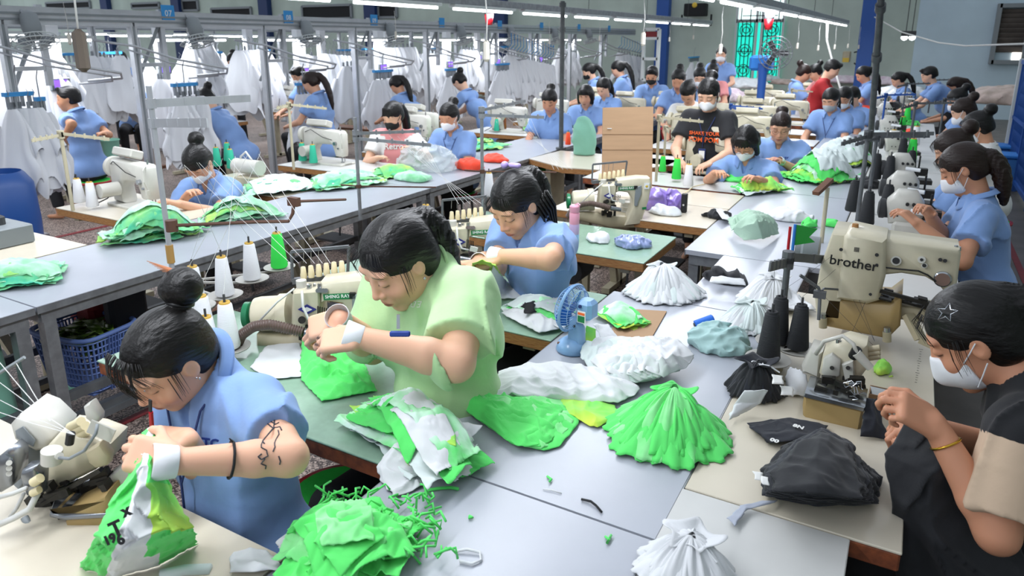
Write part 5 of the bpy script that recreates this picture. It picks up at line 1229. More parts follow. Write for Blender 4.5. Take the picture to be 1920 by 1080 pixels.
def gpost(loc, label):
    global post0
    if post0 is None:
        t = thing('aluminium_post', label, 'post', loc); mb = MB(); mb.box((0, 0, 1.0), (.07, .07, 2.0)); mb.build('post', 'alu_bright', t); MB().box((.037, 0, 1.0), (.006, .02, 1.96)).build('groove_strip', 'frame_grey', t); MB().box((0, 0, .02), (.14, .14, .04)).build('foot', 'alu', t); post0 = t; return t
    return dup(post0, loc, None, label)
for k, y in enumerate(LY):
    nm = ['sixth', 'seventh', 'eighth', 'ninth', 'tenth', 'eleventh', 'twelfth', 'thirteenth', 'fourteenth'][k]
    gpost((XG, y - .33, 0), 'floor standing aluminium post just before the %s sign of the front row' % nm)
    t = thing('hanging_post', 'short aluminium post carrying the %s blue sign of the front row' % nm, 'post', (XG, y, 1.4))
    MB().box((0, 0, .35), (.05, .05, .72)).build('post', 'alu_bright', t); MB().box((0, -.16, .15), (.04, .3, .04)).build('cross_bar', 'alu_bright', t)
    if k:
        sg_ = MB().box((.045, .07, .68), (.006, .15, .15)).build('sign', 'sign_blue', t)
        if nums[k]: text(nums[k], 'sign_lettering', 'white_print', sg_, .085, TM((.0495, .07, .67), (0, 1, 0), (0, 0, 1)))
    # tube lamp + reflector column + screen
    lamp_ = thing('bay_lamp', 'lit white tube lamp under the front beam near the %s sign' % nm, 'light', (XG - .5, y - .95, 1.80))
    MB().box((0, 0, .025), (.08, 1.0, .03)).build('fixture', 'frame_white', lamp_); MB().cyl((0, -.48, 0), (0, .48, 0), .016, n=8).build('tube', 'tube_on', lamp_)
    if col0 is None:
        t = thing('control_column', 'white reflector column with purple screen near the %s sign' % nm, 'control unit', (XG - .55, y - .85, 1.5))
        MB().box((0, 0, .2), (.10, .14, .75)).build('column', 'wrap', t); b_ = MB().box((.06, .0, -.13), (.04, .2, .13), bev=.01).build('screen_housing', 'frame_grey', t); MB().box((.082, 0, -.13), (.004, .13, .085)).build('screen', 'screen', b_); col0 = t
        t = thing('wall_fan', 'grey fan tilted down from the overhead beam near the %s sign' % nm, 'fan', (XG + .15, y - 1.35, 1.78))
        mb = MB(); fu, fv, fd = frame((.3, -.1, -1))
        for r_, z_ in ((.05, .05), (.11, .045), (.16, .03), (.19, 0), (.17, -.04)): mb.tube([fu * math.cos(a) * r_ + fv * math.sin(a) * r_ + fd * z_ for a in [2 * PI * i / 22 for i in range(22)]], .005, 4, closed=True)
        for i in range(26): a = 2 * PI * i / 26; e_ = fu * math.cos(a) + fv * math.sin(a); mb.tube([e_ * .04 + fd * .05, e_ * .19, e_ * .10 - fd * .06], .003, 3)
        mb.build('guard', 'frame_white', t)
        mb = MB()
        for i in range(3): a = 2 * PI * i / 3; mb.box((fu * math.cos(a) + fv * math.sin(a)) * .1, (.12, .07, .01), rot=TM((0, 0, 0), fu * math.cos(a) + fv * math.sin(a), fd).to_3x3())
        mb.build('blades', 'clip_grey', t); MB().lathe([(.06, -.1), (.08, 0), (.07, .12), (.03, .15)], (-.03, .01, .12), (-.3, .1, 1), 14).build('motor', 'frame_grey', t, smooth=True); MB().tube([(-.05, 0, .2), (-.12, 0, .28), (-.15, 0, .22)], .012, 6).build('bracket', 'alu', t); fan0 = t
        t = thing('conveyor_rail', 'curved shiny conveyor rail sloping down near the %s sign' % nm, 'rail', (XG, y, 0))
        pts = [(.0, -.75, 1.80), (.12, -.4, 1.74), (.3, -.05, 1.60), (.45, .25, 1.53), (.5, .38, 1.5), (.4, .45, 1.45), (.1, .3, 1.42)]
        mb = MB(); mb.tube(pts, .014, 6); mb.tube([(p[0] - .12, p[1] - .02, p[2] - .03) for p in pts[1:]], .010, 6); mb.build('rail', 'alu_bright', t, smooth=True); mb = MB(); mb.bar((0, -.02, 1.96), (-.2, -.25, 1.3), .05, .03); mb.build('sloping_strut', 'frame_grey', t); rail0 = t
    else:
        dup(col0, (XG - .55, y - .85, 1.5), None, 'white reflector column with purple screen near the %s sign' % nm); dup(fan0, (XG + .15, y - 1.35, 1.78), R(10 * (k % 3)), 'grey fan tilted down from the overhead beam near the %s sign' % nm); dup(rail0, (XG, y, 0), None, 'curved shiny conveyor rail sloping down near the %s sign' % nm)
    if k < 8:
        gpost((-9.6, y + .8, 0), 'aluminium post of the second row standing behind the %s sign' % nm); gpost((-12.4, y + 1.6, 0), 'aluminium post of the third row standing behind the %s sign' % nm)
        t = dup(lamp_, (-10.0, y + .1, 1.86), None, 'lit white tube lamp of the second row behind the %s sign' % nm); dup(lamp_, (-12.7, y + 1.0, 1.9), None, 'lit white tube lamp of the third row behind the %s sign' % nm)
        dup(col0, (-9.9, y + .3, 1.5), None, 'white reflector column of the second row behind the %s sign' % nm)
def shirt_mesh(seed, L_=.68, w0=.05, w1=.25, th=.055):
    g = np.random.default_rng(seed); ph = g.uniform(0, 6.28, 6); n, m = 40, 22; mb = MB()
    def f(u, v):
        a = 2 * PI * u; wv = w0 + (w1 - w0) * min(1, v * 1.25) ** .75; tv = .018 + (th - .018) * v
        fold = 1 + (.08 + .30 * v) * (math.sin(5 * a + ph[0] + 1.5 * math.sin(3 * v + ph[1])) * .5 + .5 * math.sin(9 * a + ph[2]))
        x = math.cos(a) * wv * (1 + .10 * math.sin(3 * v * 3 + ph[3])); y = math.sin(a) * tv * fold * 1.5
        z = -v * L_ * (1 + .10 * math.sin(2 * a + ph[4]) * v + .05 * math.sin(5 * a + ph[5]) * v)
        return (x + .03 * math.sin(4 * v + ph[1]), y, z)
    mb.grid(f, n, m, wrap=True)
    # sleeve
    s = 1 if seed % 2 else -1
    mb.grid(lambda u, v: (s * (w0 + .4 * (w1 - w0) + .10 * v + .03 * math.cos(2 * PI * u)), .022 * math.sin(2 * PI * u) * (1 + v), -.16 - .22 * v + .05 * math.cos(2 * PI * u) * v), 14, 6, wrap=True)
    return mb
protos = []
for sd in range(4):
    t = thing('hanging_shirt', 'white shirt', 'shirt', (0, 0, -5), group='white shirts hanging from the overhead rails')
    shirt_mesh(sd).build('fabric', 'shirt_hang', t, smooth=True); mb = MB(); mb.box((0, 0, .02), (.03, .02, .07)); mb.tube([(0, 0, .05), (.0, 0, .1), (.02, 0, .13), (.0, 0, .16)], .004, 5); mb.build('clip', 'clip_grey', t); protos.append([t, False])
def hshirt(loc, rz, sc, label, i):
    t, used = protos[i % 4]
    if not used: protos[i % 4][1] = True; t.location = loc; t.rotation_euler = (0, 0, rz); t['label'] = label; t.scale = sc
    else: t = dup(t, loc, rz, label, None, sc)
    return t
ci = 0
def clipbar(a, b_, label):
    a, b_ = Vector(a), Vector(b_); t = thing('clip_bar', label, 'hanger bar', (a + b_) / 2); c = (a + b_) / 2
    MB().bar(a - c, b_ - c, .05, .035).build('bar', 'clip_blue', t); n_ = max(3, int((b_ - a).length / .05))
    mb = MB(); mb.tube([(0, 0, .02), (0, 0, .18), (.03, 0, .24)], .006, 6); mb.build('hook', 'alu', t)
    for k in range(n_): p = a.lerp(b_, (k + .5) / n_) - c; MB().box(p + Vector((0, 0, -.06)), (.03, .018, .09)).build('clip', 'clip_grey', t)
sets = [(5, 178, 62, 183, -6.6, 5, .95, 'at the far left'), (66, 186, 84, 192, -6.6, 2, .8, 'short one at the far left'), (322, 160, 370, 166, -6.5, 6, .9, 'left of the bent worker with a bun'), (555, 158, 582, 162, -6.5, 5, .9, 'left of the ponytailed worker'), (700, 134, 735, 138, -6.6, 5, .9, 'above the woman in pink'), (836, 131, 855, 134, -6.6, 5, .85, 'left of the bent worker at centre'), (930, 121, 954, 122, -6.6, 6, 1., 'in front of the long rack of shirts'), (1292, 108, 1310, 110, -5.0, 2, .8, 'beyond the mid pole')]
for x0, y0, x1, y1, X_, n_, sc, wh in sets:
    a, b_ = PX(x0, y0, X_), PX(x1, y1, X_); b_.z = a.z; clipbar(a, b_, 'blue clip bar %s' % wh)
    for k in range(n_):
        p = a.lerp(b_, (k + .5) / n_); hshirt(p - Vector((rnd.uniform(-.05, .05), 0, .12)), R(rnd.uniform(20, 75)), (sc * .8, sc, sc * 1.05), 'white shirt hanging from the blue clip bar %s' % wh, ci); ci += 1
racks = [(60, 98, 110, 104, -7.6, 6, 'behind the fan at upper left'), (160, 104, 200, 108, -9.6, 5, 'under the dangling brown switch'), (350, 80, 384, 70, -7.5, 7, 'right of sign seven'), (295, 148, 318, 150, -7.6, 4, 'left of the bent worker with a bun'), (440, 95, 500, 92, -7.8, 8, 'between signs seven and eight'), (600, 100, 650, 105, -7.7, 7, 'between signs eight and nine'), (720, 90, 775, 88, -7.7, 7, 'right of sign nine'), (640, 125, 670, 122, -7.2, 4, 'left of the woman in pink'), (790, 100, 830, 103, -7.7, 6, 'behind the bent worker at centre'), (862, 92, 890, 95, -7.9, 5, 'left of the red cup'), (950, 103, 1034, 122, -6.8, 16, 'on the long sloping rack left of the mid pole'), (1045, 90, 1080, 95, -7.5, 6, 'just right of the mid pole'), (1158, 98, 1202, 108, -7.0, 9, 'on the last sloping rack before the blue column'), (0, 100, 40, 104, -7.9, 4, 'behind the blue barrel')]
for x0, y0, x1, y1, X_, n_, wh in racks:
    a, b_ = PX(x0, y0, X_), PX(x1, y1, X_)
    if n_ > 8:
        mb = MB(); mb.tube([a + Vector((0, 0, .12)), b_ + Vector((0, 0, .12))], .012, 6); mb.tube([a + Vector((.1, 0, .42)), b_ + Vector((.1, 0, .32))], .012, 6); o = mb.build('hanging_rail', 'alu_bright'); tag(o, 'steel hanging rail of the shirts ' + wh, 'rail')
        if n_ > 3:
            for k in range(n_ * 2): 
                q = a.lerp(b_, k / n_ / 2); o = MB().tube([q + Vector((.1, 0, .40)), q + Vector((.1, .01, .2)), q + Vector((.02, 0, .12))], .007, 5).build('hanger_hook', 'mach_white' if k % 2 else 'clip_blue'); tag(o, 'empty hanger hook ' + wh, 'hook', 'hanger hooks')
    for k in range(n_): p = a.lerp(b_, (k + .5) / n_); hshirt(p, R(rnd.uniform(30, 80)), (rnd.uniform(.8, 1.1), 1.1, rnd.uniform(1.0, 1.25)), 'white shirt hanging %s' % wh, ci); ci += 1
for k in range(46):
    y = 4.5 + 14.5 * (k + rnd.random() * .6) / 46; X_ = rnd.choice((-9.3, -9.9, -10.4, -12.2)); hshirt((X_, y, rnd.uniform(1.35, 1.6)), R(rnd.uniform(10, 80)), (1.2, 1.3, rnd.uniform(1., 1.3)), 'white shirt hanging in the crowded rows deep behind the front beam', ci); ci += 1
for k in range(16):
    y = 4.2 + k * .95; q = (-9.2 - (k % 3) * .5, y, 1.62); clipbar(q, (q[0], q[1] + .35, q[2]), 'small blue clip bar, %s from the camera among the rows deep behind the front beam' % (OT + ['sixteenth'])[k])
# white cupboard frame and other wall things
def wallbox(x0, x1, y0, y1, Y, d, name, m, label, cat):
    a = PY(x0, y1, Y); b_ = PY(x1, y0, Y); t = thing(name, label, cat, ((a.x + b_.x) / 2, Y, (a.z + b_.z) / 2)); w_, h_ = b_.x - a.x, b_.z - a.z
    MB().box((0, 0, 0), (w_, d, h_), bev=.02).build('housing', m, t); return t, w_, h_
t, w_, h_ = wallbox(1284, 1326, 6, 31, YW - .3, .3, 'loudspeaker', 'dark', 'black loudspeaker box on the wall left of the teal window', 'loudspeaker'); MB().sphere((0, -.16, .12), .07, 12, (1, .3, 1)).build('yellow_badge', 'yellow', t)
mb = MB(); mb.box((-.4, .1, -h_ / 2 - .1), (.04, .04, .3)); mb.build('bracket', 'dark', t); MB().box((.4, .1, -h_ / 2 - .1), (.04, .04, .3)).build('bracket', 'dark', t)
t, w_, h_ = wallbox(1579, 1596, 96, 116, YW - .5, .25, 'hoist_box', 'mach_beige', 'yellow and grey electrical box with looped black cable by the blue column', 'electrical box'); MB().box((0, -.14, -.08), (w_ * .8, .04, h_ * .4)).build('yellow_lamp', 'yellow', t); MB().tube([(.15, 0, .1), (.35, 0, .15), (.42, 0, -.1), (.3, 0, -.25), (.18, 0, -.15)], .02, 6).build('cable_loop', 'black', t)
t = thing('cupboard_frame', 'white open cupboard frame standing beyond the hanging shirts by the blue column', 'cupboard', PY(1218, 150, 15.5))
a = PY(1203, 150, 15.5); b_ = PY(1235, 55, 15.5); w_ = b_.x - a.x; h_ = b_.z - a.z; c = t.location
mb = MB()
for s_ in (-1, 1): mb.box((s_ * w_ / 2, 0, h_ / 2), (.06, .1, h_))
for z in (0, h_ * .42, h_ * .82, h_): mb.box((0, 0, z), (w_, .1, .06))
mb.build('frame', 'frame_white', t); MB().box((0, 0, h_ * .9), (w_ * .9, .05, .12)).build('red_panel', 'floor_red', t)
for x0, y0, x1, y1, lb in ((1690, 45, 1715, 70, 'twin lamp pod hanging before the pale blue wall panel'),):
    p = PY(1703, 70, YW - 1); t = thing('lamp_pod', lb, 'light', p); MB().box((0, 0, .08), (.3, .15, .12)).build('housing', 'dark_grey', t)
    for s_ in (-1, 1): MB().sphere((s_ * .08, 0, 0), .07, 10).build('bulb', 'tube_on', t); MB().cyl((s_ * .06, 0, .1), (s_ * .06, 0, 2), .01, n=6).build('hanger_wire', 'dark_grey', t)
o = MB().tube([PY(1640, 32, 17), PY(1690, 60, 16), PY(1760, 80, 14), PY(1810, 86, 12), PY(1925, 82, 9)], .012, 6).build('slack_cable', 'cord', smooth=True); tag(o, 'white cable sagging across the wall at upper right', 'cable')
p = P(1618, 195, .75); o = MB().tube([(-1.42, p.y, 2.1), (-1.40, p.y, 1.8), (-1.2, p.y - .2, 1.3), (-1.0, p.y - .6, .9)], .018, 7).build('slack_hose', 'cord', smooth=True); tag(o, 'white cable dropping from the lamp row beside the blue column', 'cable')
# pedestal fan, barrels, crates, basket, stool, bins
p = P(1425, 215, .4); a = PD(1424, 205, 8.5); top = PD(1428, 118, 8.5)
t = thing('pedestal_fan', 'tall blue pedestal fan with wire guard in front of the teal window', 'fan', (a.x, a.y, 0)); L_ = top - Vector((a.x, a.y, 0))
MB().lathe([(.2, 0), (.18, .04), (.05, .06), (.035, .5), (.05, L_.z - .15), (.06, L_.z)], n=14).build('stand', 'col_blue', t, smooth=True, auto=50); MB().box(L_ + Vector((0, 0, 0)), (.26, .22, .18), bev=.03).build('motor', 'blue_print', t)
mb = MB(); c = L_ + Vector((.18, -.2, .12))
for r_ in (.05, .10, .15, .19): mb.tube([c + Vector((math.cos(q) * r_, 0, math.sin(q) * r_)) for q in [2 * PI * i / 20 for i in range(20)]], .006, 5, closed=True)
for i in range(16): q = 2 * PI * i / 16; mb.tube([c, c + Vector((math.cos(q) * .19, 0, math.sin(q) * .19))], .004, 4)
mb.build('guard', 'steel_grey', t)
for i in range(3): q = 2 * PI * i / 3; MB().box(c + Vector((math.cos(q) * .08, .03, math.sin(q) * .08)), (.13, .01, .06), rot=(0, -q, 0)).build('blade', 'dark_grey', t)
mat('barrel_blue', '1c4a8e', rough=.4); mat('crate_blue', '3c78b8', rough=.5); mat('basket_blue', '5f78b4', rough=.5); mat('leafy', '3c5a1e', rough=.4, c2='6c8a34', nscale=30, bump=.8, bscale=40); mat('bag_clear', 'cfd8d8', rough=.25, alpha=.42, bump=.7, bscale=22, spec=.8); mat('teal_cloth', '7fb5a0', rough=.85, bump=.3, bscale=8)
p = P(22, 400, .0); t = thing('barrel', 'tall blue plastic barrel at the left edge beneath the hanging shirts', 'barrel', (-6.2, 2.75, 0)); MB().lathe([(.22, 0), (.25, .1), (.26, .4), (.25, .7), (.2, .78), (.18, .8), (.18, .76), (0, .76)], n=24).build('barrel_body', 'barrel_blue', t, smooth=True, auto=50)
for x, y, w_, lb in ((1893, 250, .5, 'blue lidded crate on the floor below the pale fabric heap at far right'), (1865, 235, .5, 'dark blue crate left of the lidded crate at far right')):
    p = P(x, y, 0.); t = thing('storage_crate', lb, 'crate', (p.x * .62, p.y * .62, 0)); MB().box((0, 0, .2), (.42, .35, .4), bev=.02).build('crate_body', 'crate_blue' if x > 1880 else 'barrel_blue', t); MB().box((0, 0, .415), (.45, .38, .04), bev=.01).build('lid', 'blue_print', t)
# laundry basket under the left aisle table
bp = Vector((-3.42, 1.78, .14)); t = thing('laundry_basket', 'blue slotted plastic basket of leafy vegetables under the left aisle table', 'basket', bp, R(8))
def bk(u, v, hw=.16, hd=.125, h_=.30, tp=1.28):
    s = 1 + (tp - 1) * v; a = 2 * PI * u; ca, sa = math.cos(a), math.sin(a); q = (abs(ca) ** 5 + abs(sa) ** 5) ** (-.2); return (ca * q * hw * s, sa * q * hd * s, v * h_)
mb = MB()
for i in range(60): mb.bar(bk(i / 60, .05), bk(i / 60, .93), .005, .008) if i % 15 not in (0, 14, 13, 1) else mb.bar(bk(i / 60, 0), bk(i / 60, 1), .018, .004)
for k in range(9):
    v = .06 + .87 * k / 8; mb.tube([bk(i / 40, v) for i in range(40)], .0045, 5, closed=True)
mb.build('slotted_side', 'basket_blue', t); MB().tube([bk(i / 48, 1) for i in range(48)], .012, 8, closed=True).build('rim', 'basket_blue', t, smooth=True); MB().box((0, 0, .005), (.30, .23, .012), bev=.003).build('basket_floor', 'basket_blue', t)
rr = random.Random(8); mb = MB()
for k in range(70):
    c = Vector((rr.uniform(-.14, .14), rr.uniform(-.1, .1), rr.uniform(.18, .30))); a = rr.uniform(0, 6.28); d = Vector((math.cos(a), math.sin(a), rr.uniform(-.2, .5))) * rr.uniform(.05, .09); n_ = d.cross(Vector((0, 0, 1))).normalized() * .028
    mb.add([c - d, c + n_ + Vector((0, 0, .012)), c + d, c - n_ + Vector((0, 0, .01)), c + Vector((0, 0, -.008))], [(0, 4, 1), (1, 4, 2), (2, 4, 3), (3, 4, 0)])
o = mb.build('leafy_greens', 'leafy', smooth=True, solid=.002); o.location = bp; tag(o, 'bunch of dark leafy greens in plastic lying in the blue basket', 'vegetables', kind='stuff')
mb = MB(); mb.bar((-3.08, .5, .17), (-3.08, 3.9, .17), .035); o = mb.build('floor_pipe', 'steel_grey'); tag(o, 'grey pipe running along the base of the left aisle table', 'pipe')
t = thing('pipe_coupling', 'black double nozzle coupling on the pipe below the blue basket', 'coupling', P(270, 720, .18)); MB().cyl((0, -.06, 0), (0, .06, 0), .024, n=12).build('sleeve', 'dark_grey', t)
for s_ in (-1, 1): MB().cyl((0, 0, .01), (0, s_ * .02, .09), .012, .016, 12).build('nozzle', 'black', t)
STOOL = t = thing('stool', 'round green stool with red rim behind the tattooed woman', 'stool', (-1.36, 1.36, 0)); MB().lathe([(0, .47), (.15, .47), (.155, .46), (.15, .45), (0, .45)], n=28).build('seat', 'thread_green', t, auto=40); MB().lathe([(.155, .43), (.175, .44), (.178, .46), (.155, .462)], n=28).build('rim', 'red_plastic', t, smooth=True)
for i in range(4): a = PI / 4 + i * PI / 2; MB().cyl((.11 * math.cos(a), .11 * math.sin(a), .45), (.16 * math.cos(a), .16 * math.sin(a), 0), .011, n=8).build('leg', 'steel_grey', t)
for x, y, z, r0, h_, m_, nm, lb in ((970, 665, .0, .11, .5, 'red_plastic', 'waste_bin', 'red plastic bin under the green table corner beside the fan'), (1262, 262, .62, .16, .12, 'red_plastic', 'basin', 'red plastic basin holding rolls, behind the cardboard sheet'), (210, 292, .45, .10, .18, 'teal_cloth', 'basket', 'small mint green basket on the bench beside the dark haired worker'), (683, 215, .3, .12, .22, 'thread_teal', 'waste_bin', 'mint green bin behind the post near the woman in pink')):
    p = P(x, y, z) ; t = thing(nm, lb, 'bin' if 'bin' in nm else 'basket', p); MB().lathe([(r0 * .8, 0), (r0, h_), (r0 * 1.08, h_ + .01), (r0 * 1.05, h_ + .02), (r0 * .94, h_), (r0 * .75, .02), (0, .02)], n=20).build('bin_body', m_, t, smooth=True, auto=50)
    if z == 0: t.location = (-1.15, 2.35, 0)

sewing_table(-10.6, -9.5, 5.3, 5.8, 'wooden table before the worker facing the camera at upper left', 'white_top', 'wood_edge', motor=False); dup(WM, (-9.9, 5.6, .75), 0, 'white machine hiding the lower face of the worker at upper left')
# ---------------------------------------------------------------- the workers
def face_cam(px): return YAW + math.atan((PX0 - px) / 1364.)          # heading that points straight away from the viewer
def yl(px, off): return face_cam(px) + R(off)                        # off 90 = faces picture left, 180 = faces the viewer
# 1 tattooed woman
hL, hR = PD(322, 866, 1.36), PD(352, 826, 1.56)
w1 = person('person with tattooed arm and topknot in blue work shirt, trimming a green and white garment', PD(318, 676, 1.64), yl(320, 128), lean=.12, hpitch=.58, hyaw=R(-8), hroll=R(-6), hair='bun', haircol='hair_black', h=.008, hf=.0032, wrapw=(0, 1), logo=True, badge=True, sc=1.0, skin='d8a88c', fat=.002,
    hands=[hR, hL], neckvec=(.0, .10, .07), arm=(.25, .225), pelvis=PD(487, 1026, 1.8), pole=[(.3, 0, -1), RGT * 1.2 - UPV * .3 - FWD * .2], curl=(1.0, .85), pinch=(True, True), hand_dirs=[(-RGT + UPV * .12 - FWD * .1, (FWD * .2 - UPV * .6 + RGT * -.1)), (-RGT * .95 + UPV * .22, FWD * .75 - UPV * .45)], tieup=.05, pants='trousers')
# scrunchie, streaked bun tips, earring, bracelet, tattoo
rt = w1['root']; hp = w1['hp']; mb = MB()
for k in range(7): a = (-.02 + .006 * k, -.14, .12); mb.tube([hp(a), hp((a[0] + .02, -.15, .15)), hp((a[0] + .05, -.13, .165 + .004 * k))], .003, 5, r1=.0006)
mb.build('bronze_hair_tips', 'hair_tips', rt, smooth=True); mb = MB(); rr = random.Random(4)
for k in range(46):
    x0 = rr.uniform(-.05, .055); a = (x0 * .8, .068, .108); yy = .104 - 4.5 * x0 * x0; e = (x0 * 1.2 + rr.uniform(-.008, .008), yy + rr.uniform(-.001, .006), .02 + rr.uniform(-.02, .02)); m = (x0 * 1.05, yy + .001, .072)
    mb.tube([hp(a), hp((x0 * .9, .088 - 4 * x0 * x0, .099)), hp(m), hp(((m[0] + e[0]) / 2, max(m[1], e[1]) + .003, (m[2] + e[2]) / 2)), hp(e)], .0016, 4, r1=.0004)
mb.build('bangs', 'hair_black', rt, smooth=True)
mb = MB(); mb.sphere(hp((-.088, .0, -.026)), .0032, 8); mb.sphere(hp((-.090, .004, -.016)), .0022, 8); mb.sphere(hp((-.047, .088, .034)), .0018, 8); mb.build('earring', 'silver', rt, smooth=True)
E_, W_, sh_ = w1['E'][1], w1['W'][1], w1['sh'][1]
f = (W_ - E_).normalized(); c = E_.lerp(W_, .52); u, v, _ = frame(f); mb = MB(); mb.tube([c + (u * math.cos(a) + v * math.sin(a)) * (.036 + .001 * math.sin(9 * a)) for a in [2 * PI * i / 24 for i in range(24)]], .0028, 6, closed=True); mb.tube([c + v * .036, c + v * .046 + f * .01], .0016, 5); mb.build('bracelet', 'trousers', rt, smooth=True)
from mathutils.bvhtree import BVHTree
def decal(per, o_from, axis_a, axis_b, curves, r_, name, m_, off=.0006):
    me = per['body'].data if name == 'tattoo' else per['shirt'].data; bv = BVHTree.FromPolygons([q.co for q in me.vertices], [q.vertices for q in me.polygons]); mb = MB(); d = axis_a.cross(axis_b).normalized()
    for cu in curves:
        pts = []
        for i in range(len(cu) - 1):
            for k in range(3):
                x = cu[i][0] + (cu[i + 1][0] - cu[i][0]) * k / 3; y = cu[i][1] + (cu[i + 1][1] - cu[i][1]) * k / 3; hit = bv.ray_cast(o_from + axis_a * x + axis_b * y + d * .2, -d)
                if hit[0] is not None: pts.append(hit[0] + hit[1] * off)
        if len(pts) > 1: mb.tube(pts, r_, 5)
    if mb.v: mb.build(name, m_, per['root'])
mat('ink', '2c3038', rough=.6)
def camloc(per, v): return Matrix.Rotation(-per['root'].rotation_euler.z, 3, 'Z') @ v
ax_, ay_ = camloc(w1, RGT), camloc(w1, UPV); ctr = sh_.lerp(E_, .74)
pt = w1['L'](PD(488, 846, 1.4)); dcam = camloc(w1, -FWD)
cur = [[(-.034, .018), (-.02, .026), (-.006, .022), (.006, .03), (.012, .024)], [(-.036, .016), (-.016, .012), (.0, .014), (.012, .008)], [(-.03, .02), (-.02, .018), (-.008, .016)], [(-.012, .012), (-.006, 0), (.004, -.006), (.008, -.016), (-.002, -.02), (-.008, -.014), (0, -.008)], [(0, .01), (.01, .004), (.016, -.004), (.014, -.014)], [(.004, -.02), (-.002, -.028), (.006, -.034), (.004, -.044)], [(.012, .024), (.02, .012), (.028, .018), (.03, .006)], [(.02, .03), (.024, .02), (.032, .024)], [(.026, -.02), (.03, -.03), (.028, -.04)], [(-.024, .024), (-.014, .016), (-.004, .02)], [(-.02, .022), (-.01, .008), (.0, .002)]]
decal(w1, pt, ax_, ay_, cur, .0014, 'tattoo', 'ink')
# 2 woman in light green
w2 = person('person in light green T-shirt with black ponytail leaning over a sewing machine', PD(748, 492, 2.02), yl(745, 130), lean=.32, hpitch=.55, hyaw=R(-4), hair='pony', h=.009, hf=.0038, shirt='shirt_green', collar=False, bulk=1.22, sc=1.12, hands=[PD(640, 600, 1.98), PD(672, 632, 1.80)], wrapw=(1, 1), fat=.008, skin='d9ab8e', hlen=.34, tieup=.03,
    neckvec=(.0, .11, .045), sw=.165, arm=(.235, .26), pelvis=PD(860, 770, 2.2), pole=[(-.2, .2, -1), RGT * 1.2 - UPV * .5], curl=(.8, .8), pinch=(True, True), hand_dirs=[(-RGT - UPV * .3, -UPV * .5 + FWD * .6), (-RGT * .9 - UPV * .12, -UPV * .65 + FWD * .5)], sleevelen=.70)
mb = MB(TM(w2['hp']((-.088, .002, -.028)), (1, 0, 0), (0, 1, 0))); mb.sphere((0, 0, 0), .0045, 8); mb.build('earring', 'silver', w2['root'], smooth=True)
ax2, ay2 = camloc(w2, RGT), camloc(w2, UPV)
p_ = w2['L'](PD(765, 588, 1.8)); cur = [[(-.02, .008), (-.008, .008), (-.014, -.008), (-.024, -.008), (-.02, .008)], [(-.004, .008), (.008, .008), (.004, 0), (-.006, 0)], [(.004, 0), (.002, -.008), (-.01, -.008)]]
decal(w2, p_, ax2, ay2, cur, .0012, 'chest_emblem', 'white_print')
q = w2['L'](PD(750, 626, 1.72)); me = MB(TM(q, ax2, ay2)); me.box((0, 0, 0), (.05, .014, .012), bev=.003); bd = me.build('badge', 'navy_logo', w2['root']); mb = MB(TM(q, ax2, ay2)); mb.box((-.004, .03, .0), (.008, .035, .006)); mb.build('badge_clip', 'silver', bd)
# 3 long haired woman in blue
w3 = person('person with long black hair and lilac hair clip in blue shirt, sewing lime cloth', PD(968, 385, 2.88), yl(966, 128), lean=.12, hpitch=.6, hyaw=R(8), hair='longpony', h=.010, hf=.0045, hands=[PD(902, 492, 2.75), PD(935, 480, 2.72)], hlen=.30, logo=True, sc=1.12, bulk=.98, skin='d8a98a', wrapw=(1, 1), neckvec=(0, .09, .08), arm=(.235, .215), pole=[(0, 0, -1), FWD * -1.5 - UPV * .3 + RGT * .3], curl=(.8, .8), pinch=(True, True), hand_dirs=[(-RGT - UPV * .1, -UPV), (-RGT * .9 - UPV * .3, -UPV * .6 + FWD * .5)], tieup=.03)
hp = w3['hp']; mb = MB(); mb.box(hp((-.01, -.07, .135)), (.05, .022, .02), rot=(0, 0, .5), bev=.006); mb.sphere(hp((.03, -.06, .14)), .016, 10); mb.build('hair_clip', 'lilac', w3['root'], smooth=True)
mb = MB()
for k in range(26):  # hair falling over the front shoulder
    a = Vector((-.075 + .002 * (k % 5), -.02 - .003 * k, -.0)); mb.tube([hp(a), hp(a + Vector((-.01, .0, -.07))), hp(a + Vector((-.012 + .001 * k, .015, -.16))), hp(a + Vector((-.006, .02, -.24))), hp(a + Vector((.0, .03, -.30 - .002 * (k * 7 % 11))))], lambda t: .006 * (1 - .8 * t) + .0008, 5)
mb.build('side_hair', 'hair_black', w3['root'], smooth=True)
# 4 masked woman in black
w4 = person('person in black T-shirt with cream sleeves, white mask and star hair clip', PD(1830, 634, 1.66), yl(1822, 78), lean=.22, hpitch=.62, hyaw=R(14), hair='pony', h=.009, hf=.0036, mask='white', shirt='shirt_black', sleeve='shirt_cream', collar=False, sc=1.05, bulk=1.04, hands=[PD(1745, 800, 1.75), PD(1752, 795, 1.55)], neckvec=(0, .12, .07), arm=(.215, .24), pelvis=PD(1985, 1150, 1.72), pole=[(0, 0, -1), -UPV - FWD * .15],
    curl=(.9, .8), pinch=(True, True), hand_dirs=[(-RGT - UPV * .05, -UPV + FWD * .3), (-RGT * .9 + UPV * .5, -UPV * .5 + FWD * .6)], skin='c98f70', hlen=.28, tieup=.03, sleevelen=.78, zpel=.44)
hp = w4['hp']; st = []
for i in range(10): a = PI / 2 + i * PI / 5; r_ = .023 if i % 2 == 0 else .010; st.append((r_ * math.cos(a), r_ * math.sin(a)))
cxy = Vector((-.072, .012, .098)); n_ = Vector((-.62, .1, .78)).normalized(); a_ = Vector((0, 1, 0)); a_ = (a_ - n_ * a_.dot(n_)).normalized(); b_ = n_.cross(a_)
MB().tube([hp(cxy + a_ * x + b_ * y) for x, y in st], .0013, 5, closed=True).build('star_clip', 'silver', w4['root'])
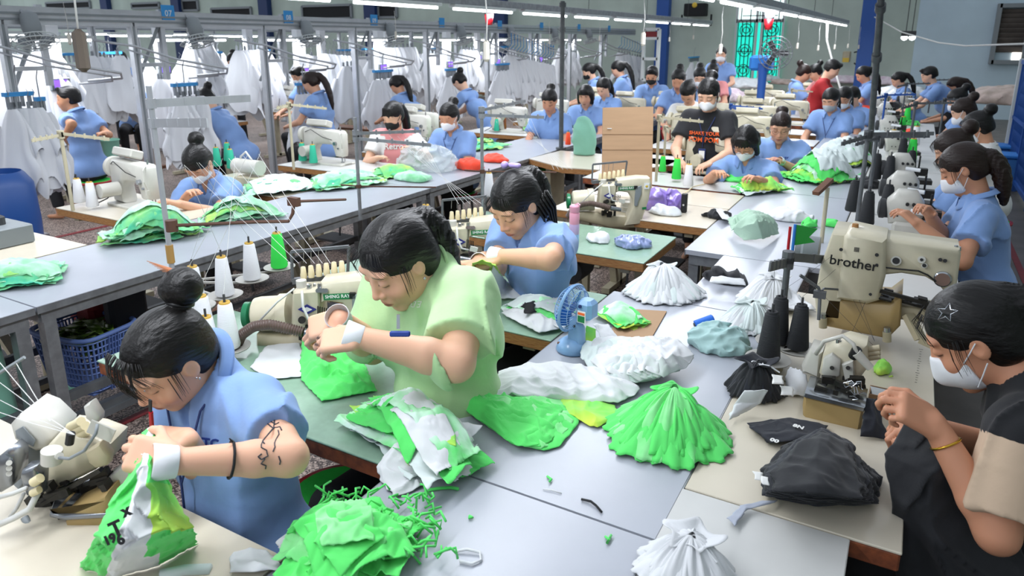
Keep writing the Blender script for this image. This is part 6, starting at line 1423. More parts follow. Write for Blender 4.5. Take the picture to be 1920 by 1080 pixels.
f = (w4['W'][1] - w4['E'][1]).normalized(); c = w4['W'][1] - f * .045; u, v, _ = frame(f); mb = MB(); mb.tube([c + (u * math.cos(a) + v * math.sin(a)) * .031 for a in [2 * PI * i / 24 for i in range(24)]], .003, 6, closed=True); mb.build('bangle', 'gold', w4['root'], smooth=True)
axc, ayc = camloc(w4, RGT), camloc(w4, UPV); cur = [[(-.03, .03), (-.01, .0), (.0, -.03)], [(-.04, 0), (-.01, .0), (.02, .03)], [(-.03, -.03), (-.01, 0), (.01, .04)], [(-.045, .02), (-.01, 0), (.015, -.02)]]
decal(w4, w4['L'](PD(1815, 815, 1.5)), axc, ayc, cur, .005, 'chest_print', 'blue_print')
def stool_for(q, h=.40):
    lb = 'round stool under the worker ' + ' '.join(q['root']['label'].split()[1:10]); o = q['org']; dup(STOOL, (o.x, o.y, 0), None, lb, 'round work stools', (1, 1, h / .47))
for q_ in (w2, w3): stool_for(q_)
stool_for(w4, .33)
# 5 nearest masked woman in blue, right line
w5 = person('person in blue with dark ponytail and mask, nearest in the right hand line', PD(1806, 318, 3.7), yl(1800, 92), lean=.18, hpitch=.55, hair='pony', haircol='hair_brown', h=.011, hf=.006, mask='white', sc=1.1, bulk=1.08, hands=[PD(1742, 400, 3.65), PD(1722, 420, 3.5)], pole=[None, PD(1835, 450, 3.4) - PD(1835, 380, 3.5)], skin='c08a6c', hlen=.3, glasses=False, tieup=.0)
stool_for(w5)
# the rest: (px, py, distance, facing offset, hair, mask, options, label)
PP = [
 (1788, 283, 4.3, 92, 'bun', None, dict(haircol='hair_brown'), 'person mostly hidden behind the nearest masked woman of the right hand line'),
 (1833, 240, 5.6, 88, 'bun', 'white', dict(shirt='shirt_white', collar=False), 'person in cream top with tied black hair and white mask, right hand line'),
 (1806, 210, 6.7, 92, 'bun', 'white', dict(haircol='hair_brown'), 'person in blue with reddish hair and mask behind the one in the cream top'),
 (1795, 188, 7.9, 95, 'bun', 'white', {}, 'person in blue reaching out, behind the two masked workers of the right hand line'),
 (1790, 162, 10, 95, 'pony', None, dict(haircol='hair_brown'), 'person in blue with ponytail sitting beside the leaning dark haired man'),
 (1742, 142, 10, 100, 'short', None, dict(lean=.7, seated=False, hpitch=.4), 'person with short dark hair in blue leaning over the machines by the pale blue wall'),
 (1684, 150, 11.5, 95, 'pony', None, dict(lean=.5), 'person in blue bending over fabric with a black sleeve, in front of the pale wall'),
 (1618, 140, 11, 100, 'pony', None, {}, 'person in blue seated against the blue column at the back'),
 (1560, 130, 9.6, -95, 'short', None, dict(shirt='shirt_red', collar=False, seated=False, lean=.25), 'person in red and black waistcoat standing at the back'),
 (1528, 136, 11, 110, 'bun', None, dict(shirt='shirt_pink', collar=False), 'person with dark hair between the red waistcoat and the seated woman with a topknot'),
 (1507, 138, 10.2, -80, 'bun', None, dict(haircol='hair_brown'), 'person in blue with brown topknot facing right at the back'),
 (1352, 103, 11.5, 175, 'short', 'white', dict(seated=False, lean=.02, hpitch=.15, hands=None), 'person standing in blue with white mask beside the teal window'),
 (1557, 188, 7.7, 160, 'pony', 'grey', dict(badge=True, hpitch=.5), 'person in blue with grey mask and hanging badge in the middle row'),
 (1582, 184, 8.2, 160, 'pony', 'white', dict(glasses=True), 'person with glasses and white mask just behind the one with the badge'),
 (1598, 182, 8.9, 150, 'short', None, {}, 'person in blue, face half hidden, last of the three in the middle row'),
 (1463, 240, 6.0, 178, 'bun', None, dict(glasses=True, haircol='hair_brown', bulk=1.2, logo=True, lean=.1, hpitch=.35, badge=False, fat=.006, hands=[(1438, 302, 5.8), (1466, 304, 5.75)], wrapw=(0, 1)), 'person in blue with glasses and brown topknot behind the bobbed woman'),
 (1398, 268, 5.3, 165, 'bob', 'white', dict(logo=True, hpitch=.75, hands=[(1342, 325, 5.1), (1422, 336, 4.95)], glasses=True), 'person in blue with black bobbed hair and white mask sewing lime green cloth'),
 (1328, 178, 5.6, 165, 'bun', 'white', dict(shirt='shirt_black', collar=False, seated=False, hpitch=.5, badge=True, shk=1, lean=.05), 'person in black T-shirt with orange lettering and white mask, standing'),
 (1290, 174, 7.6, 165, 'pony', None, dict(shirt='shirt_white', collar=False, hpitch=.9, lean=.4), 'person with long dark hair bowed low behind the one in the black lettered T-shirt'),
 (1272, 150, 8.5, 170, 'bun', None, {}, 'person with black topknot at the back left of the middle row'),
 (1312, 145, 9.5, 180, 'bun', 'white', {}, 'person with brown hair and mask far back below the standing masked man'),
 (1336, 136, 10.5, 175, 'bun', None, dict(shirt='shirt_pink', collar=False), 'person with dark topknot in front of the standing masked man'),
 (1222, 142, 9.6, 170, 'short', 'black', dict(hpitch=.45), 'person with short black hair and black mask in blue beside the big cream machine'),
 (1131, 165, 9.2, 150, 'pony', None, {}, 'person in blue with tied black hair right of the mid pole'),
 (1098, 180, 8.2, 165, 'bob', None, dict(hpitch=.4), 'person in blue seen through the thread stand arms right of the mid pole'),
 (1030, 190, 7.6, 168, 'bun', None, dict(hpitch=.5, skin='c99072'), 'person in blue, older, with tied black hair left of the mid pole'),
 (1104, 134, 11, 95, 'pony', 'black', {}, 'person in blue with black mask and ponytail facing left, beyond the mid pole'),
 (1158, 130, 11, 75, 'pony', None, {}, 'person in blue turned away before the teal cones near the last shirt rack'),
 (842, 220, 6.4, 150, 'bun', 'white', dict(hpitch=.4, badge=True), 'person in blue with white mask sitting right of the woman in the pink T-shirt'),
 (737, 218, 6.3, 170, 'pony', 'black', dict(shirt='shirt_pink', sleeve='shirt_white', collar=False, bangs=1, hpitch=.45, hyaw=R(-25), lean=.05, pink=1, hands=[(708, 296, 6.1), (775, 280, 6.1)]), 'person in pink T-shirt with white sleeves and black mask'),
 (372, 306, 4.7, 150, 'bun', 'white', dict(hpitch=.95, lean=.35, hands=[(348, 370, 4.6), (336, 382, 4.45)]), 'person in blue with head bowed behind the slotted thread arms at left'),
 (128, 186, 7.1, 52, 'short', None, dict(hyaw=R(30), hpitch=.1, lean=.15, skin='c08a68', haircol='hair_black', hands=[(193, 250, 7.05), (118, 262, 6.9)]), 'person with short black hair in blue on the bench, hand on hip'),
 (386, 186, 8.0, 62, 'bun', None, dict(lean=.55, hpitch=.7), 'person in blue bent forward with a black bun, right of the second clip bar'),
 (583, 156, 8.3, 60, 'pony', None, dict(haircol='hair_brown', hpitch=.6, lean=.12), 'person in blue with long brown ponytail seen from behind'),
 (744, 160, 9.6, 50, 'pony', None, dict(lean=.6, hpitch=.8), 'person in blue bent away beside the clip bar above the woman in pink'),
 (862, 154, 9.8, 58, 'bun', None, dict(lean=.7, hpitch=.9), 'person in blue bent far forward behind the young woman in a white mask'),
 (238, 152, 10.5, 175, 'bun', None, dict(hpitch=.3), 'person facing the camera behind a far machine at upper left'),
 (228, 112, 11.5, 170, 'short', None, {}, 'person in blue deep in the bay above the far machine at upper left'),
 (436, 116, 11, 165, 'bun', None, {}, 'person in blue deep in the bay between signs seven and eight'),
 (560, 142, 9.6, 120, 'short', 'white', {}, 'person with mask just left of the brown ponytail'),
]
for i, (px, py, d, off, hair, mask, o, lb) in enumerate(PP):
    o = dict(o); shk = o.pop('shk', 0); pk = o.pop('pink', 0); near = d < 6.2
    hh = max(.010, min(.018, .0023 * d)); kw = dict(lean=.18, hpitch=.55, sc=1.04, skin=('d2a083', 'cb9677', 'dcae92')[i % 3]); kw.update(o)
    if kw.get('hands'): kw['hands'] = [PD(*q) for q in kw['hands']]
    hz = PD(px, py, d).z
    if not kw.get('seated', True): kw['zpel'] = hz - (.60 if kw['lean'] < .5 else .45); kw['legs'] = True
    elif hz > 1.35 or hz < 1.0: kw['zpel'] = hz - .62
    pr_ = person(lb, PD(px, py, d), yl(px, off), hair=hair, mask=mask, h=hh, hf=(.006 if near else None), hairseed=i, detail=near, **kw)
    if kw.get('seated', True) and d < 9: stool_for(pr_, max(.2, kw.get('zpel', .52) - .12))
    if shk or pk:
        s_, fw_, sd_, td_ = pr_['shirt'], pr_['fw'], pr_['side'], pr_['tdir']
        for j, (tx, z_, sz) in enumerate((('SHAKE YOUR', .0, .040), ('POM POM', -.05, .054)) if shk else (('Retro', .04, .075),)):
            c0 = pr_['Cc'] + td_ * z_; hit = surf_point(s_, c0 + fw_ * .5, -fw_); c0 = (hit or c0 + fw_ * .15) + fw_ * .012
            text(tx, 'chest_lettering', 'orange_print' if shk else 'white_print', s_, sz, TM(c0, -sd_, td_), bold=.0002 if shk else .0012, extrude=.004)

# ---------------------------------------------------------------- cloth
def cmat(n, c, c2=None, s=9, **k): return mat(n, c, rough=.85, sheen=.15, bump=.38, bscale=13, c2=c2, nscale=s, noise=.01 if c2 else .04, **k)
cmat('lime', '58dc68'); cmat('lime_yellow', '66dc62', 'c8dc4a', 5); cmat('lime_pale', '9ae8a0', '58d468', 6); cmat('lime_white', 'dcebe6', '5cd86c', 7); cmat('cloth_white', 'd6d8da'); cmat('cloth_cool', 'cfdad8')
cmat('tie_green', '86cf7c', '2fae8a', 8); cmat('tie_mint', 'c4e4d6', '7cc890', 8); cmat('tie_yellow', 'b8dc62', '4cc078', 7); cmat('pale_teal', 'a0c0be'); cmat('pale_green', 'a3c0ab'); cmat('cloth_black', '14161b'); cmat('cloth_navy', '191c26'); cmat('cloth_orange', 'f0482c'); cmat('covered_green', '78ae98'); cmat('grey_blue', 'a8aebc'); cmat('cloth_pinkish', 'd8c0cc', 'e8dce0', 9); cmat('cloth_beige', 'c2aea6', 'a8988c', 7)
mat('print_black', '16171a', rough=.8); mat('bag_purple', '8f76c4', rough=.3, bump=.5, bscale=20, spec=.8, coat=.4); mat('bag_blue', '8a98c4', rough=.3, bump=.6, bscale=24, spec=.8, coat=.4); mat('bag_white', 'd2d6d8', rough=.3, bump=.5, bscale=24, coat=.4)
def lerpg(rows, u, v):
    n = len(rows) - 1; t = v * n; i = min(n - 1, int(t)); t -= i; t = t * t * (3 - 2 * t) * .5 + t * .5
    def rw(r):
        m = len(r) - 1; s = u * m; j = min(m - 1, int(s)); s -= j; return r[j].lerp(r[j + 1], s)
    return rw(rows[i]).lerp(rw(rows[i + 1]), t)
def drape(name, label, cat, rows, m_, amp=.006, seed=1, nu=60, nv=46, group=None, jag=.006, freq=5., lift=.002, mats=None, matf=None, up=None):
    """cloth surface through rows of places; folds added; rows are lists of (px, py, z)"""
    R3 = [[(P(*q) if len(q) == 3 else PD(q[0], q[1], q[3])) for q in r] for r in rows]; w = Wr(seed, 6, freq * .5, freq); w2 = Wr(seed + 50, 6, freq * 1.5, freq * 3); mb = MB()
    c0 = lerpg(R3, .5, .5); g = [[None] * nu for _ in range(nv)]
    for j in range(nv):
        for i in range(nu):
            u, v = i / (nu - 1), j / (nv - 1); p = lerpg(R3, u, v); e = min(u, 1 - u, v, 1 - v)
            f = float(w.ridge(p.x * 2, p.y * 2, p.z)) * .5 + .5; f2 = float(w2.ridge(p.x, p.y, p.z)) * .5 + .5
            dz = amp * 1.5 * (f ** 2.2 + .4 * f2) * min(1, .35 + e * 6); jx = jag * float(w2(p.x * 3, p.y * 3, 0)) if e < .02 else 0
            p = p + Vector((jx, jx * .6, 0)) + (up or Vector((0, 0, 1))) * (dz + lift); g[j][i] = p - c0
    mb.grid(lambda u, v: g[int(round(v * (nv - 1)))][int(round(u * (nu - 1)))], nu, nv)
    if matf:
        k = 0; mb.m = [matf(i / (nu - 1), j / (nv - 1)) for j in range(nv - 1) for i in range(nu - 1)]
    o = mb.build(name, mats or m_, smooth=True, solid=.0016); o.location = c0; tag(o, label, cat, group); return o
def sheet(c, sx, sy, rot, hf_, m_, label, seed, amp=.007, group=None, n=44, name='cut_piece', cat='fabric piece', freq=5, shape=0):
    w = Wr(seed, 6, freq * .5, freq * 1.2, 2); w2 = Wr(seed + 9, 6, freq * 2, freq * 4, 2); ca, sa = math.cos(rot), math.sin(rot); mb = MB(); c = Vector(c)
    def f(u, v):
        a = (u - .5) * 2; b = (v - .5) * 2; x = a * sx * (1 - .22 * shape * (b + 1) * .5); y = b * sy * (1 - .12 * a * a * shape)
        e = max(abs(a), abs(b)); jj = .03 * float(w2(a * 2, b * 2)) * e ** 6; x *= 1 + jj; y *= 1 + jj; X, Y = x * ca - y * sa, x * sa + y * ca
        z = hf_(c.x + X, c.y + Y) + amp * (.5 + .5 * float(w.ridge(X * 1.5, Y * 1.5))) + amp * .6 * abs(float(w2(X, Y)))
        return (X, Y, z - c.z)
    mb.grid(f, n, n); o = mb.build(name, m_, smooth=True, solid=.0014); o.location = c; tag(o, label, cat, group); return o
def heap(cx, cy, rx, ry, H_, n, pal, label, group, rot=0., seed=1, size=.75, z0=.752, spread=.5, name='cut_piece', amp=.009, cat='fabric piece', aniso=1., nn=40, align=None):
    c = P(cx, cy, z0) if not isinstance(cx, float) else Vector((cx, cy, z0)); r = random.Random(seed); ca, sa = math.cos(rot), math.sin(rot); wn = Wr(seed, 5, 2, 5, 2)
    for k in range(n):
        t = (k + 1) / n
        def hf_(x, y, t=t, k=k):
            dx, dy = x - c.x, y - c.y; a = (dx * ca + dy * sa) / rx; b = (-dx * sa + dy * ca) / ry; q = min(1.0, math.sqrt(a * a + b * b))
            return z0 + .0022 * (k + 1) + H_ * t * max(0, (1 - q ** 2.2)) * (1 + .22 * float(wn(x * 2, y * 2, k * .3)))
        a = r.uniform(0, 6.28); q = spread * math.sqrt(r.random()) * (1 - .4 * t); p = Vector((c.x + (math.cos(a) * rx * ca - math.sin(a) * ry * sa) * q, c.y + (math.cos(a) * rx * sa + math.sin(a) * ry * ca) * q, z0))
        rr_ = (rot + r.uniform(-.25, .25)) if align else r.uniform(0, 3.14)
        sheet(p, rx * size * r.uniform(.8, 1.1), ry * size * r.uniform(.8, 1.1) * aniso, rr_, hf_, pal[k % len(pal)], label, seed * 31 + k, amp, group, nn, name, cat, shape=r.choice((0, 1, 1)))
def bundle(px, py, rx, ry, H_, layers, pal, label, seed=1, rot=0., knot=(0, 0), z0=.752, name='tied_bundle', tie='lilac', lobes=9, cat='garment bundle', hang=0):
    c = P(px, py, z0); t = thing(name, label, cat, c, rot); g = random.Random(seed); n, m = 150, 26
    for L_ in range(layers):
        s = 1 - .035 * (layers - 1 - L_) + g.uniform(-.03, .03); s = 1.02 - .045 * L_ + g.uniform(-.02, .02); ph = [g.uniform(0, 6.28) for _ in range(8)]; h_ = H_ * (.55 + .45 * (L_ + 1) / layers); mb = MB()
        def f(u, v):
            a = 2 * PI * u; q = v ** .9; fold = .45 * math.sin(lobes * a + ph[0] + 2.6 * math.sin(2 * a + ph[1]) + 1.2 * q) + .4 * math.sin(lobes * 2 * a + ph[2] + 3 * math.sin(3 * a + ph[6]) - 2 * q); fr = (1 - abs(fold) * 1.8) * (.6 + .4 * math.sin(3 * a + ph[7]))
            rr = s * (.10 + .90 * q) * (1 + .06 * math.sin(3 * a + ph[3]) + .04 * math.sin(7 * a + ph[4]) + .035 * math.copysign(1, math.sin(23 * a + ph[5])) * q ** 8)
            ox, oy = knot[0] * (1 - q), knot[1] * (1 - q); z = h_ * (1 - q ** 2) ** (.9) * (1 + .08 * math.sin(2 * a + ph[6])) + .022 * fr * q * (1.15 - q) * 2 * (H_ / .1) + .003 * (L_ + 1) + .004 * math.sin(11 * a + ph[7]) * q
            return (ox + math.cos(a) * rx * rr, oy + math.sin(a) * ry * rr, max(.001 + .002 * L_, z))
        mb.grid(f, n, m, wrap=True); mb.build('cloth_layer', pal[L_ % len(pal)], t, smooth=True, solid=.0014)
    mb = MB(); q = Vector((knot[0], knot[1], H_ + .01)); mb.tube([q + Vector((math.cos(a) * .016, math.sin(a) * .016, .002 * math.sin(3 * a))) for a in [2 * PI * i / 14 for i in range(14)]], .003, 6, closed=True); mb.tube([q, q + Vector((.03, -.02, .005)), q + Vector((.06, -.03, -.01))], .0025, 5); mb.build('tie_cord', tie, t)
    MB().grid(lambda u, v: (knot[0] + math.cos(2 * PI * u) * (.012 + .045 * v) * (1 + .3 * math.sin(6 * PI * u)), knot[1] + math.sin(2 * PI * u) * (.012 + .035 * v) * (1 + .3 * math.sin(10 * PI * u)), H_ + .006 + .014 * v * (1 + .4 * math.sin(8 * PI * u))), 40, 6, wrap=True).build('gathered_top', pal[-1], t, smooth=True, solid=.0014)
    return t
def crumple(name, label, cat, px, py, rad, m_, seed=1, z0=.75, rot=0., h=.0055, amp=.018, parent=None, freq=7, world=None):
    c = Vector(world) if world else P(px, py, z0); rx, ry, rz = rad; F = Field([-rx * 1.3 - .03, -ry * 1.3 - .03, -.01], [rx * 1.3 + .03, ry * 1.3 + .03, rz * 1.5 + .04], h); a = Wr(seed, 5, freq * .4, freq * .8); b = Wr(seed + 3, 6, freq, freq * 2)
    k = random.Random(seed); F.ell((0, 0, rz * .25), (rx, ry, rz * .8), None, k=.03)
    for i in range(4): F.ell((k.uniform(-.5, .5) * rx, k.uniform(-.5, .5) * ry, rz * k.uniform(.2, .5)), (rx * k.uniform(.35, .6), ry * k.uniform(.35, .6), rz * k.uniform(.4, .6)), None, k=.03)
    F.displace(lambda X, Y, Z: -amp * (a.ridge(X, Y, Z * 1.5)) * .55 - amp * .45 * b.ridge(X, Y, Z) + .3 * amp)
    F.plane((0, 0, .002), (0, 0, -1), k=.003)
    o = F.build(name, m_, None, smooth_it=1); o.location = c; o.rotation_euler = (0, 0, rot); tag(o, label, cat); return o
T_ = .752
# ---- centre table, near
bundle(1250, 815, .165, .16, .078, 10, ['lime', 'lime', 'lime_pale', 'lime', 'lime', 'lime', 'lime'], 'bright green tied bundle of cut pieces on the aisle table', 4, R(20), (.02, .07), tie='lilac', lobes=6)
G1 = 'striped green and white pieces heaped on the near aisle table'
heap(785, 838, .20, .115, .075, 24, ['lime', 'cloth_white', 'lime_white', 'lime', 'cloth_cool', 'lime_yellow', 'cloth_white'], 'green and white piece in the striped heap on the near aisle table', G1, R(-22), 3, .9, spread=.6, amp=.014, align=1, nn=44, aniso=.5)
drape('cut_piece', 'white cloth piece hanging off the front of the striped heap', 'fabric piece', [[(790, 800, .83), (850, 795, .83), (905, 800, .82)], [(740, 835, .80), (800, 840, .80), (860, 850, .785)], [(705, 880, .76), (745, 900, .756), (800, 890, .756)], [(715, 905, .753), (742, 935, .753), (790, 915, .753)]], 'cloth_white', .01, 5)
drape('cut_piece', 'pale tie-dyed panel with yellow edge lying on the striped heap', 'fabric piece', [[(775, 792, .845), (850, 800, .85)], [(800, 830, .84), (856, 838, .84)]], 'lime_yellow', .004, 6, 24, 20)
for i, z in enumerate((0, .004, .008, .012)):
    drape('cut_piece', 'large flat bright green piece spread beside the striped heap', 'fabric piece', [[(775 + 6 * i, 742 + 2 * i, T_ + z), (850, 716, T_ + z), (950, 738, T_ + z), (1075 - 8 * i, 752 + 4 * i, T_ + z)], [(860, 762, T_ + z), (905, 760, T_ + z + .03), (1000, 770, T_ + z + .02), (1085 - 9 * i, 798 - 4 * i, T_ + z)], [(965, 838, T_ + z), (985, 840, T_ + z), (1020 - 4 * i, 848 - 4 * i, T_ + z), (1048 - 8 * i, 840 - 5 * i, T_ + z)]], 'lime' if i != 1 else 'lime_pale', .008, 10 + i, group='large flat green pieces')
drape('cut_piece', 'pale lime flat piece between the spread green pieces and the tied bundle', 'fabric piece', [[(1040, 752, T_), (1080, 746, T_), (1150, 762, T_)], [(1062, 775, T_ + .01), (1110, 775, T_ + .01), (1163, 776, T_)], [(1105, 800, T_), (1120, 804, T_), (1148, 790, T_)]], 'lime_yellow', .006, 15)
drape('garment', 'large white garment laid flat across the aisle table in front of the small fan', 'garment', [[(848, 718, .756), (925, 722, .76), (935, 700, .77), (985, 685, .765), (1060, 688, .765)], [(860, 735, .762), (930, 730, .78), (1000, 715, .785), (1060, 705, .79), (1110, 690, .785)], [(900, 745, .762), (950, 750, .768), (1020, 742, .77), (1110, 735, .78), (1180, 712, .775)], [(945, 752, .757), (1000, 752, .757), (1080, 755, .757), (1160, 760, .757), (1200, 735, .757)]], 'cloth_white', .012, 21, 80, 60, freq=4)
for i in range(9):
    z = .757 + .004 * i; dx = 12 * i - 8
    drape('garment', 'white garment in the fanned stack right of the small blue fan', 'garment', [[(1100 + dx, 640 + i, z + .01), (1150 + dx, 636, z + .03), (1180 + dx * 1.0, 640, z + .02)], [(1095 + dx, 672, z + .015), (1150 + dx, 680, z + .04), (1215 + dx, 668, z + .015)], [(1125 + dx, 705 - i, z + .02), (1165 + dx * .9, 726 - 2 * i, z), (1235 + dx * .6, 715 - 3 * i, z - .0)]][::1], 'cloth_white' if i % 3 else 'cloth_cool', .012, 30 + i, 40, 34, group='fanned stack of white garments')
G2 = 'bright green strips and pieces heaped at the bottom edge'
heap(650, 1050, .15, .11, .06, 15, ['lime', 'lime', 'lime_pale', 'lime'], 'bright green piece in the tangled heap at the bottom edge', G2, R(10), 8, .6, spread=.75, amp=.022, nn=46)
rr = random.Random(5); mb = MB(); c0 = P(720, 1010, .79)
for k in range(150):
    a = P(rr.uniform(600, 830), rr.uniform(925, 1050), .76 + rr.uniform(0, .05)) - c0; d = Vector((rr.uniform(-1, 1), rr.uniform(-1, 1), 0)).normalized() * rr.uniform(.02, .05); b_ = a + d + Vector((0, 0, rr.uniform(-.01, .02))); mb.tube([a, (a + b_) / 2 + Vector((rr.uniform(-.015, .015), rr.uniform(-.015, .015), rr.uniform(0, .02))), b_], .0028, 5)
o = mb.build('fabric_strips', 'lime', smooth=True); o.location = c0; tag(o, 'tangle of narrow bright green strips on the heap at the bottom edge', 'fabric strips', kind='stuff')
def strip(pts, m_, r_, label, cat='scrap', name='fabric_scrap'):
    w = [P(*q) for q in pts]; c = w[0].copy(); o = MB().tube([q - c for q in w], r_, 6).build(name, m_, smooth=True); o.location = c; tag(o, label, cat); return o
strip([(797, 920, T_ + .003), (820, 916, T_ + .004), (845, 914, T_ + .003), (860, 917, T_ + .003)], 'lime', .004, 'narrow green strip curving beside the striped heap')
strip([(1090, 936, T_ + .002), (1108, 940, T_ + .004), (1118, 948, T_ + .003), (1128, 960, T_ + .002)], 'cloth_black', .003, 'short black strip lying bent on the grey aisle table')
strip([(1018, 917, T_ + .001), (1035, 919, T_ + .002), (1053, 925, T_ + .001)], 'cloth_white', .0015, 'thin white thread scrap on the aisle table')
strip([(853, 1034, T_ + .003), (875, 1030, T_ + .006), (900, 1035, T_ + .004), (902, 1050, T_ + .003), (885, 1057, T_ + .003), (862, 1052, T_ + .003)], 'cloth_white', .003, 'white elastic loop near the bottom of the aisle table')
strip([(880, 967, T_ + .002), (886, 970, T_ + .004), (878, 971, T_ + .003)], 'lime', .003, 'tiny green curl left of the table seam')
strip([(1026, 893, T_ + .002), (1034, 899, T_ + .004), (1030, 903, T_ + .003)], 'lime', .003, 'tiny green snippet near the far end of the table seam')
strip([(1135, 1006, T_ + .002), (1142, 1012, T_ + .004), (1138, 1018, T_ + .003), (1146, 1003, T_ + .004)], 'lime', .003, 'tiny green snippet near the bottom right of the aisle table')
bundle(1285, 1078, .10, .085, .055, 6, ['cloth_white'], 'white tied bundle on the plain white table at the bottom edge', 12, 0, (.0, .03), tie='cloth_white', lobes=8)
# ---- garment held by the tattooed woman
rows = [[(268, 812, 0, 1.42), (284, 800, 0, 1.43), (296, 812, 0, 1.42), (300, 826, 0, 1.42)], [(255, 870, 0, 1.36), (275, 872, 0, 1.33), (290, 870, 0, 1.34), (302, 880, 0, 1.38)], [(215, 930, 0, 1.32), (255, 945, 0, 1.28), (300, 935, 0, 1.32), (345, 950, 0, 1.40)], [(185, 1000, 0, 1.27), (240, 1010, 0, 1.24), (310, 990, 0, 1.30), (365, 985, 0, 1.37)], [(150, 1062, .752), (215, 1080, .752), (290, 1062, .753), (370, 1018, .752)]]
def mf1(u, v):
    if u < .26: return 0
    if u < .56: return 1
    if v > .88 and u < .7: return 1
    return 2 if .35 < v < .75 else 0
drape('garment', 'green, white and yellow garment held up and sewn by the tattooed woman', 'garment', rows, 'lime', .012, 41, 90, 80, mats=['lime', 'cloth_white', 'lime_yellow'], matf=mf1, freq=9, up=-FWD)
for ch, x, y, s, d in (('T', 218, 992, .036, 1.255), ('6', 226, 1012, .026, 1.24), ('x', 236, 958, .03, 1.27), ('19', 206, 1012, .022, 1.24)):
    o = text(ch, 'printed_letter', 'print_black', None, s, TM(PD(x, y, d - .022), RGT + UPV * .45, UPV - RGT * .4), bold=.0012); tag(o, 'black printed %s on the garment held by the tattooed woman' % {'T': 'capital letter', '6': 'single digit', 'x': 'small cross', '19': 'pair of digits'}[ch], 'print')
strip([(300, 1080, .753), (345, 1070, .753), (395, 1068, .753)], 'cloth_cool', .012, 'pale cloth edge at the bottom of the near left table')
drape('cut_piece', 'small white printed scrap at the bottom of the near left table', 'fabric piece', [[(432, 1050, .753), (470, 1030, .758), (500, 1035, .753)], [(430, 1078, .753), (480, 1075, .765), (540, 1072, .753)]], 'cloth_white', .008, 44, 30, 20)
drape('cut_piece', 'white piece tucked under the bright green heap at the table corner', 'fabric piece', [[(515, 1020, .755), (560, 985, .757), (600, 975, .757)], [(530, 1040, .755), (570, 1010, .76), (620, 995, .76)]], 'cloth_white', .006, 45, 24, 16)
t = thing('scissors', 'red handled snips in the raised hand of the tattooed woman', 'snips', PD(283, 795, 1.5)); mb = MB(); mb.tube([(0, 0, -.02), (.006, 0, .03)], .005, 6); mb.build('handle', 'red_plastic', t); MB().bar((.004, 0, .028), (.01, 0, .06), .008, .003).build('blade', 'black', t)
# ---- cloth at the light green woman's machine
def fold(i): return i
drape('cut_piece', 'bright green cut piece hanging from the nozzle in front of the woman in light green', 'fabric piece', [[(568, 640, .80), (600, 632, .84), (640, 640, .83), (672, 655, .80)], [(562, 680, .757), (610, 690, .80), (645, 680, .79), (676, 665, .765)], [(566, 715, .753), (615, 712, .762), (655, 705, .77), (690, 700, .755)], [(603, 755, .753), (640, 748, .753), (680, 740, .753), (706, 736, .753)]], 'lime', .009, 51, 60, 50, freq=7)
drape('paper_sheet', 'pale printed cloth sheet left of the bright green piece on the first green table', 'fabric piece', [[(470, 690, .753), (500, 650, .754), (560, 640, .756)], [(505, 712, .753), (530, 690, .756), (575, 680, .757)], [(520, 712, .753), (560, 708, .753), (585, 700, .753)]], 'cloth_white', .004, 52, 30, 26)
drape('cut_piece', 'pale teal scrap tucked under the cylinder arm of the nearest green wheeled machine', 'fabric piece', [[(530, 600, .80), (555, 596, .82), (570, 605, .79)], [(535, 615, .79), (555, 612, .80), (575, 620, .78)]], 'cloth_cool', .008, 53, 20, 16)
# ---- cloth on second green table
drape('cut_piece', 'lime and yellow piece under the hands of the long haired woman', 'fabric piece', [[(885, 495, 0, 2.62), (905, 490, 0, 2.62), (930, 500, 0, 2.62)], [(888, 530, .78), (912, 530, .80), (948, 528, .77)], [(900, 556, .754), (930, 560, .756), (962, 545, .754)]], 'lime_yellow', .008, 61, 36, 36, freq=7)
drape('cut_piece', 'white panel beside the lime and yellow piece of the long haired woman', 'fabric piece', [[(925, 500, 0, 2.64), (950, 530, .765), (998, 535, .753)], [(905, 558, .754), (945, 562, .758), (978, 560, .753)]], 'cloth_white', .006, 62, 30, 24)
G3 = 'white and green printed pieces on the second green table'
heap(1020, 592, .17, .10, .04, 8, ['cloth_white', 'lime_white', 'cloth_cool', 'lime', 'cloth_white'], 'white and green printed piece left of the small blue fan', G3, R(-25), 13, .8, spread=.5, amp=.012, align=1)
drape('cut_piece', 'white piece with black print drooping over the edge of the second green table', 'fabric piece', [[(940, 590, .757), (985, 565, .775), (1050, 560, .78)], [(975, 608, .762), (1010, 592, .79), (1055, 590, .79)], [(1010, 628, .754), (1035, 622, .762), (1060, 615, .762)]], 'cloth_white', .010, 64, 40, 34)
drape('printed_mark', 'black floral print on the white pieces left of the small fan', 'print', [[(980, 572, .805), (1000, 566, .81)], [(985, 590, .80), (1002, 588, .80)]], 'print_black', .012, 66, 14, 12, jag=.02)
G4 = 'green and white pieces on the cardboard right of the fan'
mbx = MB().prism([tuple(P(x, y, T_))[:2] for x, y in ((1105, 690), (1190, 690), (1250, 585), (1170, 580))], .004, (0, 0, .754), (1, 0, 0), (0, 1, 0)); tag(mbx.build('cardboard_sheet', 'card'), 'flat brown cardboard taped to the aisle table right of the small fan', 'cardboard')
heap(1165, 600, .10, .075, .04, 8, ['lime_yellow', 'lime', 'lime_white', 'cloth_cool', 'lime'], 'green and white piece stacked on the taped cardboard', G4, R(-30), 14, .85, spread=.4, amp=.008, align=1)
drape('cut_piece', 'narrow lime pieces propped behind the base of the small fan', 'fabric piece', [[(1100, 612, .82), (1118, 618, .81)], [(1092, 668, .754), (1118, 655, .754)]], 'lime_yellow', .004, 67, 14, 20)
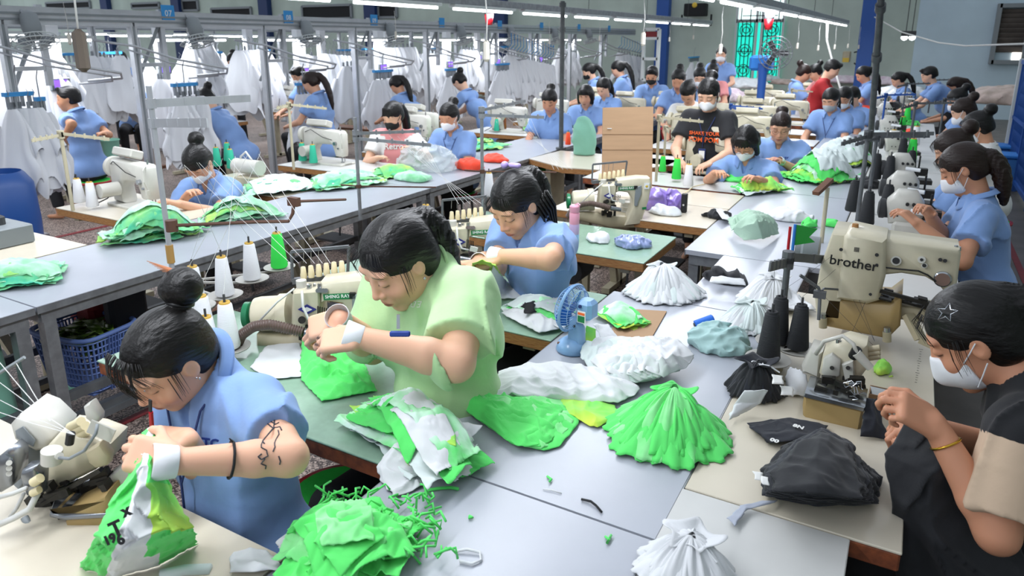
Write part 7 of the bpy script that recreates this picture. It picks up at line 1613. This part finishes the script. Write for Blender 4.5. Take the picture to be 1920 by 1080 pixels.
drape('cut_piece', 'white sleeve piece trailing from the cardboard toward the fanned stack', 'fabric piece', [[(1112, 610, .80), (1140, 610, .80)], [(1130, 640, .775), (1165, 645, .765)], [(1105, 665, .755), (1150, 668, .755)]], 'cloth_white', .008, 68, 24, 30)
# ---- white heaps further along
bundle(1245, 552, .17, .13, .095, 8, ['cloth_white', 'cloth_white', 'cloth_cool'], 'large white heap of tied garments with small black print, beside the second green table', 22, R(30), (.0, .05), tie='cloth_white', lobes=8)
crumple('garment', 'black garment with white bands lying beyond the large white heap', 'garment', 1358, 527, (.11, .05, .05), 'cloth_black', 23, rot=R(-10), freq=6)
drape('garment_band', 'white tie band wrapped round the black garment', 'band', [[(1335, 520, .80), (1395, 525, .80)], [(1330, 532, .79), (1398, 537, .78)]], 'cloth_white', .006, 24, 24, 8)
bundle(1435, 565, .11, .13, .085, 5, ['cloth_white'], 'white bagged garments with a black print behind the steel thread pole', 25, 0, (.02, .03), tie='cloth_white', lobes=7)
bundle(1405, 612, .12, .10, .07, 6, ['cloth_white', 'cloth_cool'], 'white crumpled garments between the pale teal garment and the thread pole', 26, R(40), (.02, .02), tie='cloth_white', lobes=10)
for i in range(3): drape('garment', 'white garment folded beneath the thread pole beside the beige machine', 'garment', [[(1440, 520, .757 + .008 * i), (1500, 560, .757 + .008 * i)], [(1450, 580, .757 + .008 * i), (1530, 590 - 3 * i, .757 + .008 * i)]], 'cloth_white', .012, 90 + i, 30, 30, group='white garments folded under the thread pole')
crumple('garment', 'crumpled pale teal garment beside the black thread cones', 'garment', 1350, 650, (.10, .088, .075), 'pale_teal', 31, h=.0045, amp=.017, freq=9)
t = thing('thread_roll', 'bright blue roll lying by the pale teal garment', 'thread roll', P(1322, 604, .772)); MB().lathe([(.012, -.04), (.019, -.038), (.020, .03), (.016, .034)], d=RGT + UPV * .35, n=18).build('roll', 'thread_blue', t, smooth=True, auto=40); MB().lathe([(0, -.043), (.011, -.043), (.012, -.036)], d=RGT + UPV * .35, n=14).build('core', 'black', t)
drape('garment', 'pale green garment draped at the end of the wooden table', 'garment', [[(1365, 415, .80), (1400, 400, .85), (1440, 405, .84)], [(1372, 435, .785), (1420, 420, .86), (1458, 425, .79)], [(1395, 452, .756), (1430, 450, .77), (1460, 440, .756)]], 'pale_green', .02, 33, 50, 46, freq=6)
crumple('garment', 'white and green garments beyond the pale green one', 'garment', 1482, 412, (.13, .08, .06), 'cloth_white', 34, freq=6)
crumple('garment', 'small bright green scrap on the white garments beyond the pale green one', 'garment', 1517, 425, (.04, .035, .05), 'lime', 35)
crumple('garment', 'small bright green scrap left of the taped short pole', 'garment', 1562, 425, (.05, .03, .03), 'lime', 36)
crumple('garment', 'black and white striped garment on the pale wooden table', 'garment', 1345, 408, (.09, .05, .035), 'cloth_black', 37, freq=8)
drape('garment_band', 'white striped band over the black garment on the pale wooden table', 'band', [[(1340, 392, .80), (1352, 392, .80)], [(1355, 412, .785), (1375, 415, .76)]], 'cloth_white', .004, 38, 10, 16)
# lime heap
G5 = 'lime green pieces in the long heap'
for i, (px, py, rx, ry, H_, sd) in enumerate(((1425, 358, .22, .12, .07, 1), (1540, 335, .26, .22, .20, 2), (1580, 305, .24, .26, .19, 3))):
    heap(px, py, rx, ry, H_, 9 if i else 6, ['lime_white', 'lime', 'cloth_cool', 'lime_yellow', 'lime', 'lime_yellow'], 'lime green and white piece in the long heap in front of the woman in glasses', G5, R(50), 60 + sd, .85, spread=.4, amp=.02, align=1, nn=42)
crumple('garment', 'lime green cloth being fed under the needle of the bobbed woman', 'garment', 1385, 340, (.14, .06, .03), 'lime', 72)
for i, (px, py, r_, m_, lb) in enumerate(((1640, 262, (.16, .2, .1), 'cloth_cool', 'grey white cloth heap beyond the lime heap'), (1595, 222, (.25, .3, .12), 'cloth_white', 'white heap on the middle row in front of the masked women'), (1545, 232, (.2, .12, .06), 'cloth_white', 'flat white garments under the hands of the grey masked woman'), (1665, 205, (.25, .25, .12), 'cloth_black', 'black garments with green marks beside the tall pole'), (1600, 205, (.3, .2, .05), 'cloth_orange', 'red and orange cloth behind the black garments'), (1690, 182, (.45, .5, .22), 'bag_white', 'white plastic bags in front of the bending worker'), (1400, 165, (.5, .4, .22), 'bag_white', 'white bags beside the blue pedestal fan'), (1365, 190, (.3, .3, .22), 'cloth_pinkish', 'lilac grey bag behind the one in the black lettered T-shirt'), (1390, 190, (.1, .1, .1), 'lime', 'green cloth lump on the lilac grey bag'), (1470, 158, (.35, .25, .12), 'cloth_beige', 'pale yellow cloth heap below the teal window'), (1580, 155, (.8, .4, .18), 'cloth_pinkish', 'pink and white cloth heap along the back before the red waistcoat'), (1645, 158, (.5, .3, .18), 'cloth_pinkish', 'pink and white cloth heap behind the tall pole'), (1900, 195, (.7, .5, .3), 'cloth_beige', 'pale beige fabric heap at far right'), (1255, 195, (.25, .25, .12), 'lime_white', 'green and white bag behind the cardboard sheet'), (1255, 212, (.14, .1, .06), 'cloth_orange', 'orange cloth right of the cardboard sheet'), (1320, 118 + 45, (.3, .3, .15), 'cloth_pinkish', 'pale cloth heap far back beneath the standing masked man'), (1440, 152, (.3, .2, .15), 'bag_white', 'pale heap directly beneath the teal window'))):
    k = 1.0 if py > 200 else .8; crumple('cloth_heap', lb, 'cloth heap', px, py, r_, m_, 200 + i, h=max(.012, max(r_) * .045), amp=.035, freq=3.5)
# right hand line scraps
for i, (px, py, m_) in enumerate(((1695, 208, 'lime'), (1712, 235, 'lime'), (1690, 262, 'lime'), (1705, 252, 'cloth_orange'), (1625, 350, 'cloth_black'))): crumple('garment', '%s cloth lump between the machines, number %s along the right hand line' % ('bright green green green red black'.split()[i] if i else 'bright green', OT[i]), 'garment', px, py, (.08, .1, .06), m_, 240 + i, h=.01)
# ---- black garments at the right
for i in range(12):
    z = .757 + .0085 * i; g_ = random.Random(i)
    j = [g_.uniform(-9, 9) for _ in range(8)]
    drape('garment', 'black garment in the tall heap at the corner of the red edged table', 'garment', [[(1470 + j[0] + 2 * i, 838 + j[1] * .5, z), (1540, 812 + j[2] * .6, z + .015), (1590 + j[3], 835, z)], [(1425 + j[4] + 2 * i, 890 + j[5] * .4, z), (1530, 870, z + .022), (1650 + j[6] - 3 * i, 900, z)], [(1432 + j[7] + 2 * i, 935 - i, z), (1530, 955 - 2 * i, z + .006), (1640 + j[1] - 2 * i, 950 - i, z)]], 'cloth_black' if i % 3 else 'cloth_navy', .011, 300 + i // 4, 54, 40, group='black garments heaped on the red edged table', jag=.012, freq=4)
for i in range(3): drape('garment', 'folded black garment with white hem numbers left of the chrome tray', 'garment', [[(1400 + 3 * i, 795 + 4 * i, .756 + .004 * i), (1480, 785, .758 + .004 * i), (1550, 800, .756 + .004 * i)], [(1440 + 3 * i, 832, .756 + .004 * i), (1490, 828, .76 + .004 * i), (1545, 825, .756 + .004 * i)]], 'cloth_navy', .004, 320 + i, 30, 20, group='folded black garments left of the tray')
for x, y, tx in ((1497, 800, '8N'), (1452, 826, '00')): o = text(tx, 'printed_number', 'white_print', None, .022, TM(P(x, y, .782), (1, -.15, 0), (.1, 1, 0)), bold=.0008); tag(o, 'white printed mark %s on the folded black garments' % tx, 'print')
for x, y in ((1420, 893), (1434, 902)): drape('care_label', 'white care label on the black garment heap', 'label', [[(x - 7, y - 8, .86), (x + 7, y - 5, .86)], [(x - 6, y + 8, .85), (x + 8, y + 10, .85)]], 'white_print', .001, 5, 6, 6, group='care labels')
drape('cloth_strip', 'grey blue strip trailing over the table joint', 'strip', [[(1362, 975, .757), (1378, 990, .757)], [(1390, 950, .76), (1400, 958, .76)], [(1455, 940, .762), (1452, 945, .762)]], 'grey_blue', .003, 330, 10, 24)
t = bundle(1415, 735, .085, .075, .085, 4, ['cloth_black', 'cloth_black', 'cloth_navy'], 'black garment bundle tied in white with barcode stickers, behind the bright green bundle', 340, R(20), (.0, .0), tie='cloth_white', lobes=6)
for k, (x, y) in enumerate(((1458, 712), (1476, 733))): drape('barcode_label', 'white barcode sticker, %s on the black bundle' % ('upper' if k == 0 else 'lower'), 'label', [[(x - 12, y - 9, .84 - .03 * k), (x + 11, y - 6, .835 - .03 * k)], [(x - 10, y + 9, .83 - .03 * k), (x + 12, y + 10, .825 - .03 * k)]], 'white_print', .001, 6, 6, 6)
drape('garment', 'white cloth falling from the black bundle toward the bright green bundle', 'garment', [[(1395, 735, .82), (1440, 735, .83)], [(1375, 765, .775), (1425, 760, .78)], [(1365, 792, .756), (1400, 775, .756)]], 'cloth_white', .008, 342, 24, 24)
crumple('garment', 'white and black garment end left of the chrome topped tray', 'garment', 1492, 728, (.028, .06, .06), 'cloth_white', 343, rot=R(20))
drape('garment', 'dark cloth hanging over the right end of the chrome topped tray', 'garment', [[(1622, 748, .815), (1650, 752, .812)], [(1618, 790, .79), (1655, 795, .78)], [(1612, 822, .754), (1672, 826, .754)]], 'cloth_navy', .008, 344, 20, 24)
drape('garment', 'large black cloth held by the masked woman in black', 'garment', [[(1700, 785, 0, 1.66), (1765, 800, 0, 1.58), (1790, 850, 0, 1.6)], [(1655, 850, 0, 1.66), (1740, 880, 0, 1.56), (1850, 935, 0, 1.6)], [(1668, 930, 0, 1.62), (1740, 960, 0, 1.56), (1900, 1010, 0, 1.55)], [(1680, 1100, 0, 1.62), (1780, 1110, 0, 1.56), (1960, 1120, 0, 1.5)]], 'cloth_black', .016, 345, 50, 50, up=-FWD)
t = thing('parts_box', 'small brown cardboard box of clear packets beside the chrome tray', 'box', P(1655, 752, .76)); mb = MB(); mb.box((0, 0, 0), (.075, .06, .004))
for s_ in (-1, 1): mb.box((s_ * .037, 0, .014), (.003, .06, .03)); mb.box((0, s_ * .03, .014), (.075, .003, .03))
mb.build('box_body', 'card', t); MB().box((-.005, 0, .016), (.06, .05, .02), rot=(.1, .1, .2)).build('packet', 'bag_white', t)
crumple('fabric_scrap', 'green and yellow scraps caught at the overlock lamp', 'scrap', 1655, 700, (.03, .025, .03), 'lime_yellow', 346, h=.004, amp=.012, freq=14)
for k, (a, b_) in enumerate((((1722, 650), (1738, 716)),)):
    mb = MB(); 
    for i in range(15): p = P(1727 - 2.4 * (i / 14) * 4, 655 + i * 4.4, .7515); mb.box(p, (.012 if i % 5 == 0 else .006, .001, .0006))
    o = mb.build('scale_marks', 'black'); tag(o, 'black measuring scale printed along the edge of the cream table', 'scale')
# ---- small fan
p = P(1072, 655, .752); t = thing('desk_fan', 'small light blue desk fan with rust spot on the aisle table', 'fan', p, R(-8)); mat('fan_blue', '7fa6cf', rough=.3, coat=.3); mat('blade_blue', '2f6fc0', rough=.25)
MB().lathe([(.058, 0), (.06, .008), (.052, .03), (.03, .045), (.0, .05)], (.005, 0, 0), n=28).build('base', 'fan_blue', t, smooth=True); mb = MB(); mb.prism([(-.012, .02), (.05, .02), (.045, .09), (.02, .125), (-.005, .12)], .04, inset=.008); mb.build('neck', 'fan_blue', t, auto=50)
MB().box((.058, 0, .165), (.06, .062, .07), bev=.012).build('motor_housing', 'fan_blue', t); mb = MB(); mb.box((.056, -.033, .145), (.032, .003, .042)); mb.mi(1).box((.056, -.035, .138), (.026, .002, .022)); mb.mi(2).box((.056, -.035, .157), (.026, .002, .008)); mb.build('rating_sticker', ['white_print', 'green_plate', 'orange_print'], t)
MB().cyl((.05, -.032, .182), (.05, -.037, .182), .006, n=10).build('switch_knob', 'navy', t); MB().cyl((.02, -.021, .10), (.02, -.024, .10), .005, n=10).build('pivot_screw', 'dark_grey', t); MB().sphere((-.03, -.035, .028), .008, 10, (1, .7, .7)).build('rust_spot', 'wood_bench', t)
tl = Matrix.Rotation(R(6), 4, 'Y'); fc = Vector((-.0, 0, .155)); FT = Matrix.Translation(fc) @ tl; mb = MB(FT)
def gp(a, r_, x): return (x, math.cos(a) * r_, math.sin(a) * r_)
for i in range(44):
    a = 2 * PI * i / 44; mb.tube([gp(a, .018, -.040), gp(a, .055, -.036), gp(a, .078, -.018), gp(a, .083, 0)], .0011, 4); mb.tube([gp(a, .083, 0), gp(a, .070, .022), gp(a, .03, .034)], .0011, 4)
for r_, x, w_ in ((.083, 0, .004), (.084, -.004, .003), (.06, -.034, .0014), (.018, -.040, .003), (.07, .022, .0014), (.03, .034, .002)): mb.tube([gp(2 * PI * i / 40, r_, x) for i in range(40)], w_, 6, closed=True)
mb.build('guard', 'fan_blue', t); MB(FT).cyl((-.043, 0, 0), (-.039, 0, 0), .018, n=16).build('guard_badge', 'fan_blue', t)
for k in range(3):
    a0 = 2 * PI * k / 3; mb = MB(FT); mb.grid(lambda u, v: (-.016 + .022 * (u - .5), math.cos(a0 + (u - .5) * 1.5) * (.012 + .058 * v), math.sin(a0 + (u - .5) * 1.5) * (.012 + .058 * v)), 8, 6); mb.build('blade', 'blade_blue', t, smooth=True, solid=.0015)
# ---- bottle, bags
p = P(1076, 457, .752); t = thing('water_bottle', 'pink and blue water bottle on the third green table', 'bottle', p); mat('bottle_pink', 'e4a0b4', rough=.3, coat=.3); mat('bottle_blue', '8cb4dc', rough=.3, coat=.3); mat('bottle_mid', 'bca6cc', rough=.3, coat=.3)
for nm, m_, z0_, z1_, r_ in (('lower_body', 'bottle_blue', 0, .055, .027), ('middle_body', 'bottle_mid', .055, .11, .027), ('upper_body', 'bottle_pink', .11, .17, .027)): MB().lathe([(r_ * .96, z0_), (r_, z0_ + .004), (r_, z1_ - .001), (r_ * .98, z1_)], n=24).build(nm, m_, t, smooth=True, auto=50)
MB().lathe([(.022, .17), (.027, .178), (.027, .205), (.02, .212), (0, .213)], n=24).build('cap', 'bottle_pink', t, auto=40); MB().tube([(.02, 0, .2), (.03, 0, .215), (.018, 0, .222), (.0, 0, .212)], .0035, 6).build('carry_loop', 'bottle_pink', t)
crumple('plastic_bag', 'clear bag of blue clothing on the third green table', 'bag', 1182, 462, (.095, .06, .052), 'bag_blue', 400, h=.005, amp=.012, freq=10)
crumple('garment', 'white crumpled cloth between the bottle and the clear blue bag', 'garment', 1120, 452, (.07, .05, .035), 'cloth_white', 401, h=.006)
crumple('plastic_bag', 'clear bag of purple cloth on the pale wooden table, its left half', 'bag', 1228, 392, (.085, .085, .14), 'bag_purple', 402, h=.007, amp=.014)
crumple('plastic_bag', 'clear bag of purple and white cloth, the right half beside the speaker box', 'bag', 1262, 392, (.075, .07, .12), 'bag_purple', 403, h=.007, amp=.014)
crumple('garment', 'white cloth showing below the purple bags', 'garment', 1246, 402, (.11, .05, .05), 'bag_white', 404, h=.008)
t = thing('cone_stack', 'small grey stack of bobbins left of the purple bags', 'bobbins', P(1176, 398, .752)); MB().lathe([(.05, 0), (.05, .012), (.04, .014), (.045, .04), (.04, .042), (.042, .07), (.03, .08), (.026, .08), (.022, .06)], n=22).build('bobbin_stack', 'mach_white', t, auto=40)
# cardboard and covered machine
a, b_ = P(1128, 352, .78), P(1222, 352, .78); dpt = (a - CAM).dot(FWD); t = thing('cardboard_sheet', 'tall brown cardboard sheet standing in front of the seated woman with the orange cones', 'cardboard', a); q = [PD(1128, 350, dpt) - a, PD(1222, 353, dpt) - a, PD(1225, 200, dpt) - a, PD(1130, 202, dpt) - a]
mb = MB(); off = FWD * .006; mb.add([v - off for v in q] + [v + off for v in q], [(0, 1, 2, 3), (7, 6, 5, 4), (0, 4, 5, 1), (1, 5, 6, 2), (2, 6, 7, 3), (3, 7, 4, 0)]); mb.build('board', 'card', t)
mat('crease', '8a6c50', rough=.9); mb = MB(); 
for y in (252, 281): mb.bar(PD(1129, y, dpt - .008) - a, PD(1224, y, dpt - .008) - a, .003)
mb.build('crease', 'crease', t); MB().bar(PD(1139, 241, dpt - .012) - a, PD(1147, 241, dpt - .012) - a, .01, .004).build('staple', 'white_print', t)
o = crumple('covered_machine', 'sewing machine hidden under a pale green cloth cover beside the cardboard sheet', 'covered machine', 1094, 290, (.12, .10, .36), 'covered_green', 410, h=.012, amp=.02, freq=2.5)
# fabric of the left aisle table
pal = ['tie_green', 'tie_mint', 'tie_yellow', 'tie_mint', 'tie_green']
heap(288, 445, .20, .17, .13, 22, pal, 'tie-dyed green piece in the big stack by the taped thread pole', 'tie-dyed green stack by the taped pole', R(60), 501, .95, spread=.5, aniso=.6, amp=.018, align=1, nn=44)
heap(452, 412, .22, .15, .11, 12, pal, 'tie-dyed green piece in the ruffled stack right of the taped thread pole', 'ruffled stack right of the pole', R(60), 502, .8, spread=.6, aniso=.6, amp=.014, align=1, nn=40)
heap(35, 525, .17, .14, .06, 9, ['tie_mint', 'tie_mint', 'tie_green', 'tie_yellow'], 'mint tie-dyed piece in the stack at the left edge', 'mint stack at the left edge', R(50), 503, .9, spread=.35, amp=.014, align=1, nn=40)
heap(520, 357, .27, .16, .08, 9, ['tie_mint', 'tie_green', 'cloth_cool'], 'mint tie-dyed piece spread in the middle of the left aisle table', 'mint pieces mid left aisle table', R(60), 504, .9, spread=.4, amp=.014, align=1, nn=34)
heap(645, 345, .30, .18, .07, 9, ['tie_mint', 'tie_yellow', 'cloth_cool', 'tie_green'], 'mint tie-dyed piece behind the second thread pole', 'mint pieces behind second pole', R(60), 505, .9, spread=.4, amp=.014, align=1, nn=34)
heap(735, 328, .22, .15, .06, 5, ['tie_yellow', 'tie_green'], 'yellow green piece left of the large clear plastic bag', 'yellow green pieces by the plastic bag', R(60), 506, .9, spread=.4, amp=.014, nn=30)
heap(880, 275, .35, .18, .05, 7, ['tie_yellow', 'tie_green'], 'yellow green piece in front of the young woman in a white mask', 'yellow green pieces before the white mask', R(60), 507, .9, spread=.5, amp=.02, nn=30)
heap(1030, 246, .3, .15, .06, 6, ['tie_yellow', 'lime_yellow'], 'bright yellow green piece under the hands of the older woman', 'yellow green pieces before the older woman', R(0), 508, .9, spread=.5, amp=.02, nn=28)
crumple('plastic_bag', 'large clear plastic bag of green cloth on the left aisle table', 'bag', 800, 318, (.28, .17, .20), 'bag_clear', 511, h=.011, amp=.03, freq=5)
crumple('garment', 'green cloth seen inside the large clear plastic bag', 'garment', 775, 338, (.16, .1, .07), 'tie_mint', 512, h=.012)
crumple('garment', 'bright orange cloth at the right end of the clear plastic bag', 'garment', 882, 318, (.13, .09, .09), 'cloth_orange', 513, h=.01)
crumple('garment', 'bright orange cloth lying before the slotted thread stand', 'garment', 928, 303, (.13, .09, .06), 'cloth_orange', 514, h=.01)
# boxes, bottle
t = thing('steel_box', 'grey steel box machine base on the cream table at the left edge', 'machine box', P(5, 455, .752)); MB().box((0, 0, .05), (.26, .2, .10), bev=.006).build('housing', 'frame_grey', t); MB().lathe([(.03, .1), (.03, .14), (.015, .15), (0, .15)], n=14).build('knob', 'dark_grey', t)
t = thing('motor_unit', 'white cylindrical motor unit on a steel stand behind the bent masked worker', 'motor', P(470, 345, .76)); MB().box((.02, 0, .03), (.2, .16, .07), bev=.006).build('base', 'cream_steel', t); MB().cyl((-.14, 0, .13), (.12, 0, .13), .055, n=20).build('motor_body', 'mach_white', t, auto=40); MB().tube([(.05, 0, .17), (-.02, 0, .24), (-.08, 0, .2), (-.09, 0, .12)], .008, 6).build('cable', 'cord', t, smooth=True)
t = thing('bottle', 'brown glass bottle on the far wooden table of the left line', 'bottle', P(944, 244, .752)); mat('brown_glass', '8a4c1e', rough=.15, coat=.5); MB().lathe([(.035, 0), (.037, .01), (.037, .13), (.014, .18), (.013, .21), (0, .21)], n=18).build('bottle_body', 'brown_glass', t, smooth=True, auto=50)
p = P(1258, 178, .75); dup(mD, (p.x, p.y, .75), None, 'big cream machine beside the short haired worker in a black mask', scale=1.1) if False else compact('big cream machine beside the short haired worker in a black mask', P(1190, 200, .75))
t = thing('tape_box', 'small black power box standing beside the purple bags', 'box', P(1282, 398, .752)); MB().box((0, 0, .06), (.035, .03, .12), bev=.004).build('housing', 'black', t); MB().cyl((0, -.016, .05), (0, -.018, .05), .006, n=10).build('button', 'mach_white', t)
strip([(1270, 372, .76), (1300, 350, .765), (1322, 345, .76)], 'ivory', .004, 'pair of pale sticks crossing the edge of the cream board table', 'sticks', 'wooden_stick')
mat('paper', 'c4c2bc', rough=.7)

drape('fabric_scrap', 'green cloth strip hanging on the floor pipe below the blue basket', 'scrap', [[(78, 748, .20), (110, 738, .22), (143, 728, .20)], [(82, 765, .16), (112, 758, .15), (145, 752, .14)]], 'covered_green', .02, 520, 30, 14)
t = thing('shoulder_bag', 'dark navy bag hanging under the left aisle table behind the topknot', 'bag', P(238, 590, .45)); MB().box((0, 0, 0), (.08, .2, .26), bev=.02).build('bag_body', 'cloth_navy', t); MB().tube([(0, -.06, .12), (0, -.03, .24), (0, .03, .24), (0, .06, .12)], .006, 6).build('strap', 'black', t)
t = thing('storage_tub', 'dark red tub standing on the rail under the left aisle table', 'tub', P(195, 610, .33)); MB().box((0, 0, .08), (.2, .22, .16), bev=.02, taper=1.1).build('tub_body', 'floor_red', t)
t = thing('work_cloth', 'dark teal sheet hanging under the table at the left edge', 'cloth', (-3.1, .95, 0)); MB().grid(lambda u, v: (-.02 + .03 * math.sin(14 * u + 3 * v), -.35 + .7 * u, .15 + .5 * v), 40, 10).build('hanging_sheet', 'covered_green', t, smooth=True, solid=.003)
WORLD = .72; EXPO = .2
LAMPROWS = [(X_, [y for y in ys], 15, 2.07) for X_, ys in LROWS] + [(XG - .5, [(y - 1.45, y - .45) for y in LY], 18, 1.77), (-10., [(y - .4, y + .6) for y in LY[:8]], 16, 1.83), (-12.7, [(y + .5, y + 1.5) for y in LY[:6]], 12, 1.87)]
# ---------------------------------------------------------------- camera, light, world
sc_ = bpy.context.scene
cd = bpy.data.cameras.new('camera'); cam = bpy.data.objects.new('camera', cd); col.objects.link(cam); sc_.camera = cam
cd.lens = F_PX / 1920 * 36; cd.sensor_width = 36; cd.shift_y = -(540 - PY0) / 1920; cd.clip_start = .05; cd.clip_end = 100
cam.matrix_world = Matrix.Translation(CAM) @ Matrix((RGT, UPV, -FWD)).transposed().to_4x4()
cd.dof.use_dof = True; cd.dof.focus_distance = 2.3; cd.dof.aperture_fstop = 5.6
w = bpy.data.worlds.new('world'); sc_.world = w; w.use_nodes = True
w.node_tree.nodes['Background'].inputs[0].default_value = lin('dfe8f4'); w.node_tree.nodes['Background'].inputs[1].default_value = WORLD
def area(name, loc, sx, sy, power, c='f4f8ff', rot=(0, 0, 0)):
    l = bpy.data.lights.new(name, 'AREA'); l.shape = 'RECTANGLE'; l.size = sx; l.size_y = sy; l.energy = power; l.color = lin(c)[:3]
    o = bpy.data.objects.new(name, l); col.objects.link(o); o.location = loc; o.rotation_euler = rot; return o
for X_, ys, pw, LZ in LAMPROWS:
    for y0, y1 in ys:
        area('tube_light', (X_, (y0 + y1) / 2, LZ), .12, y1 - y0, pw)
vs = sc_.view_settings; vs.view_transform = 'Standard'; vs.look = 'None'; vs.gamma = 1; vs.use_curve_mapping = False; vs.exposure = EXPO
sc_.cycles.use_denoising = True; sc_.cycles.max_bounces = 6; sc_.cycles.diffuse_bounces = 3; sc_.cycles.transparent_max_bounces = 8
sc_.cycles.sample_clamp_indirect = 4
